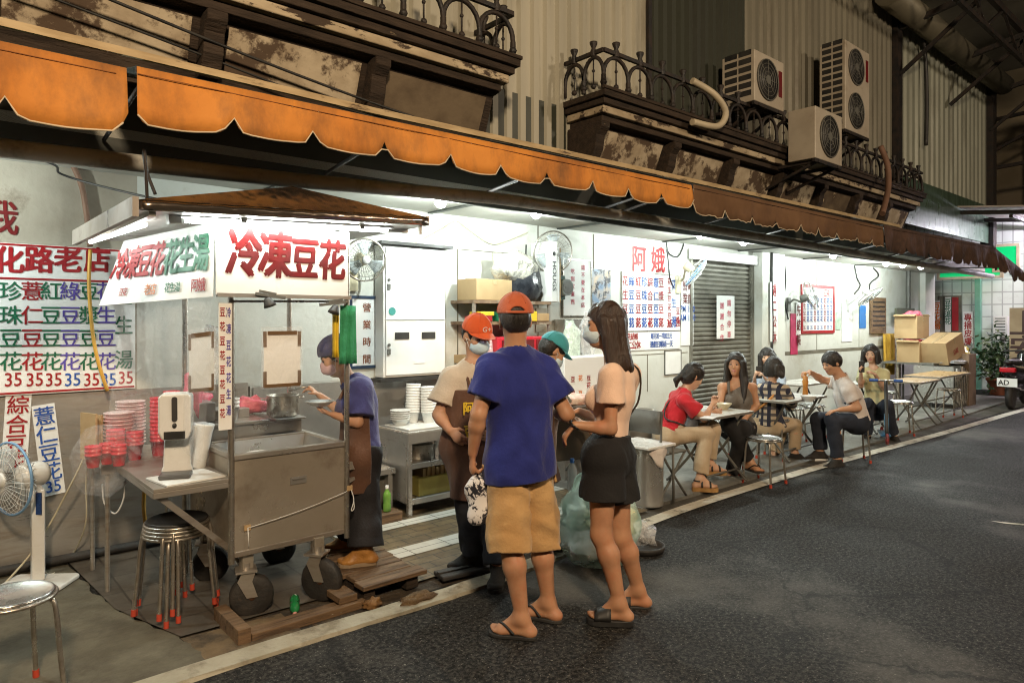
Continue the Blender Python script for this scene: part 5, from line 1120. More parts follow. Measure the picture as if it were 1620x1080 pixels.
blob('black_bag', (4.62, 5.14, sz + .175), (.24, .13, .21), mat('black_bag_plastic', (.018, .02, .025), .3, c2=(.03, .033, .04), sc=9, bump=.6, bs=14), 'black plastic bag packed on the top shelf', 'plastic bag', 41, .10)
blob('clear_bag', (4.48, 5.12, sz + .33), (.28, .12, .16), film('milky_film', (.75, .72, .62), .5), 'milky clear bag draped over the black bag on the top shelf', 'plastic bag', 44, .16)
t = thing('upright_box', 'tall white box with dark vertical lettering at the end of the top shelf', 'box', (4.93, 5.1, sz))
b = MB(); b.b2((4.87, 4.99, sz), (4.95, 5.30, sz + .62)); b.build('box_body', M_white, t, bev=.004); b = MB(); b.text('HOUGS', (4.91, 4.988, sz + .26), -Z1, X1, .05, 0, .01, 1.25); b.ball((4.91, 4.988, sz + .49), .022, sq=(1, .1, 1)); b.build('lettering', M_black, t)
for k in range(2): b = MB(); b.b2((4.965 + .04 * k, 5.0 + .02 * k, sz), (4.995 + .04 * k, 5.30, sz + .56)); o = b.build('flat_board', M_card if k else M_white); tag(o, ('thin white board standing beside the lettered box', 'thin brown board standing behind the white board on the shelf')[k], 'board')
for k, (x, w, h, m, lb) in enumerate(((3.98, .20, .05, M_red, 'red flat packet on the lower shelf'), (4.02, .16, .04, M_yellow, 'yellow flat packet lying on the red one'), (4.20, .14, .09, M_green, 'green packet on the lower shelf'), (4.50, .30, .10, M_yellow, 'yellow packet at the front of the lower shelf'), (4.74, .16, .08, M_card, 'small brown packet at the end of the lower shelf'))):
    b = MB(); z = 1.601 + (.052 if k == 1 else 0); b.box((x, 5.06, z + h / 2), (w, .18, h), rz=.1 * (k % 3 - 1)); o = b.build('packet', m, bev=.006); tag(o, lb, 'packet', 'packets on the lower shelf')
t = thing('red_crate', 'red plastic crate under the wall shelf behind the vendor', 'crate', (4.45, 5.1, 1.28)); b = MB(); b.b2((4.15, 4.98, 1.28), (4.80, 5.3, 1.45)); b.build('crate_body', M_redplastic, t, bev=.01); b = MB()
for k in range(4): b.b2((4.2 + .15 * k, 4.968, 1.31), (4.31 + .15 * k, 4.979, 1.42))
b.build('crate_slot', M_dred, t)
b = MB(); b.b2((3.9, 4.99, 1.20), (4.85, 5.34, 1.278)); o = b.build('shelf_slab', M_card); tag(o, 'brown ledge carrying the red crate', 'ledge')
for x, lb, sd in ((3.95, 'pale pink bag hanging from the shelf upright', 51), ): blob('hanging_bag', (x, 4.93, 1.33), (.08, .05, .17), film('pink_film', (.85, .62, .62), .7), lb, 'plastic bag', sd, .15, base=False)
blob('hanging_bag', (5.12, 4.95, 1.38), (.11, .06, .22), film('greenish_film', (.72, .85, .75), .6), 'pale green bag hanging behind the turquoise cap', 'plastic bag', 53, .15, base=False)
blob('hanging_bag', (5.40, 4.97, 1.42), (.12, .05, .25), M_film2, 'white bag hanging beside the grey steel box', 'plastic bag', 57, .15, base=False)
# meter
a = W(858, 434, 5.16); z = W(897, 474, 5.16)
t = thing('electricity_meter', 'dark green electricity meter box with round glass dial on the wall', 'meter', (a.x, 5.2, z.z)); b = MB(); b.b2((a.x, 5.16, z.z), (z.x - .02, 5.34, a.z)); b.build('meter_box', mat('meter_green', (.012, .07, .05), .4, c2=(.01, .05, .035), sc=5), t, bev=.01)
b = MB(); c = V((z.x - .06, 5.16, (a.z + z.z) / 2)); b.cyl(c, c - Y1 * .07, .095, 20, rb=.088); b.build('glass_dial', mat('dial_glass', (.42, .44, .42), .12, .4, sc=20), t); b = MB(); b.cyl(c - Y1 * .07, c - Y1 * .074, .07, 20); b.box(c - Y1 * .076 + Z1 * .0, (.07, .004, .02), 0); b.build('dial_face', M_greypipe, t)
cord([V((a.x - .1, 5.3, 2.4)), V((a.x - .11, 5.3, 2.0)), V((a.x - .08, 5.28, 1.75)), V((a.x - .09, 5.3, 1.5))], .008, M_black, 'thin dark cable running down beside the green meter', 'cable', 'cable')
cord([W(700, 362, 5.33), W(722, 350, 5.33), W(740, 362, 5.33), W(775, 385, 5.33), W(800, 382, 5.33), W(835, 368, 5.33)], .006, M_cord, 'slack pale cable looped across the white wall above the shelf', 'cable', 'cable')
cord([W(655, 386, 5.33), W(700, 362, 5.33)], .006, M_cord, 'pale cable rising from the cabinet top', 'cable', 'cable')
t, a, z = wall_sheet('handwritten_notice', 'white metal edged notice with two columns of red handwriting under the wall fan', 'notice', (891, 410), (935, 499), M_paper, frame=M_chrome, fw=.012)
b = MB(); b.vtext('請不要在本店', (lerp(a.x, z.x, .70), WY - .012, a.z - .05), X1, Z1, .055, .085, 0, .006); b.vtext('吃別家東西', (lerp(a.x, z.x, .33), WY - .012, a.z - .10), X1, Z1, .055, .085, 0, .006); b.build('lettering', mat('pink_ink', (.55, .05, .10), .6), t)
t, a, z = wall_sheet('photo_poster', 'small colourful photo poster on the wall beside the handwritten notice', 'poster', (937, 425), (966, 482), mat('photo_print', (.22, .30, .42), .4, c2=(.55, .42, .30), sc=7, g=(.04, .04, .05), gs=9, glo=.5, ghi=.55))
t, a, z = wall_sheet('grey_steel_box', 'grey steel box on the wall behind the turquoise cap', 'box', (893, 505), (935, 566), M_steel, Y=5.18, th=.16)
t, a, z = wall_sheet('stained_sheet', 'stained small sheet with a green round mark on the wall', 'paper sign', (848, 487), (865, 525), M_oldplaster); b = MB(); b.cyl(((a.x + z.x) / 2, WY - .012, (a.z + z.z) / 2), ((a.x + z.x) / 2, WY - .016, (a.z + z.z) / 2), .05, 14); b.build('mark', MATS['sticker_green'], t)
# 阿娥 and its menu
t = thing('painted_shop_name', 'two large red painted characters on the white wall above the menu', 'lettering', W(1025, 425, WY)); b = MB(); b.text('阿', W(1011, 410, WY), X1, Z1, .30, 0, .025, .85); b.text('娥', W(1041, 412, WY), X1, Z1, .30, 0, .025, .85); b.build('stroke', M_red, t)
t, a, z = wall_sheet('menu_board', 'white wall menu of red and blue columns below the painted shop name', 'menu board', (984, 430), (1076, 522), M_board, frame=M_chrome, fw=.008)
b = MB(); Wd = z.x - a.x
for f, s_, m, num in ((.10, '花生豆花', 0, '35'), (.20, '綠豆豆花', 1, '35'), (.31, '紅豆豆花', 0, '35'), (.41, '珍珠豆花', 1, '35'), (.51, '綜合豆花', 0, '45'), (.61, '薏仁豆花', 1, '35'), (.70, '豆漿豆花', 0, '35')):
    x = lerp(a.x, z.x, f - .05); b.vtext(s_, (x, WY - .012, a.z - .05), X1, Z1, .115, .168, m, .012, .85); b.text(num, (x, WY - .012, z.z + .09), X1, Z1, .095, m, .008, .72)
x = lerp(a.x, z.x, .80); b.vtext('花生豆花豆漿', (x, WY - .012, a.z - .04), X1, Z1, .085, .11, 0, .01, .85); b.text('35', (x, WY - .012, z.z + .09), X1, Z1, .10, 0, .01, .85)
x = lerp(a.x, z.x, .88); b.vtext('花生湯', (x, WY - .012, a.z - .06), X1, Z1, .115, .24, 1, .012, .85); b.text('35', (x, WY - .012, z.z + .09), X1, Z1, .10, 1, .01, .85)
x = lerp(a.x, z.x, .955); b.vtext('豆漿', (x, WY - .012, a.z - .42), X1, Z1, .09, .12, 0, .012, .8); b.text('20', (x, WY - .012, z.z + .09), X1, Z1, .09, 0, .01, .8); b.build('lettering', [M_red, M_blue], t)
t, a, z = wall_sheet('menu_footer', 'white board with red and blue lines of notice text under the column menu', 'notice', (984, 524), (1076, 551), M_board)
b = MB(); h = a.z - z.z; b.text('先結帳', (lerp(a.x, z.x, .17), WY - .012, z.z + h * .72), X1, Z1, h * .34, 0, .015, .8); b.text('二公休', (lerp(a.x, z.x, .19), WY - .012, z.z + h * .28), X1, Z1, h * .40, 0, .03, .85); b.text('每另加一項加五元', (lerp(a.x, z.x, .66), WY - .012, z.z + h * .72), X1, Z1, h * .30, 1, .015, .75); b.text('遇假日順延一天', (lerp(a.x, z.x, .66), WY - .012, z.z + h * .28), X1, Z1, h * .32, 1, .02, .85); b.build('lettering', [M_red, M_blue], t)
t, a, z = wall_sheet('opening_hours', 'narrow white opening hours board between the menu and the shutter', 'notice', (1078, 430), (1097, 546), M_board)
b = MB(); b.vtext('營業', (lerp(a.x, z.x, .30), WY - .012, a.z - .12), X1, Z1, .13, .17, 0, .015, .8); b.vtext('時間', (lerp(a.x, z.x, .74), WY - .012, a.z - .12), X1, Z1, .13, .17, 0, .015, .8); b.text('PM 1:30', (lerp(a.x, z.x, .5), WY - .012, lerp(a.z, z.z, .50)), X1, Z1, .085, 1, .01, .85); b.text('AM 1:00', (lerp(a.x, z.x, .5), WY - .012, lerp(a.z, z.z, .62)), X1, Z1, .085, 1, .01, .85); b.build('lettering', [M_dred, M_blue], t)
t, a, z = wall_sheet('blank_sheet', 'grey edged clear sleeve with a small grey print below the menu', 'paper sign', (1052, 555), (1077, 590), M_paper, frame=M_greypipe, fw=.006)
t, a, z = wall_sheet('shutter_notice', 'white handwritten sheet stuck on the roller shutter', 'notice', (1134, 467), (1162, 535), M_paper, Y=WY - .03, th=.003)
b = MB(); b.vtext('請勿停車', (lerp(a.x, z.x, .68), WY - .03, a.z - .06), X1, Z1, .09, .15, 0, .006); b.vtext('謝謝合作', (lerp(a.x, z.x, .28), WY - .03, a.z - .10), X1, Z1, .09, .15, 0, .006); b.build('lettering', MATS['pink_ink'], t)
# pillar strip
PY = WY - .16
t, a, z = wall_sheet('closing_day_strip', 'tall narrow white strip with red characters hung on the white pillar', 'notice', (1219, 446), (1231, 540), M_board, Y=PY - .03, th=.008)
b = MB(); b.vtext('週二公休', ((a.x + z.x) / 2, PY - .03, a.z - .04), X1, Z1, .17, .235, 0, .02, .62); b.build('lettering', M_red, t)
cord([W(1222, 385, PY - .02), W(1221, 450, PY - .02), W(1222, 520, PY - .02), W(1221, 560, PY - .02)], .02, M_black, 'black cable bundle running down the white pillar', 'cable', 'cable')
cord([W(1238, 392, PY), W(1243, 440, WY - .02), W(1241, 470, WY - .02), W(1247, 505, WY - .02)], .012, M_black, 'thin black cable curving down beside the white pillar', 'cable', 'cable')
cord([W(1352, 420, WY - .02), W(1356, 440, WY - .02), W(1361, 452, WY - .02), W(1352, 465, WY - .02)], .012, M_black, 'black cable hanging by the white tilted wall fan', 'cable', 'cable')
cord([W(1382, 424, WY - .02), W(1390, 436, WY - .02), W(1377, 448, WY - .02), W(1376, 460, WY - .1)], .012, M_black, 'kinked black cable above the brown plaque', 'cable', 'cable')
cord([W(1054, 380, WY - .02), W(1058, 400, WY - .02), W(1072, 406, WY - .02), W(1080, 392, WY - .02), W(1083, 378, WY - .02)], .009, M_black, 'black cable loop on the wall above the tilted fan', 'cable', 'cable')
cord([W(1054, 380, WY - .02), W(1057, 410, WY - .02), W(1060, 440, WY - .02), W(1066, 455, WY - .02)], .008, M_black, 'black cable dropping to the tilted fan mount', 'cable', 'cable')
t, a, z = wall_sheet('red_banner', 'narrow crimson banner hanging left of the red framed menu', 'banner', (1251, 496), (1262, 560), mat('crimson_cloth', (.50, .02, .10), .7, c2=(.40, .015, .08), sc=5, g=(.08, .10, .05), gs=4, glo=.58, ghi=.66), th=.008)
t, a, z = wall_sheet('menu_board', 'smaller white wall menu with red frame behind the grey wall fan', 'menu board', (1270, 454), (1318, 522), M_board, frame=M_red, fw=.05)
b = MB(); b.text('豆花', (lerp(a.x, z.x, .78), WY - .012, a.z - .08), X1, Z1, .12, 0, .02, .9)
for k in range(9):
    x = lerp(a.x, z.x, .05 + .11 * k); b.vtext('花生豆花', (x, WY - .012, a.z - .17), X1, Z1, .088, .105, 1 if k % 3 else 0, .016, .95); b.text('35', (x, WY - .012, z.z + .05), X1, Z1, .06, 1 if k % 3 else 0, .01, .9)
b.build('lettering', [M_red, M_blue], t)
t, a, z = wall_sheet('pay_first_strip', 'dark red characters on a narrow strip at the red menu edge', 'notice', (1260, 478), (1267, 530), M_board, Y=WY - .02); b = MB(); b.vtext('先結帳', ((a.x + z.x) / 2, WY - .02, a.z - .05), X1, Z1, .17, .24, 0, .03, .7); b.build('lettering', M_dred, t)
wall_sheet('green_note', 'small pale green note beside the red framed menu', 'paper sign', (1323, 494), (1330, 521), mat('pale_green_paper', (.35, .50, .38), .7, c2=(.55, .6, .5), sc=9))
t, a, z = wall_sheet('white_note', 'tall white note with faint columns between menu and blue poster', 'paper sign', (1332, 479), (1348, 540), M_paper)
wall_sheet('blue_poster', 'blue poster with yellow lower edge on the white wall', 'poster', (1360, 483), (1370, 519), mat('poster_blue', (.03, .16, .42), .5, c2=(.5, .5, .1), sc=5, lo=.58, hi=.64))
t, a, z = wall_sheet('wooden_plaque', 'brown wooden plaque carved with dark lines near the end pillar', 'plaque', (1379, 470), (1402, 527), M_wood, Y=WY - .05, th=.04); b = MB()
for k in range(6): zz = lerp(a.z, z.z, .15 + .13 * k); b.b2((a.x + .06, WY - .053, zz), (z.x - .06, WY - .051, zz + .03))
b.build('carving', M_iron, t)
t = thing('yellow_apron', 'yellow cloth hanging on the wall behind the yellow shirted woman', 'cloth', W(1404, 590, WY - .1)); p = W(1398, 528, WY - .1); q = W(1413, 592, WY - .1); b = MB(); b.grid([[V((lerp(p.x, q.x, f) * 1. , WY - .08 - .04 * math.sin(f * 14 + g), lerp(p.z, q.z, g))) for f in [k / 12 for k in range(13)]] for g in [j / 5 for j in range(6)]], 0, True, .02); b.build('cloth', mat('yellow_cloth', (.62, .38, .05), .8, c2=(.5, .28, .03), sc=4), t)
wall_sheet('green_grey_board', 'dull olive board leaning on the wall behind the topmost carton', 'board', (1418, 487), (1447, 506), mat('olive_board', (.09, .10, .06), .7), Y=5.2, th=.03)
b = MB(); b.cyl(W(1433, 424, 5.25), W(1433, 490, 5.25), .04); b.cyl(W(1421, 505, 5.0), W(1421, 620, 5.0), .04); o = b.build('wall_pipe', M_greypipe); bpy.data.objects.remove(o)
for (p0, p1, m, lb) in ((((1437, 424, 5.3)), (1437, 490, 5.3), M_greypipe, 'dark grey pipe dropping beside the end pillar'), ((1421, 505, 5.0), (1421, 640, 5.0), M_chrome, 'silver pole standing left of the stacked cartons')):
    b = MB(); b.cyl(W(*p0), W(*p1), .045); o = b.build('wall_pipe', m); tag(o, lb, 'pipe')

# ---------------------------------------------------------------- work bench at the back
BX0, BX1, BY0, BY1, BZ = 2.98, 3.78, 4.70, 5.20, .70
t = thing('work_bench', 'stainless steel work bench with two shelves against the back wall', 'bench', (3.4, 4.95, .02))
b = MB(); b.b2((BX0, BY0, BZ - .09), (BX1, BY0 + .02, BZ - .003)); b.b2((BX0, BY0, BZ - .003), (BX1, BY1, BZ + .006)); b.b2((BX0, BY0 + .02, BZ - .09), (BX0 + .02, BY1, BZ - .003)); b.build('bench_top', M_steel, t, bev=.004)
b = MB(); b.b2((BX0 + .04, BY0 + .06, BZ + .006), (BX1 - .1, BY1 - .06, BZ + .02)); b.build('white_board', M_whiteplastic, t, bev=.004)
for z in (.40, .11): b = MB(); b.b2((BX0 + .02, BY0 + .02, z), (BX1 - .02, BY1, z + .045)); b.build('shelf', M_steel, t, bev=.004)
b = MB(); b.b2((BX0, BY0 + .03, .13), (BX0 + .012, BY1, BZ - .09)); b.build('side_panel', M_steel, t)
for x in (BX0 + .02, BX1 - .02):
    for y in (BY0 + .02, BY1 - .02): b = MB(); b.bar((x, y, .022), (x, y, BZ - .09), .035, .035); b.build('leg', M_steel, t)
def pot(c, r, h, label, m=M_chrome, group='pots under the bench'):
    t = thing('steel_pot', label, 'pot', c, group); b = MB(); b.lathe([(r * .96, 0), (r, .01), (r, h), (r * 1.05, h + .004), (r * .97, h + .004), (r * .95, .02), (.001, .02)], c, n=24); b.build('pot_body', m, t)
    b = MB(); b.lathe([(r * .94, h + .006), (r * .4, h + .03), (.02, h + .035), (.018, h + .05), (.001, h + .052)], c, n=20); b.build('lid', m, t)
pot((3.22, 4.93, .446), .15, .12, 'wide steel pot on the bench shelf'); pot((3.56, 4.92, .446), .11, .11, 'small steel pot on the bench shelf behind the apron')
t = thing('yellow_crate', 'faded yellow box of packets on the bottom shelf of the bench', 'box', (3.3, 4.87, .157)); b = MB(); b.box((3.28, 4.86, .157 + .075), (.34, .22, .15)); b.build('box_body', mat('yellow_box', (.45, .38, .10), .6, c2=(.36, .29, .08), sc=5), t, bev=.006)
b = MB()
for k in range(6): b.box((3.18 + .045 * k, 4.86, .157 + .17 + .01 * (k % 3)), (.03, .16, .09), rz=.1)
b.build('packet', M_card, t)
bowl_stack((3.10, 5.02, BZ + .021), .085, .018, 5, M_whiteplastic, 'short stack of white bowls on the bench corner')
for x, y, n, ln, lb in ((3.26, 5.08, 10, (.05, .02, 0), 'tall white paper cup stack leaning slightly on the bench'), (3.37, 4.99, 9, (-.03, .0, 0), 'tall white paper cup stack standing at the bench front'), (3.50, 5.05, 8, (-.20, .05, 0), 'white paper cup stack leaning towards its neighbour')): cups((x, y, BZ + .02), .062, .11, n, ln, M_whiteplastic, lb, group='paper cups on the bench')
t = thing('steel_jug', 'steel jug with handle at the back of the bench', 'jug', (3.68, 5.06, BZ)); b = MB(); b.lathe([(.06, 0), (.062, .005), (.055, .15), (.06, .16), (.05, .155), (.001, .02)], (3.68, 5.06, BZ + .007), n=18); b.build('jug_body', M_chrome, t); b = MB(); b.tube(smooth_path([(3.625, 5.06, BZ + .14), (3.585, 5.06, BZ + .13), (3.585, 5.06, BZ + .07), (3.625, 5.06, BZ + .04)], 4), .008, 6); b.build('handle', M_chrome, t)
b = MB(); b.b2((2.62, 4.66, .023), (2.90, 4.80, .10)); o = b.build('wood_block', M_wood, bev=.005); tag(o, 'reddish wooden block on the floor left of the bench', 'block')
small_bottle((2.80, 4.73, .102), (0, 0, 1), .95, mat('detergent_green', (.20, .42, .08), .2, c2=(.10, .25, .05), sc=9, coat=.4), M_whiteplastic, 'upright green detergent bottle on the wooden block')
t = thing('back_counter', 'low grey steel counter left of the bench behind the server', 'counter', (2.5, 5.0, .02)); b = MB(); b.b2((2.15, 4.85, .36), (2.95, 5.3, .40)); b.b2((2.15, 4.88, .05), (2.19, 5.3, .36)); b.b2((2.9, 4.88, .05), (2.94, 5.3, .36)); b.build('counter_frame', M_steel, t); b = MB(); b.b2((2.19, 4.95, .06), (2.9, 5.28, .34)); b.build('counter_box', M_greypipe, t)
# serving station between the couple
t = thing('serving_case', 'white case with small red and orange characters behind the couple', 'case', W(925, 690, 4.75)); p = W(893, 566, 4.7); q = W(1000, 690, 4.7); b = MB(); b.b2((p.x, 4.7, q.z), (q.x, 5.05, p.z)); b.build('case_body', M_board, t, bev=.01)
b = MB()
for (px, py, ch, m) in ((906, 600, '豆', 0), (918, 598, '花', 1), (931, 598, '豆', 0), (931, 609, '花', 0), (906, 622, '湯', 0), (918, 622, '豆', 1), (931, 622, '花', 0)): b.text(ch, W(px, py, 4.7), X1, Z1, .055, m, .02)
b.build('lettering', [M_red, M_orange], t)
b = MB(); b.b2((p.x + .05, 4.74, .02), (q.x - .05, 5.0, q.z)); b.build('case_stand', M_steel, t)
c = D(898, 700, 5.15); t = thing('soup_cart', 'dark brown rounded soup cart between the couple', 'cart', (c.x, c.y, .02)); R_ = Matrix.Rotation(rad(-30), 3, 'Z'); xd = R_ @ X1
prof = [(-.24, -.16), (.30, -.13), (.33, .26), (.28, .27), (-.12, .25), (-.20, .21), (-.235, .12)]
b = MB(); b.ext(prof, V((c.x, c.y, .70)), xd, Z1, -.42); b.build('cart_body', mat('dark_brown_panel', (.075, .055, .035), .5, c2=(.05, .036, .024), sc=3, g=(.14, .11, .08), gs=3, glo=.6, ghi=.8), t, bev=.012)
b = MB()
for x, y in ((-.2, .04), (.28, .04), (-.2, .36), (.28, .36)): p_ = V((c.x, c.y, 0)) + R_ @ V((x, y, 0)); b.cyl(p_ + Z1 * .022, p_ + Z1 * .56, .015)
b.build('leg', M_bsteel, t)
blob('ingredient_tray', V((c.x, c.y, .985)) + R_ @ V((.05, .2, 0)), (.20, .14, .05), mat('pale_toppings', (.70, .56, .48), .6, c2=(.60, .35, .28), sc=14, bump=.4), 'pale heap of toppings on the dark soup cart', 'food', 61, .2)
# bins
c = G(1026, 797, .03); c = V((c.x, c.y, .031))
t = thing('trash_bin', 'round steel waste bin with a white cloth over its rim', 'bin', c); b = MB(); b.lathe([(.125, 0), (.128, .015), (.125, .03), (.128, .48), (.134, .49), (.120, .49), (.115, .05), (.001, .05)], c, n=26); b.build('bin_body', M_steel, t)
b = MB(); rows = [[c + V((.138 * math.cos(a), .138 * math.sin(a), .50 - g * (.10 + .07 * math.sin(a * 3.2 + .6)))) * 1. + V((.01 * g * math.cos(a * 7), .01 * g * math.sin(a * 9), 0)) for a in [-2.6 + 2.6 * k / 18 for k in range(19)]] for g in [j / 5 for j in range(6)]]; b.grid(rows, 0, True, .006); o = b.build('cloth', mat('white_cloth', (.66, .60, .56), .85, c2=(.55, .48, .44), sc=8, bump=.3)); tag(o, 'crumpled white cloth hanging over the waste bin rim', 'cloth')
t = thing('small_table', 'small square white topped table over the waste bin', 'table', c); b = MB(); tc_ = G(1030, 704, .545); b.b2((tc_.x - .16, tc_.y - .10, .53), (tc_.x + .22, tc_.y + .32, .553)); b.build('tabletop', M_whiteplastic, t, bev=.006)
for dx, dy in ((-.14, .30), (.20, -.08), (.20, .30)): b = MB(); b.tube([(tc_.x + dx, tc_.y + dy, .53), (tc_.x + dx * 1.05, tc_.y + dy, .032)], .011, 8); b.build('leg', M_greypipe, t)
c = W(1012, 700, 4.6); t = thing('steel_barrel', 'dark steel barrel behind the small white table', 'bin', (c.x, c.y, .032)); b = MB(); b.lathe([(.15, 0), (.15, .62), (.158, .63), (.14, .63), (.13, .1), (.001, .1)], (c.x, c.y, .032), n=24); b.build('barrel_body', M_bsteel, t)
M_bagg = mat('green_bag_film', (.74, .97, .86), .3, c2=(.60, .92, .77), sc=6, al=.31, bump=.35, bs=9, bd=.02)
gb = G(930, 905, 0); 
t = thing('rubbish_bag', 'large translucent green rubbish bag standing on the road between the couple', 'rubbish bag', (gb.x, gb.y, 0)); gb = G(946, 890, 0)
blob('bag_skin', (gb.x, gb.y, .27), (.30, .25, .315), M_bagg, None, None, 71, .06, parent=t, n=36)

for k, (dx, dy, z, r, m) in enumerate(((-.08, .02, .16, .13, 0), (.09, -.03, .14, .12, 0), (.0, -.06, .30, .13, 1), (.12, .05, .31, .10, 0), (-.10, .05, .34, .10, 2), (.02, .06, .42, .10, 0))):
    blob('paper_waste', (gb.x + dx * 1.1, gb.y + dy * 1.2, z), (r * 1.22, r * 1.15, r), (M_paper, mat('yellowish_waste', (.70, .66, .40), .7, sc=12), mat('greenish_waste', (.68, .80, .70), .7, sc=12))[m], None, None, 80 + k, .28, parent=t)
b = MB(); b.tube(smooth_path([(gb.x - .10, gb.y + .02, .52), (gb.x - .14, gb.y - .0, .60), (gb.x - .17, gb.y + .03, .575), (gb.x - .2, gb.y + .03, .50)], 5), .03, 8, r2=.012); b.build('bag_ear', M_bagg, t)
wb = small_bottle((D(905, 752, 4.62)) - Z1 * .10, (0, 0, 1), 1.0, mat('clear_bottle', (.7, .76, .8), .1, sc=9, al=.4), mat('blue_cap', (.02, .16, .55), .35, sc=9), 'clear water bottle with blue cap behind the green bag')
p = G(1015, 862, 0); blob('rubbish_bag', (p.x, p.y, .075), (.10, .09, .085), M_film2, 'small knotted white plastic bag on the road beside the green one', 'rubbish bag', 91, .25)
p = G(1018, 870, 0); b = MB(); b.lathe([(.001, .004), (.14, .004), (.15, .03), (.15, .045), (.135, .045), (.13, .02), (.001, .018)], (p.x, p.y, .0), n=26); o = b.build('black_tray', M_rubber); tag(o, 'round black tray on the road under the knotted bag', 'tray')
t = thing('rubber_ramp', 'flat black rubber ramp lying behind the vendor shoes', 'ramp', G(735, 905, .03)); p, q = G(693, 915, .03), G(790, 893, .03); b = MB(); b.bar(p + Z1 * .015, q + Z1 * .015, .14, .03); b.build('ramp_body', M_rubber, t, bev=.01); b = MB(); b.bar(p + Z1 * .034, q + Z1 * .034, .03, .012); b.build('ramp_rib', M_rubber, t)

# ---------------------------------------------------------------- tables, stools and chairs for the eaters
def folding_table(x0, x1, y0, y1, label, mtop, h=.72, group='tables for the eaters', z=.03):
    t = thing('folding_table', label, 'table', ((x0 + x1) / 2, (y0 + y1) / 2, z), group)
    b = MB(); b.b2((x0, y0, h - .022), (x1, y1, h)); b.build('tabletop', mtop, t, bev=.005)
    b = MB(); b.b2((x0 - .004, y0 - .004, h - .026), (x1 + .004, y0, h - .004)); b.b2((x0 - .004, y1, h - .026), (x1 + .004, y1 + .004, h - .004)); b.b2((x0 - .004, y0, h - .026), (x0, y1, h - .004)); b.b2((x1, y0, h - .026), (x1 + .004, y1, h - .004)); b.build('edge_trim', M_bsteel, t)
    for x, s_ in ((x0 + .10, 1), (x1 - .10, -1)):
        for ya, yb in ((y0 + .06, y1 - .06), (y1 - .06, y0 + .06)):
            b = MB(); b.tube(smooth_path([(x, ya, h - .03), (x + s_ * .01, lerp(ya, yb, .45), h * .5), (x + s_ * .01, yb + (.0), z + .06), (x, yb + (.05 if yb > ya else -.05), z + .018)], 4), .0135, 8); b.build('leg', M_greypipe, t)
    b = MB(); b.tube([(x0 + .10, (y0 + y1) / 2, h * .45), (x1 - .10, (y0 + y1) / 2, h * .45)], .010, 8); b.tube([(x0 + .10, y0 + .1, z + .12), (x1 - .1, y0 + .1, z + .12)], .010, 8); b.build('cross_bar', M_greypipe, t)
    return t
M_ttop = mat('pale_table_top', (.70, .70, .66), .3, c2=(.62, .62, .57), sc=3, g=(.42, .38, .3), gs=6, glo=.64, ghi=.8)
M_twood = mat('varnished_table_wood', (.48, .31, .14), .35, c2=(.38, .23, .10), sc=3, stretch=(1, 8, 1), lo=.3, hi=.7)
folding_table(4.72, 5.40, 4.25, 4.85, 'white folding table behind the small waste bin table', M_ttop)
folding_table(5.45, 6.22, 3.52, 4.08, 'white folding table between the red shirted woman and the long haired woman', M_ttop)
folding_table(7.15, 8.12, 3.66, 4.20, 'white folding table between the plaid shirt and the man bending to his bowl', M_ttop)
folding_table(9.1, 10.2, 4.45, 4.95, 'white folding table along the wall behind the bending man', M_ttop)
folding_table(9.85, 10.45, 3.78, 4.25, 'white folding table in front of the woman in yellow', M_ttop)
folding_table(10.75, 11.6, 3.52, 3.98, 'shorter wooden topped folding table nearest the kick scooter', M_twood)
folding_table(11.75, 13.2, 3.56, 4.08, 'longer wooden topped folding table before the stacked cartons', M_twood, h=.74)
gS = 'stools among the eaters'; Z0 = .031
sp = make_stool('stool', 'empty silver stool on the edge line beside the long haired woman', M_seat, G(1209, 764, 0) * 1, gS, h=.45, r=.16)
for (x, y, z, rz, lb) in ((6.40, 3.93, Z0, .4, 'stool under the long haired woman'), (7.42, 3.95, Z0, .2, 'stool under the woman in the plaid shirt'), (8.08, 3.34, .008, .6, 'stool under the man bending to his bowl'), (8.55, 4.32, Z0, .1, 'stool under the woman holding a phone behind the plaid shirt'), (10.28, 3.62, Z0, .5, 'stool under the woman in yellow'), (9.0, 4.25, Z0, .3, 'empty stool behind the bending man'), (11.5, 4.25, Z0, .2, 'empty stool before the shorter wooden table'), (12.75, 3.75, Z0, .7, 'empty stool before the longer wooden table'), (6.9, 4.35, Z0, .7, 'empty stool against the shutter behind the long haired woman')):
    dup(sp, (x, y, z), rz, lb)
t = thing('folding_chair', 'dark framed folding chair under the woman in red', 'chair', (5.08, 3.78, .031))
cc = V((5.06, 3.80, 0)); b = MB(); b.b2((cc.x - .19, cc.y - .18, .425), (cc.x + .19, cc.y + .18, .445)); b.build('seat', M_greypipe, t, bev=.01)
for q in (-1, 1):
    for P in ([(-.19, .18 * q, .82), (-.20, .18 * q, .62), (-.17, .18 * q, .43), (.17, .18 * q, .035)], [(.18, .16 * q, .43), (.0, .16 * q, .24), (-.20, .16 * q, .035)]):
        b = MB(); b.tube(smooth_path([cc + V(p_) for p_ in P], 5), .011, 8); b.build('leg', M_greypipe, t)
b = MB(); b.grid([[cc + V((-.195 - .02 * math.sin(g * 3), -.18 + .36 * f, .62 + .20 * g)) for f in [k / 6 for k in range(7)]] for g in (0, .5, 1)], 0, True, .012); b.build('backrest', M_greypipe, t)
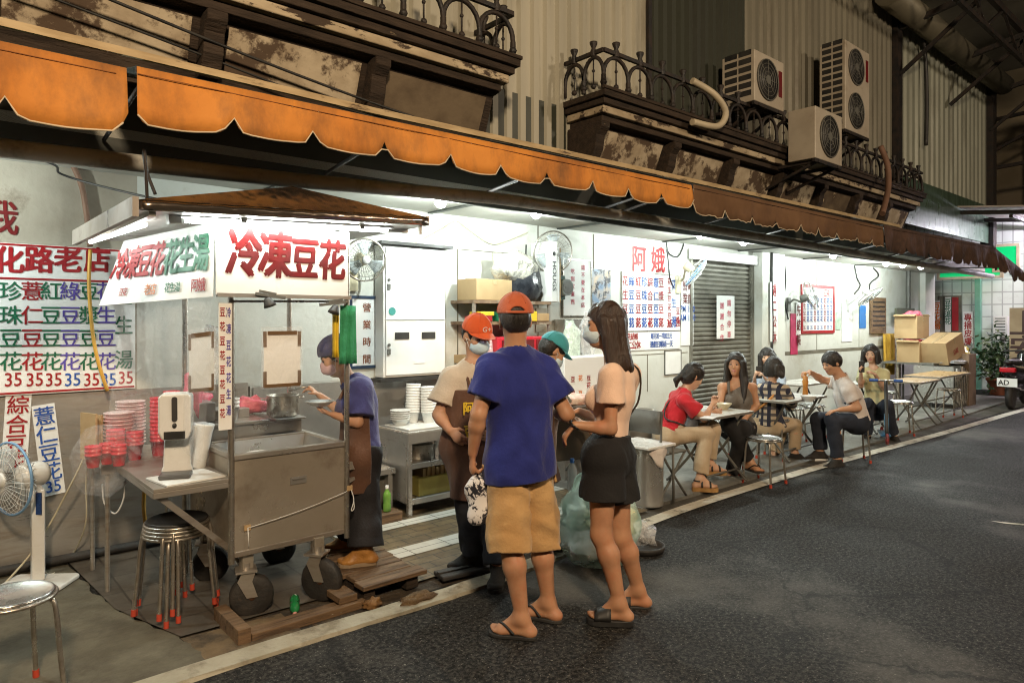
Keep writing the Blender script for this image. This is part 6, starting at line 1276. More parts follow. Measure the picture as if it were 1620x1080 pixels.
def bowl(c, lb, m=M_whiteplastic, r=.075):
    t = thing('soup_bowl', lb, 'bowl', c, 'bowls on the eaters tables'); b = MB(); b.lathe([(r * .5, 0), (r * .55, .008), (r, .055), (r * 1.02, .06), (r * .94, .058), (r * .5, .02), (.001, .018)], c, n=20); b.build('bowl_body', m, t); b = MB(); b.lathe([(r * .86, .045), (.001, .047)], c, n=16); b.build('soup', mat('milky_soup', (.62, .52, .36), .2, sc=12), t); return t
bowl(G(1144, 647, .722) , 'pale bowl on the table of the woman in red', M_cream, .085); bowl(G(1279, 634, .722), 'white bowl on the table of the bending man', r=.085)
b = MB(); p = G(1128, 661, .722); b.box((p.x - .02, p.y + .03, .726), (.16, .12, .006), rz=.3); o = b.build('tissue', M_paper); tag(o, 'crumpled tissue on the table corner beside the woman in red', 'tissue')
p = G(1274, 631, .722); t = thing('pepper_mill', 'tall turned wooden mill on the table under the bending man hand', 'mill', p); b = MB(); b.lathe([(.038, 0), (.04, .02), (.030, .06), (.026, .14), (.034, .20), (.026, .22), (.030, .25), (.001, .27)], p, n=18); b.build('mill_body', mat('amber_wood', (.50, .22, .05), .3, c2=(.40, .16, .035), sc=8), t); b = MB(); b.ball(p + Z1 * .285, .018); b.build('mill_knob', MATS['amber_wood'], t)

# ---------------------------------------------------------------- cartons and stacked furniture at the far end
b = MB(); b.b2((12.95, 4.35, .75), (14.6, 5.25, .80)); o = b.build('store_table_board', M_wood); bpy.data.objects.remove(o)
t = thing('folded_table_stack', 'folded table frames packed upright under the cartons', 'table stack', (14.2, 4.3, .031))
for k in range(9):
    x = 13.78 + k * .10; b = MB(); b.b2((x, 3.98, .12 + .01 * (k % 3)), (x + .022, 4.62, .78 - .02 * (k % 4))); b.build('folded_top', (M_steel, M_greypipe, M_white)[k % 3], t)
    b = MB(); b.tube(smooth_path([(x + .05, 3.99, .03), (x + .05, 3.97, .40), (x + .05, 4.0, .70), (x + .05, 4.3, .74)], 4), .012, 7); b.build('folded_leg', M_chrome, t)
b = MB(); b.b2((13.8, 4.3, .79), (14.9, 5.2, .82)); b.build('board', M_greypipe, t); b = MB()
for x, y in ((13.85, 4.35), (14.8, 5.15), (13.85, 5.15)): b.cyl((x, y, .03), (x, y, .79), .02)
split(b, 'frame_leg', M_greypipe, t)
carton((14.18, 4.78, .80), (.50, .38, .40), .06, 'lower open carton with pink bags at the far end', open_=True, group='cartons at the far end'); blob('pink_bag', (14.18, 4.76, 1.225), (.20, .14, .045), M_pinkplastic, 'pink bags showing between the two stacked cartons', 'plastic bag', 95, .2)
carton((14.22, 4.80, 1.26), (.54, .40, .42), -.05, 'upper open carton with pink bags on top at the far end', open_=True, group='cartons at the far end'); blob('pink_bag', (14.22, 4.78, 1.70), (.20, .14, .07), M_pinkplastic, 'pink bags rising from the topmost carton', 'plastic bag', 97, .2)
R3 = Matrix.Rotation(rad(-8), 3, 'Z') @ Matrix.Rotation(rad(-17), 3, 'Y'); carton((14.42, 4.32, .88), (.66, .46, .42), 0, 'tilted carton with red print sliding on the folded tables', R=R3, text='豆花', group='cartons at the far end')
blob('yellow_bag', (14.85, 4.22, .92), (.30, .20, .18), mat('yellow_bag_plastic', (.68, .56, .04), .35, c2=(.55, .42, .03), sc=6, bump=.5, bs=12), 'yellow plastic bag under the tilted carton', 'plastic bag', 99, .16)
blob('grey_sheet', (14.5, 4.15, .84), (.40, .18, .05), mat('grey_sheet_plastic', (.40, .40, .42), .3, sc=6), 'folded grey sheet under the tilted carton', 'sheet', 101, .2)
b = MB(); b.b2((14.55, 3.95, .032), (14.95, 4.25, .98)); o = b.build('tall_carton', mat('dull_carton', (.22, .15, .10), .85, c2=(.16, .11, .07), sc=3)); tag(o, 'tall brown flattened carton standing at the end of the folded tables', 'carton')
t = thing('blue_basket', 'dark blue basket behind the tall carton', 'basket', (15.3, 4.3, .9)); b = MB(); b.lathe([(.16, 0), (.24, .32), (.25, .32), (.23, .30), (.15, .02), (.001, .02)], (15.2, 4.35, .75), n=20); b.build('basket_body', mat('navy_plastic', (.02, .05, .16), .4), t); b = MB(); b.cyl((15.2, 4.35, .03), (15.2, 4.35, .75), .05); b.build('post', M_iron, t)
# kick scooter
p = G(1402, 702, .02); p = V((p.x, p.y, .031))
t = thing('kick_scooter', 'black and blue kick scooter with red wheels standing before the woman in yellow', 'kick scooter', p); f = V((-.62, -.30, 0)).normalized(); r_ = V((-f.y, f.x, 0))
hd_ = p + f * .06; b = MB(); b.bar(p - f * .50 + Z1 * .085, p - f * .02 + Z1 * .09, .12, .025); b.build('deck', mat('scooter_blue', (.04, .22, .42), .35, c2=(.02, .03, .05), sc=5), t, bev=.01)
for q, lb in ((hd_ + f * .06, 0), (p - f * .54, 1)):
    b = MB(); b.lathe([(.03, -.018), (.055, -.018), (.07, -.008), (.07, .008), (.055, .018), (.03, .018)], q + Z1 * .07, r_, 20); w_ = b.build('wheel', mat('scooter_wheel', (.30, .03, .03), .5, c2=(.05, .02, .02), sc=12), t)
top = hd_ + Z1 * .80 - f * .10; b = MB(); b.tube([hd_ + f * .05 + Z1 * .09, hd_ + Z1 * .20, top], .022, 10); b.build('stem', M_black, t); b = MB(); b.tube([top - r_ * .17, top, top + r_ * .17], .013, 8); b.build('handlebar', M_chrome, t)
for q in (-1, 1): b = MB(); b.cyl(top + r_ * q * .09, top + r_ * q * .19, .019); b.build('grip', mat('scooter_grip', (.03, .10, .35), .5), t)
b = MB(); b.bar(hd_ + Z1 * .20 - f * .005 - Z1 * .05, hd_ + Z1 * .38 - f * .04, .05, .035); b.build('head_tube', MATS['scooter_blue'], t)

# ---------------------------------------------------------------- far end of the lane
FX = 18.6
t = thing('tiled_shop', 'white tiled shopfront closing the far end of the row', 'building', (FX, 5, 0))
b = MB(); b.b2((FX, 3.2, 0), (FX + .3, 9, 4.0)); b.build('tiled_wall', M_walltile, t)
b = MB(); p, q = XP(1612, 440, FX - .08), XP(1573, 500, FX - .08)
for k in range(5): b.b2((FX - .1, 2.0, 1.72 + k * .22), (FX - .02, 3.9, 1.91 + k * .22))
b.build('board_cladding', M_wood, t)
b = MB(); p, q = XP(1552, 437, FX - .05), XP(1543, 640, FX - .05); b.b2((FX - .10, min(p.y, q.y), 0), (FX - .004, max(p.y, q.y), 3.0)); b.build('green_column', mat('pale_green_paint', (.20, .45, .33), .5, c2=(.15, .36, .26), sc=3), t)
def farsheet(parent, name, c0, c1, m, x=FX - .03, th=.02, txt=None, mt=None, h=.2, pitch=.25, local=None):
    p, q = XP(*c0, x), XP(*c1, x); b = MB(); b.b2((x, min(p.y, q.y), min(p.z, q.z)), (x + th, max(p.y, q.y), max(p.z, q.z))); o = b.build(name, m, parent)
    if txt:
        b = MB(); b.vtext(txt, (x, (p.y + q.y) / 2, max(p.z, q.z) - h * .3), -Y1, Z1, h, pitch, 0, .02, .85, lift=.004); b.build('lettering', mt, o if parent else None)
    return o
for c0, c1, m, txt, mt, lb, h in (((1476, 475), (1486, 530), M_paper, '豆花湯', M_orange, 'white banner with orange characters in the far shop doorway', .20), ((1495, 470), (1504, 525), M_board, '豆花湯花', M_green, 'white banner with green characters beside the red one', .14), ((1506, 470), (1516, 523), M_red, None, None, 'red vertical banner in the far shop doorway', .1), ((1523, 493), (1540, 545), M_paper, '專播皮膚', M_red, 'white banner with red characters right of the far doorway', .17)):
    r_ = thing('shop_banner', lb, 'banner', XP(*c1, FX - .06), 'banners at the far shop'); farsheet(r_, 'banner_cloth', c0, c1, m, FX - .06, .02, txt, mt, h, h * 1.1)
farsheet(t, 'doorway', (1484, 468), (1521, 600), mat('dim_doorway', (.20, .19, .15), .7, c2=(.10, .09, .07), sc=2), FX - .02, .019)
o = thing('window_air_conditioner', 'white louvred air conditioner on the far shopfront', 'air conditioner', XP(1582, 536, FX - .3)); p, q = XP(1571, 500, FX - .3), XP(1594, 537, FX - .3); b = MB(); b.b2((FX - .3, q.y, q.z), (FX - .1, p.y, p.z)); b.build('housing', M_white, o, bev=.01); b = MB()
for k in range(7): zz = lerp(p.z, q.z, .12 + .12 * k); b.b2((FX - .305, lerp(p.y, q.y, .15), zz), (FX - .301, lerp(p.y, q.y, .85), zz + .02))
b.build('louvre', M_black, o)
M_gsign = glow('green_lit_sign', (.0, .50, .14), .35); M_wsign = glow('white_lit_sign', (.85, 1., .9), 1.5)
for c0, c1, lb in (((1487, 426), (1582, 435), 'long low green backlit sign under the far awning'), ((1575, 391), (1608, 425), 'green backlit sign box with pale frame behind the far awning')):
    o = thing('green_sign', lb, 'sign', XP(*c1, FX - .5), 'green lit signs at the far shop'); farsheet(o, 'sign_face', c0, c1, M_gsign, FX - .5, .06); p, q = XP(*c0, FX - .5), XP(*c1, FX - .5); b = MB(); e = .06; y0, y1 = min(p.y, q.y), max(p.y, q.y)
    b.b2((FX - .51, y0 - e, q.z - e), (FX - .45, y1 + e, q.z)); b.b2((FX - .51, y0 - e, p.z), (FX - .45, y1 + e, p.z + e)); b.b2((FX - .51, y0 - e, q.z), (FX - .45, y0, p.z)); b.b2((FX - .51, y1, q.z), (FX - .45, y1 + e, p.z)); b.build('sign_frame', M_cream, o)
t = thing('lean_to_roof', 'pale lit lean-to roof with purple tinged tubes above the far shop', 'roof', (17.5, 4.2, 3.4)); b = MB(); b.grid([[(15.8, 5.2, 3.95), (22, 5.2, 3.95)], [(15.8, 2.2, 3.62), (22, 1.8, 3.62)]], 0, False, .03); b.build('roof_sheet', mat('lean_to_sheet', (.52, .48, .46), .6, c2=(.4, .37, .35), sc=2), t)
b = MB()
for x in (16, 17.6, 19.2): b.bar((x, 5.2, 3.86), (x, 2.2, 3.55), .06, .08)
for y, z in ((2.4, 3.56), (3.6, 3.66)): b.bar((15.8, y, z - .06), (22, y, z - .06), .06, .06)
b.bar((15.8, 2.4, 3.2), (22, 2.4, 3.2), .05, .05)
for x in (16, 17.6, 19.2): b.bar((x, 2.4, 3.5), (x, 2.4, 3.2), .05, .05)
b.build('roof_truss', M_iron, t)
for x, y, z in ((17.0, 3.0, 3.52), (19.0, 2.8, 3.50)): b = MB(); b.cyl((x, y, z), (x + 1.6, y, z), .03, 10); b.build('tube_lamp', glow('violet_tube', (.95, .84, 1.0), 170), t)
t = thing('far_building', 'dim beige wall and grey block rising behind the corrugated storey', 'building', (24, 5, 0)); b = MB(); b.b2((24, 4.6, 3.6), (24.4, 12, 12)); b.build('beige_wall', mat('beige_wall_paint', (.30, .25, .17), .8, c2=(.24, .20, .13), sc=1), t); b = MB(); b.b2((21, -1, 3.4), (21.3, 4.2, 7.0)); b.build('grey_block', mat('grey_green_wall', (.10, .11, .09), .8, c2=(.07, .08, .065), sc=1), t); b = MB()
for z in (5.3, 6.5): b.bar((20.2, 6.2, z), (20.2, 2, z + .25), .08, .08)
b.bar((20.2, 6.0, 5.3), (20.2, 3.5, 6.5), .06, .06); b.build('steel_brace', M_iron, t)
t = thing('brown_sign', 'tan standing sign with large dark brush characters behind the motor scooter', 'sign', XP(1625, 590, 16.6)); farsheet(t, 'sign_board', (1597, 487), (1660, 592), mat('tan_board', (.36, .27, .16), .6, c2=(.30, .22, .13), sc=3), 16.6, .04); p = XP(1622, 512, 16.6); b = MB(); b.text('上', p, -Y1, Z1, .48, 0, .02, 1., lift=.006); b.text('安', XP(1622, 552, 16.6), -Y1, Z1, .48, 0, .02, 1., lift=.006); b.build('lettering', mat('dark_brown_ink', (.05, .015, .01), .6), t); b = MB(); p, q = XP(1600, 592, 16.6), XP(1655, 592, 16.6)
for y in (p.y - .05, q.y + .1): b.cyl((16.62, y, 0), (16.62, y, p.z + .02), .03)
split(b, 'sign_post', M_greypipe, t)
# plant
p = G(1580, 624, .0); t = thing('potted_plant', 'bushy dark green plant in a terracotta pot by the lane', 'plant', p); b = MB(); b.lathe([(.16, 0), (.21, .30), (.235, .30), (.235, .36), (.20, .36), (.19, .30), (.001, .28)], p, n=20); b.build('pot', mat('terracotta', (.32, .10, .05), .7, c2=(.24, .07, .035), sc=5), t)
b = MB(); lf = MB(); rr = random.Random(5)
for k in range(14):
    a = rr.random() * 6.28; e = p + V((math.cos(a) * .46 * rr.random(), math.sin(a) * .46 * rr.random(), .45 + .62 * rr.random())); b.tube(smooth_path([p + Z1 * .34, p.lerp(e, .5) + V((.05, .05, .05)), e], 4), .010, 5, r2=.004)
    for _ in range(75):
        c = e + V((rr.gauss(0, .13), rr.gauss(0, .13), rr.gauss(-.05, .19))); d = unit(V((rr.gauss(0, 1), rr.gauss(0, 1), rr.gauss(.1, .7)))); s_ = unit(d.cross(V((rr.gauss(0, 1), rr.gauss(0, 1), 1)))); L_ = .085 + .06 * rr.random(); w_ = L_ * .28; lf.add([c, c + d * L_ * .5 + s_ * w_, c + d * L_, c + d * L_ * .5 - s_ * w_], [(0, 1, 2, 3)], 0 if rr.random() < .68 else 1)
b.build('stem', M_dwood, t); lf.build('foliage', [mat('dark_leaf', (.035, .075, .025), .4, c2=(.02, .05, .018), sc=9), mat('pale_leaf', (.16, .20, .10), .45, c2=(.10, .15, .07), sc=9)], t)
# parked motor scooter, rear end in view
p = G(1599, 647, 0); t = thing('motor_scooter', 'black motor scooter with red tail light parked at the edge of the lane', 'motor scooter', p); f = V((.93, .05, 0)).normalized(); r_ = V((-f.y, f.x, 0)); M_gloss = mat('gloss_black', (.012, .012, .013), .18, c2=(.02, .02, .02), sc=5, coat=.6)
for q in (0, 1.25):
    c = p + f * q + Z1 * .25; b = MB(); b.lathe([(.13, -.05), (.21, -.055), (.25, -.03), (.255, 0), (.25, .03), (.21, .055), (.13, .05)], c, r_, 26); w_ = b.build('wheel', M_rubber, t); b = MB(); b.lathe([(.001, -.03), (.13, -.045), (.13, .045), (.001, .03)], c, r_, 16); b.build('rim', M_greypipe, w_)
v = Vol(np.array(p) + np.array((-.6, -.6, .1)), np.array(p) + np.array((1.9, .6, 1.3)), .03); v.cone(p + f * -.12 + Z1 * .70, p + f * .55 + Z1 * .62, .13, .17, .08); v.cone(p + f * .5 + Z1 * .45, p + f * .9 + Z1 * .30, .15, .14, .1); v.cone(p + f * .95 + Z1 * .35, p + f * 1.12 + Z1 * .92, .15, .10, .1, f, .5); v.cone(p + f * .05 + Z1 * .45, p + f * .5 + Z1 * .42, .10, .14, .08); v.build('bodywork', M_gloss, t)
v = Vol(np.array(p) + np.array((-.6, -.6, .6)), np.array(p) + np.array((1.2, .6, 1.2)), .03); v.cone(p + f * -.20 + Z1 * .86, p + f * .5 + Z1 * .82, .08, .11, .05, Z1, .6); v.build('seat', M_black, t)
b = MB(); b.box(p - f * .24 + Z1 * .72, (.10, .24, .09)); b.build('tail_light', mat('red_lens', (.5, .01, .02), .15, sc=5, coat=.5), t, bev=.02); b = MB(); b.box(p - f * .31 + Z1 * .50, (.012, .30, .15)); pl = b.build('number_plate', M_board, t); b = MB(); b.text('AD', p - f * .318 + Z1 * .50 + r_ * .05, -r_, Z1, .09, 0, .012, .9); b.build('lettering', M_black, pl)
b = MB(); b.tube(smooth_path([p + f * 1.1 + Z1 * 1.0 - r_ * .32, p + f * 1.12 + Z1 * 1.02, p + f * 1.1 + Z1 * 1.0 + r_ * .32], 4), .016, 8); b.build('handlebar', M_black, t)
for q in (-1, 1): b = MB(); b.tube([p + f * 1.1 + Z1 * 1.0 + r_ * q * .25, p + f * 1.1 + Z1 * 1.2 + r_ * q * .3], .007, 6); b.ball(p + f * 1.08 + Z1 * 1.24 + r_ * q * .31, .06, sq=(.4, 1, .7)); b.build('mirror', M_black, t)

# ---------------------------------------------------------------- air conditioners and hoses on the upper storey
M_acbody = mat('aged_ac_enamel', (.46, .41, .33), .5, c2=(.38, .33, .26), sc=3, g=(.2, .15, .09), gs=5, glo=.58, ghi=.8)
def aircon(x0, x1, y0, y1, z0, z1, fans, label, badge=True, grill=True):
    t = thing('air_conditioner', label, 'air conditioner', ((x0 + x1) / 2, (y0 + y1) / 2, z0), 'outdoor units above the arcade'); b = MB(); b.b2((x0, y0, z0), (x1, y1, z1)); b.build('housing', M_acbody, t, bev=.012)
    h = (z1 - z0) / fans; r = min(h, x1 - x0) * .40
    for k in range(fans):
        c = V((lerp(x0, x1, .42 if badge else .5), y0, z0 + h * (k + .5))); b = MB(); b.lathe([(r, 0), (r, .008), (.001, .008)], c, (0, -1, 0), 30); g = b.build('fan_opening', M_black, t)
        b = MB()
        for f in (1, .8, .6, .4, .22): b.tube([c + V((r * f * math.cos(a), -.014, r * f * math.sin(a))) for a in [2 * math.pi * j / 28 for j in range(28)]], .004 if f < 1 else .008, 5, closed=True)
        for j in range(8): a = math.pi * j / 4; b.tube([c + V((.04 * math.cos(a), -.016, .04 * math.sin(a))), c + V((r * math.cos(a), -.012, r * math.sin(a)))], .004, 5)
        b.cyl(c - Y1 * .012, c - Y1 * .02, .05, 14); b.build('fan_guard', M_greypipe, g)
    if grill:
        b = MB()
        for k in range(int((z1 - z0) / .09)): zz = z0 + .07 + k * .09; b.b2((x0 - .004, y0 + .04, zz), (x0 - .001, (y0 + y1) / 2 - .01, zz + .06)); b.b2((x0 - .004, (y0 + y1) / 2 + .01, zz), (x0 - .001, y1 - .04, zz + .06))
        b.build('side_grille', M_black, t)
    if badge: b = MB(); b.b2((x1 - .13, y0 - .004, z1 - .42), (x1 - .05, y0 - .001, z1 - .12)); b.build('badge', M_dred, t)
    b = MB()
    for x in (x0 + .1, x1 - .1): b.bar((x, y0, z0 - .02), (x, CY - .02, z0 - .02), .035, .035); b.bar((x, y0 + .05, z0 - .03), (x, CY - .02, z0 - .35), .03, .03)
    b.bar((x0, y0 + .02, z0 - .02), (x1, y0 + .02, z0 - .02), .03, .035); b.build('support_frame', M_iron, t); return t
aircon(7.0, 7.66, 3.95, 4.36, 4.05, 4.62, 1, 'square outdoor unit with dark red badge above the long balcony')
aircon(9.32, 10.1, 3.95, 4.30, 4.16, 5.35, 2, 'tall twin fan outdoor unit with dark red badge on the brown cladding')
aircon(7.75, 8.45, 3.62, 3.95, 3.47, 4.07, 1, 'small outdoor unit hung in front of the balcony railing', badge=False, grill=False)
cord([W(1095, 128, 3.96), W(1130, 150, 3.9), W(1148, 178, 3.88), W(1135, 200, 3.9), W(1095, 193, 3.94)], .035, mat('pale_hose', (.56, .48, .34), .5, sc=4), 'pale thick hose curling out of the balcony railing', 'hose', 'hose')
cord([W(1393, 232, 3.95), W(1404, 262, 3.85), W(1405, 300, 3.8), W(1396, 338, 3.7)], .04, MATS['brown_stain_pipe'], 'brown hose dropping from the balcony end to the awning', 'hose', 'hose')
cord([W(1448, 0, 4.4), W(1462, 70, 4.4), W(1466, 150, 4.4), W(1465, 230, 4.4)], .035, M_black, 'black cable hanging down the grey cladding', 'cable', 'cable')
cord([V((-1, 3.9, 3.52)), V((1.5, 4.18, 3.22)), V((3.2, 4.2, 3.05)), V((4.6, 4.0, 2.98)), V((7, 3.9, 2.95))], .009, M_black, 'sagging black cable strung below the peeling frieze', 'cable', 'cable')
cord([V((-1, 4.0, 3.42)), V((1.0, 4.2, 3.20)), V((2.4, 4.2, 3.02)), V((3.8, 3.7, 2.90))], .007, M_black, 'second black cable crossing the peeling frieze panels', 'cable', 'cable')
# ---------------------------------------------------------------- people
def skinmat(name, c, c2): return mat(name, c, .55, c2=c2, sc=11, lo=.35, hi=.7, g=(c[0] * .92, c[1] * .68, c[2] * .6), gs=7, glo=.5, ghi=.75, bump=.15, bs=90, bd=.003, sss=.10)
S_tan = skinmat('tan_skin', (.48, .255, .145), (.38, .185, .10)); S_fair = skinmat('fair_skin', (.60, .38, .26), (.54, .31, .20)); S_mid = skinmat('warm_skin', (.52, .29, .17), (.46, .24, .14))
def cloth(name, c, c2=None, sc=5, bump=.5, bs=70, **k): return mat(name, c, .9, c2=c2 or tuple(x * .8 for x in c), sc=sc, bump=bump, bs=bs, bd=.006, sheen=.15 if max(c) > .1 else 0, **k)
def hairmat(name, c, c2): return mat(name, c, .38, c2=c2, sc=9, stretch=(9, 9, .8), lo=.3, hi=.7, bump=.7, bs=55, bstretch=(5, 5, .25), bd=.01)
H_black = hairmat('black_hair', (.012, .010, .009), (.028, .022, .018)); H_brown = hairmat('brown_hair', (.050, .026, .014), (.022, .012, .008))
M_mask = mat('surgical_mask', (.52, .68, .78), .7, c2=(.62, .75, .82), sc=3, bump=.3, bs=30, stretch=(1, 1, 6))
def person(label, J, fwd, t0, base, **k):
    root = thing('person', label, 'person', base); P = {}
    for n, q in J.items():
        P[n] = q if isinstance(q, Vector) else D(q[0], q[1], t0 + (q[2] if len(q) > 2 else 0))
    for n in list(k):
        if n.startswith(('pn', 'curl')): P[n] = V((k.pop(n), 0, 0)) if n.startswith('curl') else V(k.pop(n))
    return root, Human(P, fwd, **k)
def hair(h, root, m, vox, length=0., grow=.016, fringe=.03, width=1., back=.0, seed=1, side_open=.0, name='hair', tail=None, amax=2.0, front=0.):
    hd, hu, hf, hs, k, A = h.hd, h.hu, h.hf, h.hs, h.h, h.A
    lo = np.array(hd) - .32 - length; hi = np.array(hd) + .30; v = Vol(lo, hi, vox)
    v.ell(hd + hu * .040 * k - hf * .012 * k, ((.075 + grow) * k, (.096 + grow) * k, (.092 + grow) * k), A, .02)
    v.ell(hd - hu * (.02 if length or tail else -.01) * k - hf * .048 * k, ((.066 + grow) * k, (.05 + grow) * k, (.085 if length or tail else .07) * k), A, .03)
    if length:
        dn = -Z1
        for a in np.linspace(-amax, amax, 11):
            p = hd + hu * .03 - hf * (.075 * math.cos(a)) * k + hs * (.082 * math.sin(a)) * k; q = p + dn * length - hf * back * math.cos(a) + hs * math.sin(a) * .02 * width
            if abs(a) > 1.25: p = p + hf * .02
            q.z += (rnd.random() - .5) * .02; v.cone(p, q, .030, .022 * width, .02)
    if front:
        for q in (-1, 1):
            a_ = hd + hs * q * .076 * k - hf * .01; m_ = hd + hs * q * .098 - hu * .17 + h.f * .035; v.cone(a_, m_, .026, .034, .02); v.cone(m_, m_ - Z1 * (front - .17) + h.f * .055 - hs * q * .02, .034, .018, .02)
    if tail: v.cone(hd - hf * .09 + hu * .0, hd - hf * .14 - hu * .10, .03, .026, .02); v.cone(hd - hf * .14 - hu * .10, hd - hf * .11 - hu * tail, .028, .012, .02)
    v.folds(.0055, 85, seed, stretch=(1, 1, .14)); w = Vol(lo, hi, vox)
    # open the face
    v.ell(hd + hf * .105 * k - hu * (.055 - fringe) * k, ((.066 + side_open) * k, .080 * k, .088 * k), A, 0, 'sub')
    v.ell(hd + hf * .09 * k - hu * .14 * k, (.06 * k, .09 * k, .11 * k), A, 0, 'sub')
    return v.build(name, m, root)
def cap(h, root, m, vox, bill=1, back=False, label=None):
    hd, hu, hf, hs, k, A = h.hd, h.hu, h.hf, h.hs, h.h, h.A; c = hd + hu * .040 * k - hf * .008
    v = Vol(np.array(c) - .26, np.array(c) + .26, vox); v.ell(c + hu * .005, (.096 * k, .117 * k, .112 * k), A, 0); v.cut(c + hu * .004 * k - hf * .0, -hu)
    if back: v.ell(c - hf * .118 * k + hu * .0, (.044 * k, .06, .040 * k), A, 0, 'sub')
    o = v.build('cap', m, root)
    b = MB(); b.ball(c + hu * .118 * k, .009, 0, 10, (1, 1, .5))
    if back: b.tube([c - hf * .113 * k * math.cos(a) + hs * .096 * k * math.sin(a) + hu * .010 for a in [-.62 + 1.24 * j / 10 for j in range(11)]], .007, 8)
    for q in range(6):
        a = math.pi * q / 3; b.tube([c + hu * (.118 * math.cos(e)) * k + (hs * math.cos(a) * .098 + hf * math.sin(a) * .119) * math.sin(e) * k for e in [.08 + (1.42 if not (back and math.sin(a) < -.5) else 1.0) * j / 8 for j in range(9)]], .0022, 5)
    b.build('seam', m, o)
    if bill:
        rows = []
        for g in (0, .25, .5, .75, 1): rows.append([c + hs * .088 * k * math.sin(a) * (1 - .06 * g) + hf * (.108 * k * math.cos(a) + .075 * g * max(0, math.cos(a)) ** .6) + hu * (.008 + .012 * math.cos(a * 1.0) - .022 * g * math.cos(a) - .012 * abs(math.sin(a))) for a in [-1.25 + 2.5 * j / 16 for j in range(17)]])
        b = MB(); b.grid(rows, 0, True, .004, flip=True); b.build('bill', m, o)
    return o, c
def mask(h, root, vox=.004, m=None):
    hd, hu, hf, hs, k, A = h.hd, h.hu, h.hf, h.hs, h.h, h.A; v = Vol(np.array(hd) - .16, np.array(hd) + .16, vox)
    v.ell(hd - hu * .043 * k + hf * .052 * k, (.066 * k, .065 * k, .062 * k), A, 0); v.cone(hd + hf * .10 * k - hu * .01 * k, hd + hf * .106 * k - hu * .05 * k, .013, .017, .03)
    v.cut(hd - hf * .0 + hf * .035 * k, -hf); o = v.build('mask', m or M_mask, root)
    b = MB()
    for q in (-1, 1):
        for z in (-.01, -.075): b.tube([hd + hs * q * .060 * k + hf * .045 * k + hu * z * k, hd + hs * q * .084 * k + hf * .01 - hu * .005 * k, hd + hs * q * .082 * k - hf * .012 + hu * .0], .0018, 5)
        for z in (-.03, -.05): b.tube([hd - hu * (-z) * k * 1.1 + hf * (.12 * math.cos(a)) * k + hs * .065 * k * math.sin(a) - hu * .005 for a in [-.9 + 1.8 * j / 8 for j in range(9)]], .0012, 4) if q > 0 else None
    b.build('ear_loop', M_whiteplastic, o); return o
def flank(h, L, a): return h.J['hip' + L]
def apron(h, root, m, vox, y0, y1, seed=5, strap=True, gr=.050):
    v = h.vol(['belly', 'chest', 'pelvis'], vox, gr, pad=.35); f, u, s = h.f, h.u, h.side
    w = h.pel; v.cone(h.wst, h.pel - Z1 * .12, h.R[1] + .055, h.R[0] + .065, .05, f, .74); v.cone(h.pel - Z1 * .05, h.pel - Z1 * (h.pel.z - y0) + f * .05, h.R[0] + .06, h.R[0] + .075, .05, f, .8)
    v.folds(.004, 22, seed, stretch=(1, 1, .4)); v.cut(V((0, 0, y0)), -Z1); v.cut(h.chest + u * .06, u)
    g = Vol(v.lo, v.lo + (v.n - 1) * v.v, vox)
    v.cut(h.pel - f * .035, -f)
    o = v.build('apron', m, root)
    if strap:
        b = MB()
        for q in (-1, 1):
            a0 = h.chest + f * (h.R[2] * .72 + .045) + s * .075 * q + u * .05; g_ = h.sc; b.tube(smooth_path([a0, h.sh + f * .06 * g_ + s * .08 * q * g_ + u * .06 * g_, h.sh - f * .05 * g_ + s * .075 * q * g_ + u * .05 * g_, h.chest - f * (h.R[2] * .72 + .02) + s * .03 * q], 5), .011, 6)
        b.build('strap', m, o)
    return o
def stripes(root, h): pass

# 1 the man in the blue shirt -------------------------------------------------
aL = G(826, 1008) ; aR = G(868, 981)
J = dict(head=(815, 509), neck=(815, 560), shL=(778, 588, -.08), shR=(860, 588, .08), elL=(757, 655, -.12), wrL=(748, 716, -.06), hdL=(747, 760, -.05), elR=(897, 655, .06), wrR=(868, 645, .27), hdR=(845, 640, .32),
         hipL=(803, 732, -.035), hipR=(840, 732, .035), knL=(806, 858, -.10), knR=(852, 850, .07), anL=aL + Z1 * .10, anR=aR + Z1 * .10, toL=aL + unit(G(765, 1000) - aL) * .13 + Z1 * .020, toR=aR + unit(G(826, 972) - aR) * .13 + Z1 * .020)
root, h = person('man in blue T-shirt, tan cargo shorts and orange cap, back turned', J, FW * .88 - RT * .42, 3.6, G(838, 995), sc=1.0, face=FW * .95 - RT * .1, pnL=RT * .9 + FW * .3, curlL=1.1, pnR=-Z1, waist=.93)
h.body(root, .0062, S_tan)
h.shirt(root, 'shirt', cloth('blue_jersey', (.012, .022, .20), (.008, .014, .13), sc=4),   .0065, grow=.023, sleeve=.62, hem=D(820, 756, 3.6), fold=.008, fq=17, seed=4, neckr=.072, flare=.022, loose=.012, hipout=.062, hemn=(-Z1 * 1 + RT * .08))
M_khaki = cloth('tan_cotton', (.52, .32, .135), (.43, .25, .10), sc=6)
sh_ = h.legs(root, 'shorts', M_khaki, .0065, grow=.020, thigh=.088, to=1.10, flare=.030, top=D(820, 730, 3.6), fold=.008, fq=22, seed=7, gap=.012)
for L, o_ in (('L', -1),):
    c = lerp(h.J['hipL'], h.J['knL'], .72) - h.side * .098; v = Vol(np.array(c) - .16, np.array(c) + .16, .006); v.cone(c + Z1 * .06, c - Z1 * .06, .06, .062, .02, h.side, .30); v.cone(c + Z1 * .065 - h.f * .03, c + Z1 * .065 + h.f * .03, .035, .035, .01, h.side, .5); v.folds(.004, 40, 9); v.build('cargo_pocket', M_khaki, sh_)
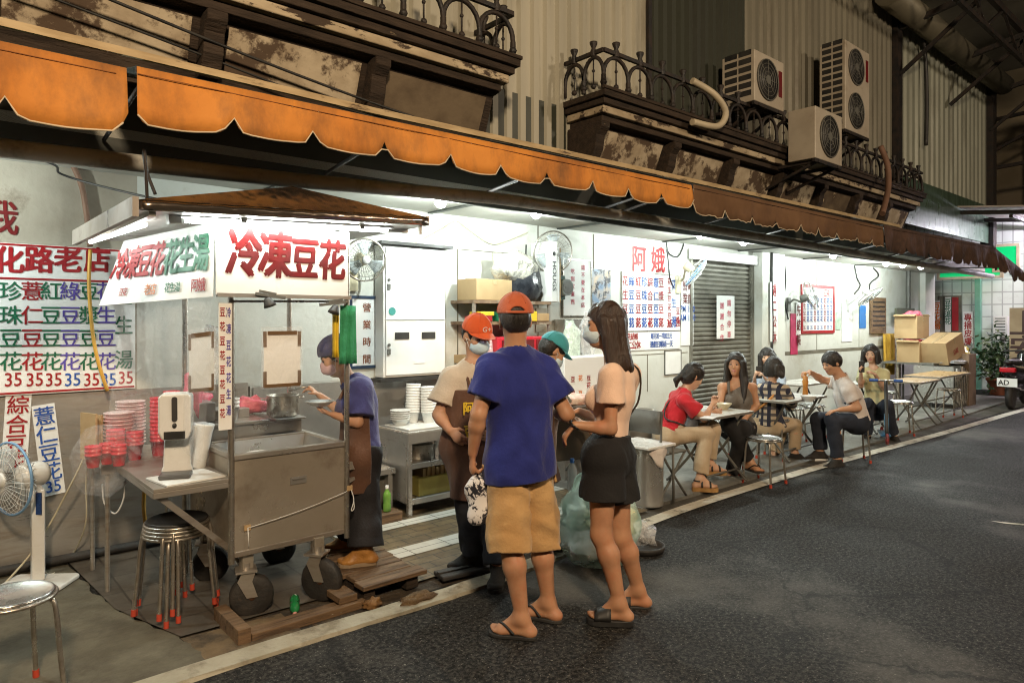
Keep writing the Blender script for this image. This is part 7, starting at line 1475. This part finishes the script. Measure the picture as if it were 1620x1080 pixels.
b = MB(); b.tube([lerp(h.J['hipR'], h.J['knR'], .25) + h.side * .12 - h.f * (.05 - .02 * k) + Z1 * (.05 * math.sin(k * .8)) for k in range(5)], .008, 6); b.build('pocket_edge', M_khaki, sh_)
h.sandals(root, mat('black_foam', (.018, .018, .018), .7, c2=(.035, .033, .03), sc=9), 'flip')
M_capo = cloth('faded_orange_cap', (.52, .12, .045), (.42, .09, .035)); hair(h, root, H_black, .006, grow=.010, fringe=.0, seed=2)
cap(h, root, M_capo, .005, 1, True)
b = MB(); c = h.hd
for q in (-1, 1): b.tube([h.hd + h.hs * q * .083 + h.hf * .02 - h.hu * .01, h.hd + h.hs * q * .075 + h.hf * .06 - h.hu * .04], .002, 5)
b.build('ear_loop', M_whiteplastic, root)
# the bag in his hand
gp = h.gripL; t = thing('printed_bag', 'small white plastic bag with black print held by the man in blue', 'bag', gp - Z1 * .27)
v = Vol(np.array(gp) - .33, np.array(gp) + .2, .006); v.cone(gp - Z1 * .02, gp - Z1 * .09, .022, .05, .03, FW, .55); v.cone(gp - Z1 * .09, gp - Z1 * .23, .055, .062, .04, FW, .55); v.folds(.006, 36, 12); 
Mb, n, l, bb = nt('printed_bag_film'); tt = setup_noise(n, l, 26, 2, dist=2.0); tt2 = setup_noise(n, l, 12, 2); mlt = n.new('ShaderNodeMath'); mlt.operation = 'MULTIPLY'; l.new(rng(n, l, tt.outputs['Fac'], .50, .53), mlt.inputs[0]); l.new(rng(n, l, tt2.outputs['Fac'], .38, .46), mlt.inputs[1]); l.new(mixc(n, l, mlt.outputs[0], (.72, .70, .70), (.03, .03, .04)), bb.inputs['Base Color']); bb.inputs['Roughness'].default_value = .3
v.build('bag_body', Mb, t)

# 2 the woman in the peach top -------------------------------------------------
aL = G(980, 988); aR = G(1006, 968)
J = dict(head=(957, 517), neck=(974, 570), shL=(966, 596, -.135), shR=(996, 594, .135), elL=(966, 678, -.17), wrL=(909, 672, -.16), hdL=(884, 700, -.14), elR=(958, 668, .12), wrR=(916, 650, .2), hdR=(888, 652, .22), waist=(968, 662),
         hipL=(955, 722, -.08), hipR=(972, 722, .08), knL=(951, 845, -.1), knR=(982, 848, .07), anL=aL + Z1 * .118, anR=D(1010, 932, 3.86), toL=aL - RT * .13 + FW * .02 + Z1 * .034, toR=D(1010, 932, 3.86) - RT * .125 + FW * .02 - Z1 * .085)
f = -RT * .93 + FW * .33
root, h = person('woman in a peach top and black shorts wearing a blue mask and black slides', J, f, 3.75, G(972, 978), sc=.97, fem=True, face=-RT * .97 + FW * .12, bust=1.08, pnL=-Z1 * .3 + RT * .9, curlL=.5, pnR=-Z1, waist=1.0, hip=1.0)
h.body(root, .006, S_tan)
M_peach = cloth('peach_ribbed_knit', (.84, .60, .46), (.77, .53, .40), sc=5, bump=.5, bs=160)
h.shirt(root, 'top', M_peach, .006, grow=.009, sleeve=.52, hem=D(965, 692, 3.75), fold=.004, fq=24, seed=6, neckr=.062, flare=.024, pel=False)
h.legs(root, 'shorts', cloth('black_twill', (.007, .0065, .007), (.011, .010, .011), sc=6), .0065, grow=.021, to=.54, flare=.028, top=D(965, 684, 3.75), fold=.003, fq=18, seed=8)
h.sandals(root, mat('black_slide_rubber', (.02, .02, .02), .55, c2=(.03, .03, .03), sc=9), 'slide', .032)
hair(h, root, H_brown, .006, length=.25, grow=.018, fringe=.030, back=.055, width=1.25, seed=3, side_open=.032, amax=1.3)
mask(h, root)
h.eyes(root)
b = MB(); b.tube([h.J['wrL'] + (h.palmL[1] * math.cos(a) + h.palmL[2] * math.sin(a)) * .031 for a in [2 * math.pi * k / 20 for k in range(20)]], .006, 6, closed=True); b.build('bracelet', M_dark, root)
b = MB(); b.tube(smooth_path([h.nk + h.f * .05 + h.side * .06, h.sh - h.f * .06 + h.side * .09 + h.u * .05, h.chest - h.f * .085 + h.side * .105, h.wst - h.f * .05 + h.side * .115, h.pel + h.side * .14 + h.u * .06], 6), .006, 6); b.build('bag_strap', M_dwood, root)

# 3 the vendor in the orange cap -------------------------------------------------
fR = G(752, 899, .03); fL = G(788, 922, .0)
J = dict(head=(754, 533), neck=(752, 575), shR=(716, 602, -.03), shL=(783, 600, .06), elR=(694, 656, -.06), wrR=(711, 680, -.16), hdR=(733, 700, -.22), elL=(800, 662, .05), wrL=(788, 690, -.1), hdL=(775, 690, -.16), hipR=(731, 705), hipL=(770, 705, .03), knR=(742, 792, -.05), knL=(783, 800, -.05), anR=fR + Z1 * .11, anL=fL + Z1 * .11, toR=fR + unit(G(705, 900, .03) - fR) * .13 + Z1 * .02, toL=fL + unit(G(783, 935, 0) - fL) * .13 + Z1 * .02)
root, h = person('vendor in an orange cap, blue mask and brown apron with yellow characters', J, -FW * .86 + RT * .38, 4.36, G(765, 905, .02), sc=.95, face=-FW * .78 + RT * .52 - Z1 * .28, pnR=RT * .3 + FW * .6, curlR=.45, pnL=FW)
h.body(root, .0065, S_mid)
M_cream_t = cloth('cream_jersey', (.56, .47, .37), (.50, .41, .31), sc=5)
s_ = h.shirt(root, 'shirt', M_cream_t, .007, grow=.020, sleeve=.70, hem=h.pel - Z1 * .02, fold=.0055, fq=20, seed=11, neckr=.07, flare=.035, loose=.03)
h.legs(root, 'jeans', cloth('dark_denim', (.030, .034, .045), (.02, .022, .03), sc=7), .007, grow=.022, to=1.98, flare=.03, top=h.pel + Z1 * .06, fold=.006, fq=22, seed=12)
h.shoes(root, cloth('black_canvas', (.03, .027, .024)), mat('black_sole', (.03, .028, .025), .7), high=.01)
M_apron = cloth('brown_apron_cloth', (.115, .052, .028), (.085, .037, .02), sc=4)
ap = apron(h, root, M_apron, .007, h.J['knR'].z + .03, 0)
xd = -h.side; fr = h.f
def on_apron(dx, z, off): return V((h.pel.x, h.pel.y, 0)) + xd * dx * 1. + fr * off + Z1 * z
b = MB(); zc = h.chest.z
for dx, z, q in ((-.095, zc - .05, '阿'), (.045, zc - .05, '娥'), (-.095, zc - .19, '豆'), (.045, zc - .19, '花')): b.text(q, V((h.chest.x, h.chest.y, z)) + xd * dx + fr * (h.R[2] * .72 + .062 + (.010 if z < zc - .1 else 0)), xd, Z1, .075, 0, .03, .9)
b.build('lettering', M_yellow, ap)
b = MB(); b.box(V((h.chest.x, h.chest.y, zc + .085)) + fr * (h.R[2] * .70 + .028), (.13, .012, .10), R=Matrix((xd, -fr, Z1)).transposed()); b.build('shirt_print', mat('grey_print', (.50, .44, .36), .8, c2=(.06, .06, .06), sc=22, lo=.48, hi=.52), s_)
hair(h, root, H_black, .006, grow=.008, fringe=.0, seed=9)
cp, c = cap(h, root, cloth('bright_orange_cap', (.70, .11, .02), (.58, .085, .016)), .0055, 1)
b = MB(); b.text('G+', c + h.hf * .112 + h.hu * .045, -h.hs if (-h.hs).dot(RT) > 0 else h.hs, h.hu, .032, 0, .01, 1.1, lift=.004); b.build('lettering', M_white, cp)
mask(h, root); h.eyes(root)

# 4 the server inside the cart -------------------------------------------------
fL = G(578, 893, .125); fR = G(556, 870, .125)
J = dict(head=(532, 565), neck=(553, 600), shL=(568, 616, -.12), shR=(572, 612, .14), elL=(566, 668, -.16), wrL=(528, 656, -.16), hdL=(505, 648, -.15), elR=(545, 655, .14), wrR=(505, 625, .10), hdR=(488, 611, .08), hipL=(574, 718, -.07), hipR=(572, 716, .08), knL=(577, 800, -.05), knR=(572, 795, .08), anL=fL + Z1 * .10, anR=fR + Z1 * .10, toL=fL - RT * .125 - FW * .03 + Z1 * .02, toR=fR - RT * .125 + Z1 * .02)
root, h = person('woman server in a blue headscarf, pink mask and brown apron behind the cart', J, -RT * .93 - FW * .3, 4.28, G(568, 885, .125), sc=.88, fem=True, face=-RT * .86 - FW * .25 - Z1 * .40, pnL=Z1, curlL=.4, pnR=-Z1 * .6 - RT * .3, curlR=.9, arm=1.05, bust=.95, waist=1.12)
h.body(root, .0062, S_mid)
M_navy = cloth('blue_violet_jersey', (.055, .058, .20), (.04, .042, .15), sc=5)
h.shirt(root, 'shirt', M_navy, .0065, grow=.020, sleeve=.78, hem=h.pel - Z1 * .05, fold=.005, fq=22, seed=14, neckr=.06, flare=.03, loose=.02)
h.legs(root, 'trousers', cloth('black_cotton', (.014, .013, .016)), .007, grow=.030, to=1.95, flare=.045, top=h.pel + Z1 * .06, fold=.006, fq=20, seed=15)
h.shoes(root, mat('tan_leather', (.42, .20, .05), .5, c2=(.30, .13, .03), sc=9, bump=.3, bs=40), mat('pale_sole', (.30, .22, .14), .7), high=.03)
apron(h, root, M_apron, .007, h.J['knL'].z + .10, 0)
hair(h, root, H_black, .006, grow=.009, fringe=.0, seed=10)
hd, A = h.hd, h.A; v = Vol(np.array(hd) - .22, np.array(hd) + .22, .005); v.ell(hd + h.hu * .045 - h.hf * .012, (.09, .112, .100), A, 0); v.ell(hd - h.hf * .10 + h.hu * .02, (.045, .04, .04), A, .03); v.folds(.003, 40, 2); v.cut(hd + h.hu * .025 + h.hf * .02, -h.hu + h.hf * .25); v.build('headscarf', cloth('indigo_scarf', (.03, .035, .13)), root)
mask(h, root, m=mat('pink_mask', (.66, .42, .45), .7, c2=(.74, .50, .52), sc=4)); h.eyes(root)
t = thing('white_plate', 'small white plate held by the server in the cart', 'plate', h.gripL); c = h.gripL - RT * .03 + Z1 * .01; b = MB(); b.lathe([(.001, 0), (.045, 0), (.085, .028), (.088, .03), (.044, .006), (.001, .006)], c, n=20); b.build('plate_body', M_whiteplastic, t)
b = MB(); c = h.gripR; b.tube([c + Z1 * .03, c - RT * .06 + Z1 * .02, c - RT * .12 + Z1 * .005], .006, 6, r2=.010); o = b.build('spoon', M_chrome); tag(o, 'steel spoon in the raised hand of the server', 'spoon')

# 5 the vendor in the turquoise cap, bent forward behind the soup cart -----------------
fL = G(855, 868, .03); fR = G(850, 850, .03)
J = dict(head=(873, 556), neck=(866, 592), shL=(862, 612, .16), shR=(872, 618, -.14), elR=(892, 655, -.15), wrR=(915, 672, -.2), hdR=(930, 678, -.22), elL=(885, 655, .2), wrL=(915, 665, .15), hdL=(930, 670, .1), hipR=(845, 700, -.08), hipL=(842, 698, .08), knR=(852, 775, -.08), knL=(850, 772, .08), anR=fR + Z1 * .10, anL=fL + Z1 * .10, toR=fR + RT * .13 + Z1 * .02, toL=fL + RT * .13 + Z1 * .02)
root, h = person('worker in a turquoise cap bending over behind the man in blue', J, RT * .90 + FW * .3 - Z1 * .1, 4.85, G(850, 862, .03), sc=.92, fem=True, face=RT * .75 + FW * .35 - Z1 * .55, pnR=-Z1, pnL=-Z1)
h.body(root, .009, S_mid); h.shirt(root, 'shirt', cloth('olive_cream_shirt', (.45, .42, .28)), .009, grow=.02, sleeve=.7, hem=h.pel, fold=.004, seed=20, neckr=.06)
h.legs(root, 'trousers', MATS['dark_denim'], .009, grow=.025, to=1.95, flare=.03, top=h.pel + Z1 * .06); h.shoes(root, MATS['black_canvas'], MATS['black_sole'], .008); apron(h, root, M_apron, .009, h.J['knL'].z + .08, 0)
hair(h, root, H_black, .008, grow=.01, fringe=0., seed=22); cap(h, root, cloth('turquoise_cap', (.05, .33, .38), (.04, .27, .31)), .006, 1); mask(h, root)

# ---- seated eaters
def seated(label, J, f, t0, base, top, bottom, skin, hairk, sc=.95, fem=True, face=None, shoes='flip', vox=.009, to=1.9, sleeve=.5, tags=('belly', 'chest', 'shoulder', 'trap', 'bust'), **k):
    root, h = person(label, J, f, t0, base, sc=sc, fem=fem, face=face, **k)
    h.body(root, vox, skin); o = h.shirt(root, 'top', top, vox, grow=.014, sleeve=sleeve, hem=h.pel - h.u * .0, hipout=.042, fold=.006, fq=22, tags=tags, seed=int(t0 * 7), neckr=.062 if fem else .07, flare=.016)
    h.legs(root, 'trousers', bottom, vox, grow=.016, to=to, flare=.014, top=h.pel + h.u * .07, fold=.005, fq=24, seed=int(t0 * 5))
    if shoes == 'shoe': h.shoes(root, k.get('ms') or MATS['black_canvas'], M_paper, .008)
    elif shoes: h.sandals(root, M_rubber if shoes == 'flip' else mat('cork_wedge', (.40, .22, .07), .7, c2=(.30, .16, .05), sc=14), shoes, .018 if shoes == 'flip' else .04, Mtop=M_rubber)
    hair(h, root, H_black, .008, **hairk); h.eyes(root); return root, h
M_beige = cloth('beige_cotton', (.52, .40, .27), (.45, .34, .22), sc=5)
root, h = seated('woman in a red T-shirt and beige trousers leaning over her bowl', dict(head=(1096, 596), neck=(1084, 617), shR=(1084, 634, -.15), shL=(1071, 630, .15), elR=(1114, 662, -.16), wrR=(1127, 640, -.10), hdR=(1131, 627, -.08), elL=(1108, 658, .16), wrL=(1126, 652, .1), hdL=(1138, 650, .06), hipR=(1056, 688, -.09), hipL=(1052, 686, .09), knR=(1117, 686, -.14), knL=(1128, 678, .10), anR=(1108, 757, -.18), anL=(1122, 728, .12), toR=V((0, 0, 0)), toL=V((0, 0, 0))) if False else
 dict(head=(1096, 596), neck=(1084, 617), shR=(1084, 634, -.15), shL=(1071, 630, .15), elR=(1114, 662, -.16), wrR=(1127, 640, -.10), hdR=(1131, 627, -.08), elL=(1108, 658, .16), wrL=(1126, 652, .1), hdL=(1138, 650, .06), hipR=(1056, 688, -.09), hipL=(1052, 686, .09), knR=(1117, 686, -.14), knL=(1128, 678, .10), anR=D(1107, 757, 6.33), anL=D(1122, 733, 6.62), toR=D(1107, 757, 6.33) + RT * .12 - FW * .02 - Z1 * .075, toL=D(1122, 733, 6.62) + RT * .12 - Z1 * .07),
 RT * .94 + FW * .30, 6.5, G(1075, 760, .03), cloth('red_jersey', (.56, .018, .03), (.46, .012, .022)), M_beige, S_fair, dict(grow=.018, tail=.16, seed=31), face=RT * .85 + FW * .2 - Z1 * .45, shoes='wedge', to=1.86, sleeve=.62, sc=.93, curlR=1.2, pnR=-FW)
b = MB(); b.tube(smooth_path([h.sh - h.f * .02 + h.side * -.05 + h.u * .08, h.chest - h.f * .115 - h.side * .02, h.wst - h.f * .11 + h.side * .09, h.wst + h.side * .17, h.wst + h.f * .10 + h.side * .17], 6), .008, 6); c = h.wst + h.f * .16 + h.side * .17 + h.u * .02; v = Vol(np.array(c) - .2, np.array(c) + .2, .01); v.cone(c + h.u * .06, c - h.u * .08, .06, .085, .03, h.side, .5); v.folds(.004, 30, 2); bg_ = v.build('shoulder_bag', mat('grey_leather', (.06, .065, .075), .5, sc=8), root); b.build('strap', M_black, bg_)
a0 = D(1186, 730, 6.92); a1 = D(1157, 752, 7.0)
root, h = seated('long haired woman in a grey tank top and black trousers with crossed legs', dict(head=(1164, 577), neck=(1166, 604), shR=(1143, 613, -.02), shL=(1190, 613, .02), elR=(1139, 640, -.10), wrR=(1134, 646, -.32), hdR=(1128, 638, -.38), elL=(1197, 640, -.02), wrL=(1180, 661, -.16), hdL=(1168, 668, -.22), hipR=(1156, 677, -.02), hipL=(1178, 677, .02), knR=(1153, 668, -.40), knL=(1176, 676, -.36), anR=a0, anL=a1, toR=a0 + RT * .05 - FW * .10 - Z1 * .07, toL=a1 - RT * .07 - FW * .09 - Z1 * .075),
 -FW * .88 - RT * .30, 7.2, G(1170, 755, .03), cloth('grey_rib_knit', (.15, .13, .11)), cloth('black_stretch', (.014, .013, .014)), S_mid, dict(length=.40, front=.38, grow=.016, fringe=.034, back=.02, width=1.2, seed=33, side_open=.01), face=-FW * .82 - RT * .50, sleeve=0, tags=('belly', 'chest', 'bust'), to=1.92, sc=.97, bust=.9, curlL=.5, pnL=Z1 * .2 - FW, curlR=.8)
b = MB()
for q in (-1, 1): b.tube(smooth_path([h.chest + h.f * (h.R[2] * .70) + h.side * .085 * q + h.u * .0, h.sh + h.f * .055 + h.side * .095 * q + h.u * .035, h.sh - h.f * .045 + h.side * .09 * q + h.u * .04, h.chest - h.f * .10 + h.side * .08 * q], 5), .016, 6)
b.build('strap', MATS['grey_rib_knit'], root)
Mp, n, l, bb = nt('plaid_flannel'); tc = n.new('ShaderNodeTexCoord'); outs = []
for ax, sc_, th_ in (((.3, 1, 0), 40, .1), ((0, 0, 1), 40, .1), ((.3, 1, 0), 80, .6), ((0, 0, 1), 80, .6)):
    d = n.new('ShaderNodeVectorMath'); d.operation = 'DOT_PRODUCT'; d.inputs[1].default_value = ax; l.new(tc.outputs['Object'], d.inputs[0]); m_ = n.new('ShaderNodeMath'); m_.operation = 'MULTIPLY'; m_.inputs[1].default_value = sc_ * 2.2; l.new(d.outputs['Value'], m_.inputs[0]); s1 = n.new('ShaderNodeMath'); s1.operation = 'SINE'; l.new(m_.outputs[0], s1.inputs[0]); outs.append(rng(n, l, s1.outputs[0], th_ - .1, th_ + .1))
c_ = mixc(n, l, outs[0], (.50, .42, .32), (.025, .028, .05)); x_ = n.new('ShaderNodeMath'); x_.operation = 'MULTIPLY'; x_.inputs[1].default_value = .85; l.new(outs[1], x_.inputs[0]); c_ = mixc(n, l, x_.outputs[0], c_, (.025, .028, .05)); l.new(c_, bb.inputs['Base Color']); bb.inputs['Roughness'].default_value = .9
a0 = D(1257, 718, 7.85); a1 = D(1222, 724, 8.0)
root, h = seated('woman in a plaid shirt and beige trousers seated with her back turned', dict(head=(1224, 583), neck=(1221, 606), shR=(1240, 618, -.04), shL=(1203, 616, .06), elR=(1252, 642, .12), wrR=(1258, 634, .30), hdR=(1266, 632, .36), elL=(1205, 640, .2), wrL=(1225, 636, .36), hdL=(1240, 634, .4), hipR=(1226, 671, .02), hipL=(1206, 671, .10), knR=(1258, 672, .16), knL=(1238, 672, .36), anR=a0, anL=a1, toR=a0 + RT * .11 - FW * .06 - Z1 * .075, toL=a1 + RT * .1 - Z1 * .07),
 FW * .75 + RT * .62, 7.75, G(1225, 728, .03), Mp, M_beige, S_fair, dict(length=.10, grow=.018, seed=35, width=1.2), face=FW * .5 + RT * .85 - Z1 * .15, sleeve=.98, to=1.84, shoes='shoe', sc=.93)
b = MB(); b.tube(smooth_path([h.sh + h.side * .10 + h.u * .075, h.chest - h.f * .125 + h.side * .01, h.wst - h.f * .12 - h.side * .13], 6), .014, 6); b.build('bag_strap', mat('tan_strap', (.50, .22, .05), .5), root)
a0 = D(1226, 715, 8.9); a1 = D(1240, 712, 9.0)
root, h = seated('woman in a pale blue shirt photographing with a phone behind the plaid shirt', dict(head=(1214, 566), neck=(1218, 588), shR=(1200, 600, .02), shL=(1234, 600, .02), elR=(1193, 618, -.18), wrR=(1194, 597, -.32), hdR=(1197, 585, -.36), elL=(1236, 622, -.15), wrL=(1210, 598, -.34), hdL=(1202, 587, -.38), hipR=(1210, 655), hipL=(1228, 655, .02), knR=(1210, 658, -.4), knL=(1232, 658, -.4), anR=a0, anL=a1, toR=a0 - FW * .12 - Z1 * .075, toL=a1 - FW * .12 - Z1 * .075),
 -FW * .9 - RT * .25, 8.75, G(1222, 700, .03), cloth('pale_blue_cotton', (.40, .48, .58)), MATS['dark_denim'], S_fair, dict(length=.30, grow=.018, seed=37, fringe=.0), face=-FW * .9 - RT * .4, sleeve=.95, sc=.92, vox=.011, curlR=.9, curlL=.9)
b = MB(); c = lerp(h.gripR, h.gripL, .5) + Z1 * .02; b.box(c, (.075, .012, .15), rz=-rad(41)); o = b.build('phone', M_black, bev=.004); tag(o, 'dark phone held up by the woman in pale blue', 'phone')
a0 = D(1325, 727, 7.55); a1 = D(1298, 714, 7.82)
Mw = cloth('white_printed_jersey', (.64, .58, .54), (.57, .51, .47))
root, h = seated('man in a white printed T-shirt and dark jeans bending to his bowl', dict(head=(1316, 575), neck=(1330, 596), shL=(1342, 616, -.15), shR=(1331, 608, .17), elL=(1357, 645, -.20), wrL=(1328, 648, -.24), hdL=(1313, 651, -.24), elR=(1300, 600, .22), wrR=(1281, 588, .12), hdR=(1272, 590, .08), hipL=(1357, 668, -.09), hipR=(1352, 666, .09), knL=(1317, 665, -.16), knR=(1294, 662, .10), anL=a0, anR=a1, toL=a0 - RT * .12 - FW * .05 - Z1 * .08, toR=a1 - RT * .13 - Z1 * .08),
 -RT * .92 - FW * .26, 7.72, G(1335, 722, .02), Mw, cloth('dark_blue_denim', (.022, .028, .045), (.016, .02, .032)), S_mid, dict(grow=.014, fringe=.012, seed=39), face=-RT * .93 - FW * .22 - Z1 * .30, sleeve=.62, to=1.93, shoes='shoe', sc=1.0, fem=False, curlL=.35, pnL=-Z1, pnR=-Z1, curlR=.7)
c = h.chest + h.f * .112 - h.side * .06; v = Vol(np.array(h.chest) - .3, np.array(h.chest) + .3, .01); h.put(v, [p for p in h.P if p[1] in ('chest', 'belly')], .017); v.cut(h.chest - h.side * .0 + h.f * .02, -h.f); v.cut(h.wst + h.u * .03, -h.u); v.cut(h.chest - h.u * .03, h.u); v.build('shirt_print', mat('dark_print', (.03, .035, .05), .8, c2=(.35, .38, .45), sc=9, lo=.52, hi=.56), root)
a0 = D(1372, 690, 9.15); a1 = D(1414, 690, 9.15)
root, h = seated('woman in a pale yellow top with a bob, eating and looking at a phone', dict(head=(1378, 560), neck=(1382, 581), shR=(1366, 590, .04), shL=(1399, 592, .0), elR=(1362, 610, -.12), wrR=(1362, 590, -.26), hdR=(1359, 580, -.3), elL=(1398, 614, -.12), wrL=(1384, 592, -.26), hdL=(1373, 586, -.28), hipR=(1376, 648, .04), hipL=(1397, 648), knR=(1372, 638, -.38), knL=(1402, 640, -.4), anR=a0, anL=a1, toR=a0 - FW * .1 - RT * .06 - Z1 * .08, toL=a1 - FW * .12 - Z1 * .08),
 -FW * .9 - RT * .35, 9.35, G(1392, 688, .03), cloth('pale_yellow_cotton', (.55, .50, .28), (.48, .43, .23)), MATS['dark_blue_denim'], S_fair, dict(length=.13, grow=.020, fringe=.035, seed=41, width=1.3), face=-FW * .78 - RT * .6 - Z1 * .15, sleeve=.6, sc=.95, shoes='shoe', vox=.011, curlR=.8, curlL=.8)
b = MB(); b.box(h.gripR + Z1 * .02, (.07, .012, .15), rz=-rad(55)); o = b.build('phone', M_black, bev=.004); tag(o, 'dark phone in the hand of the woman in yellow', 'phone')
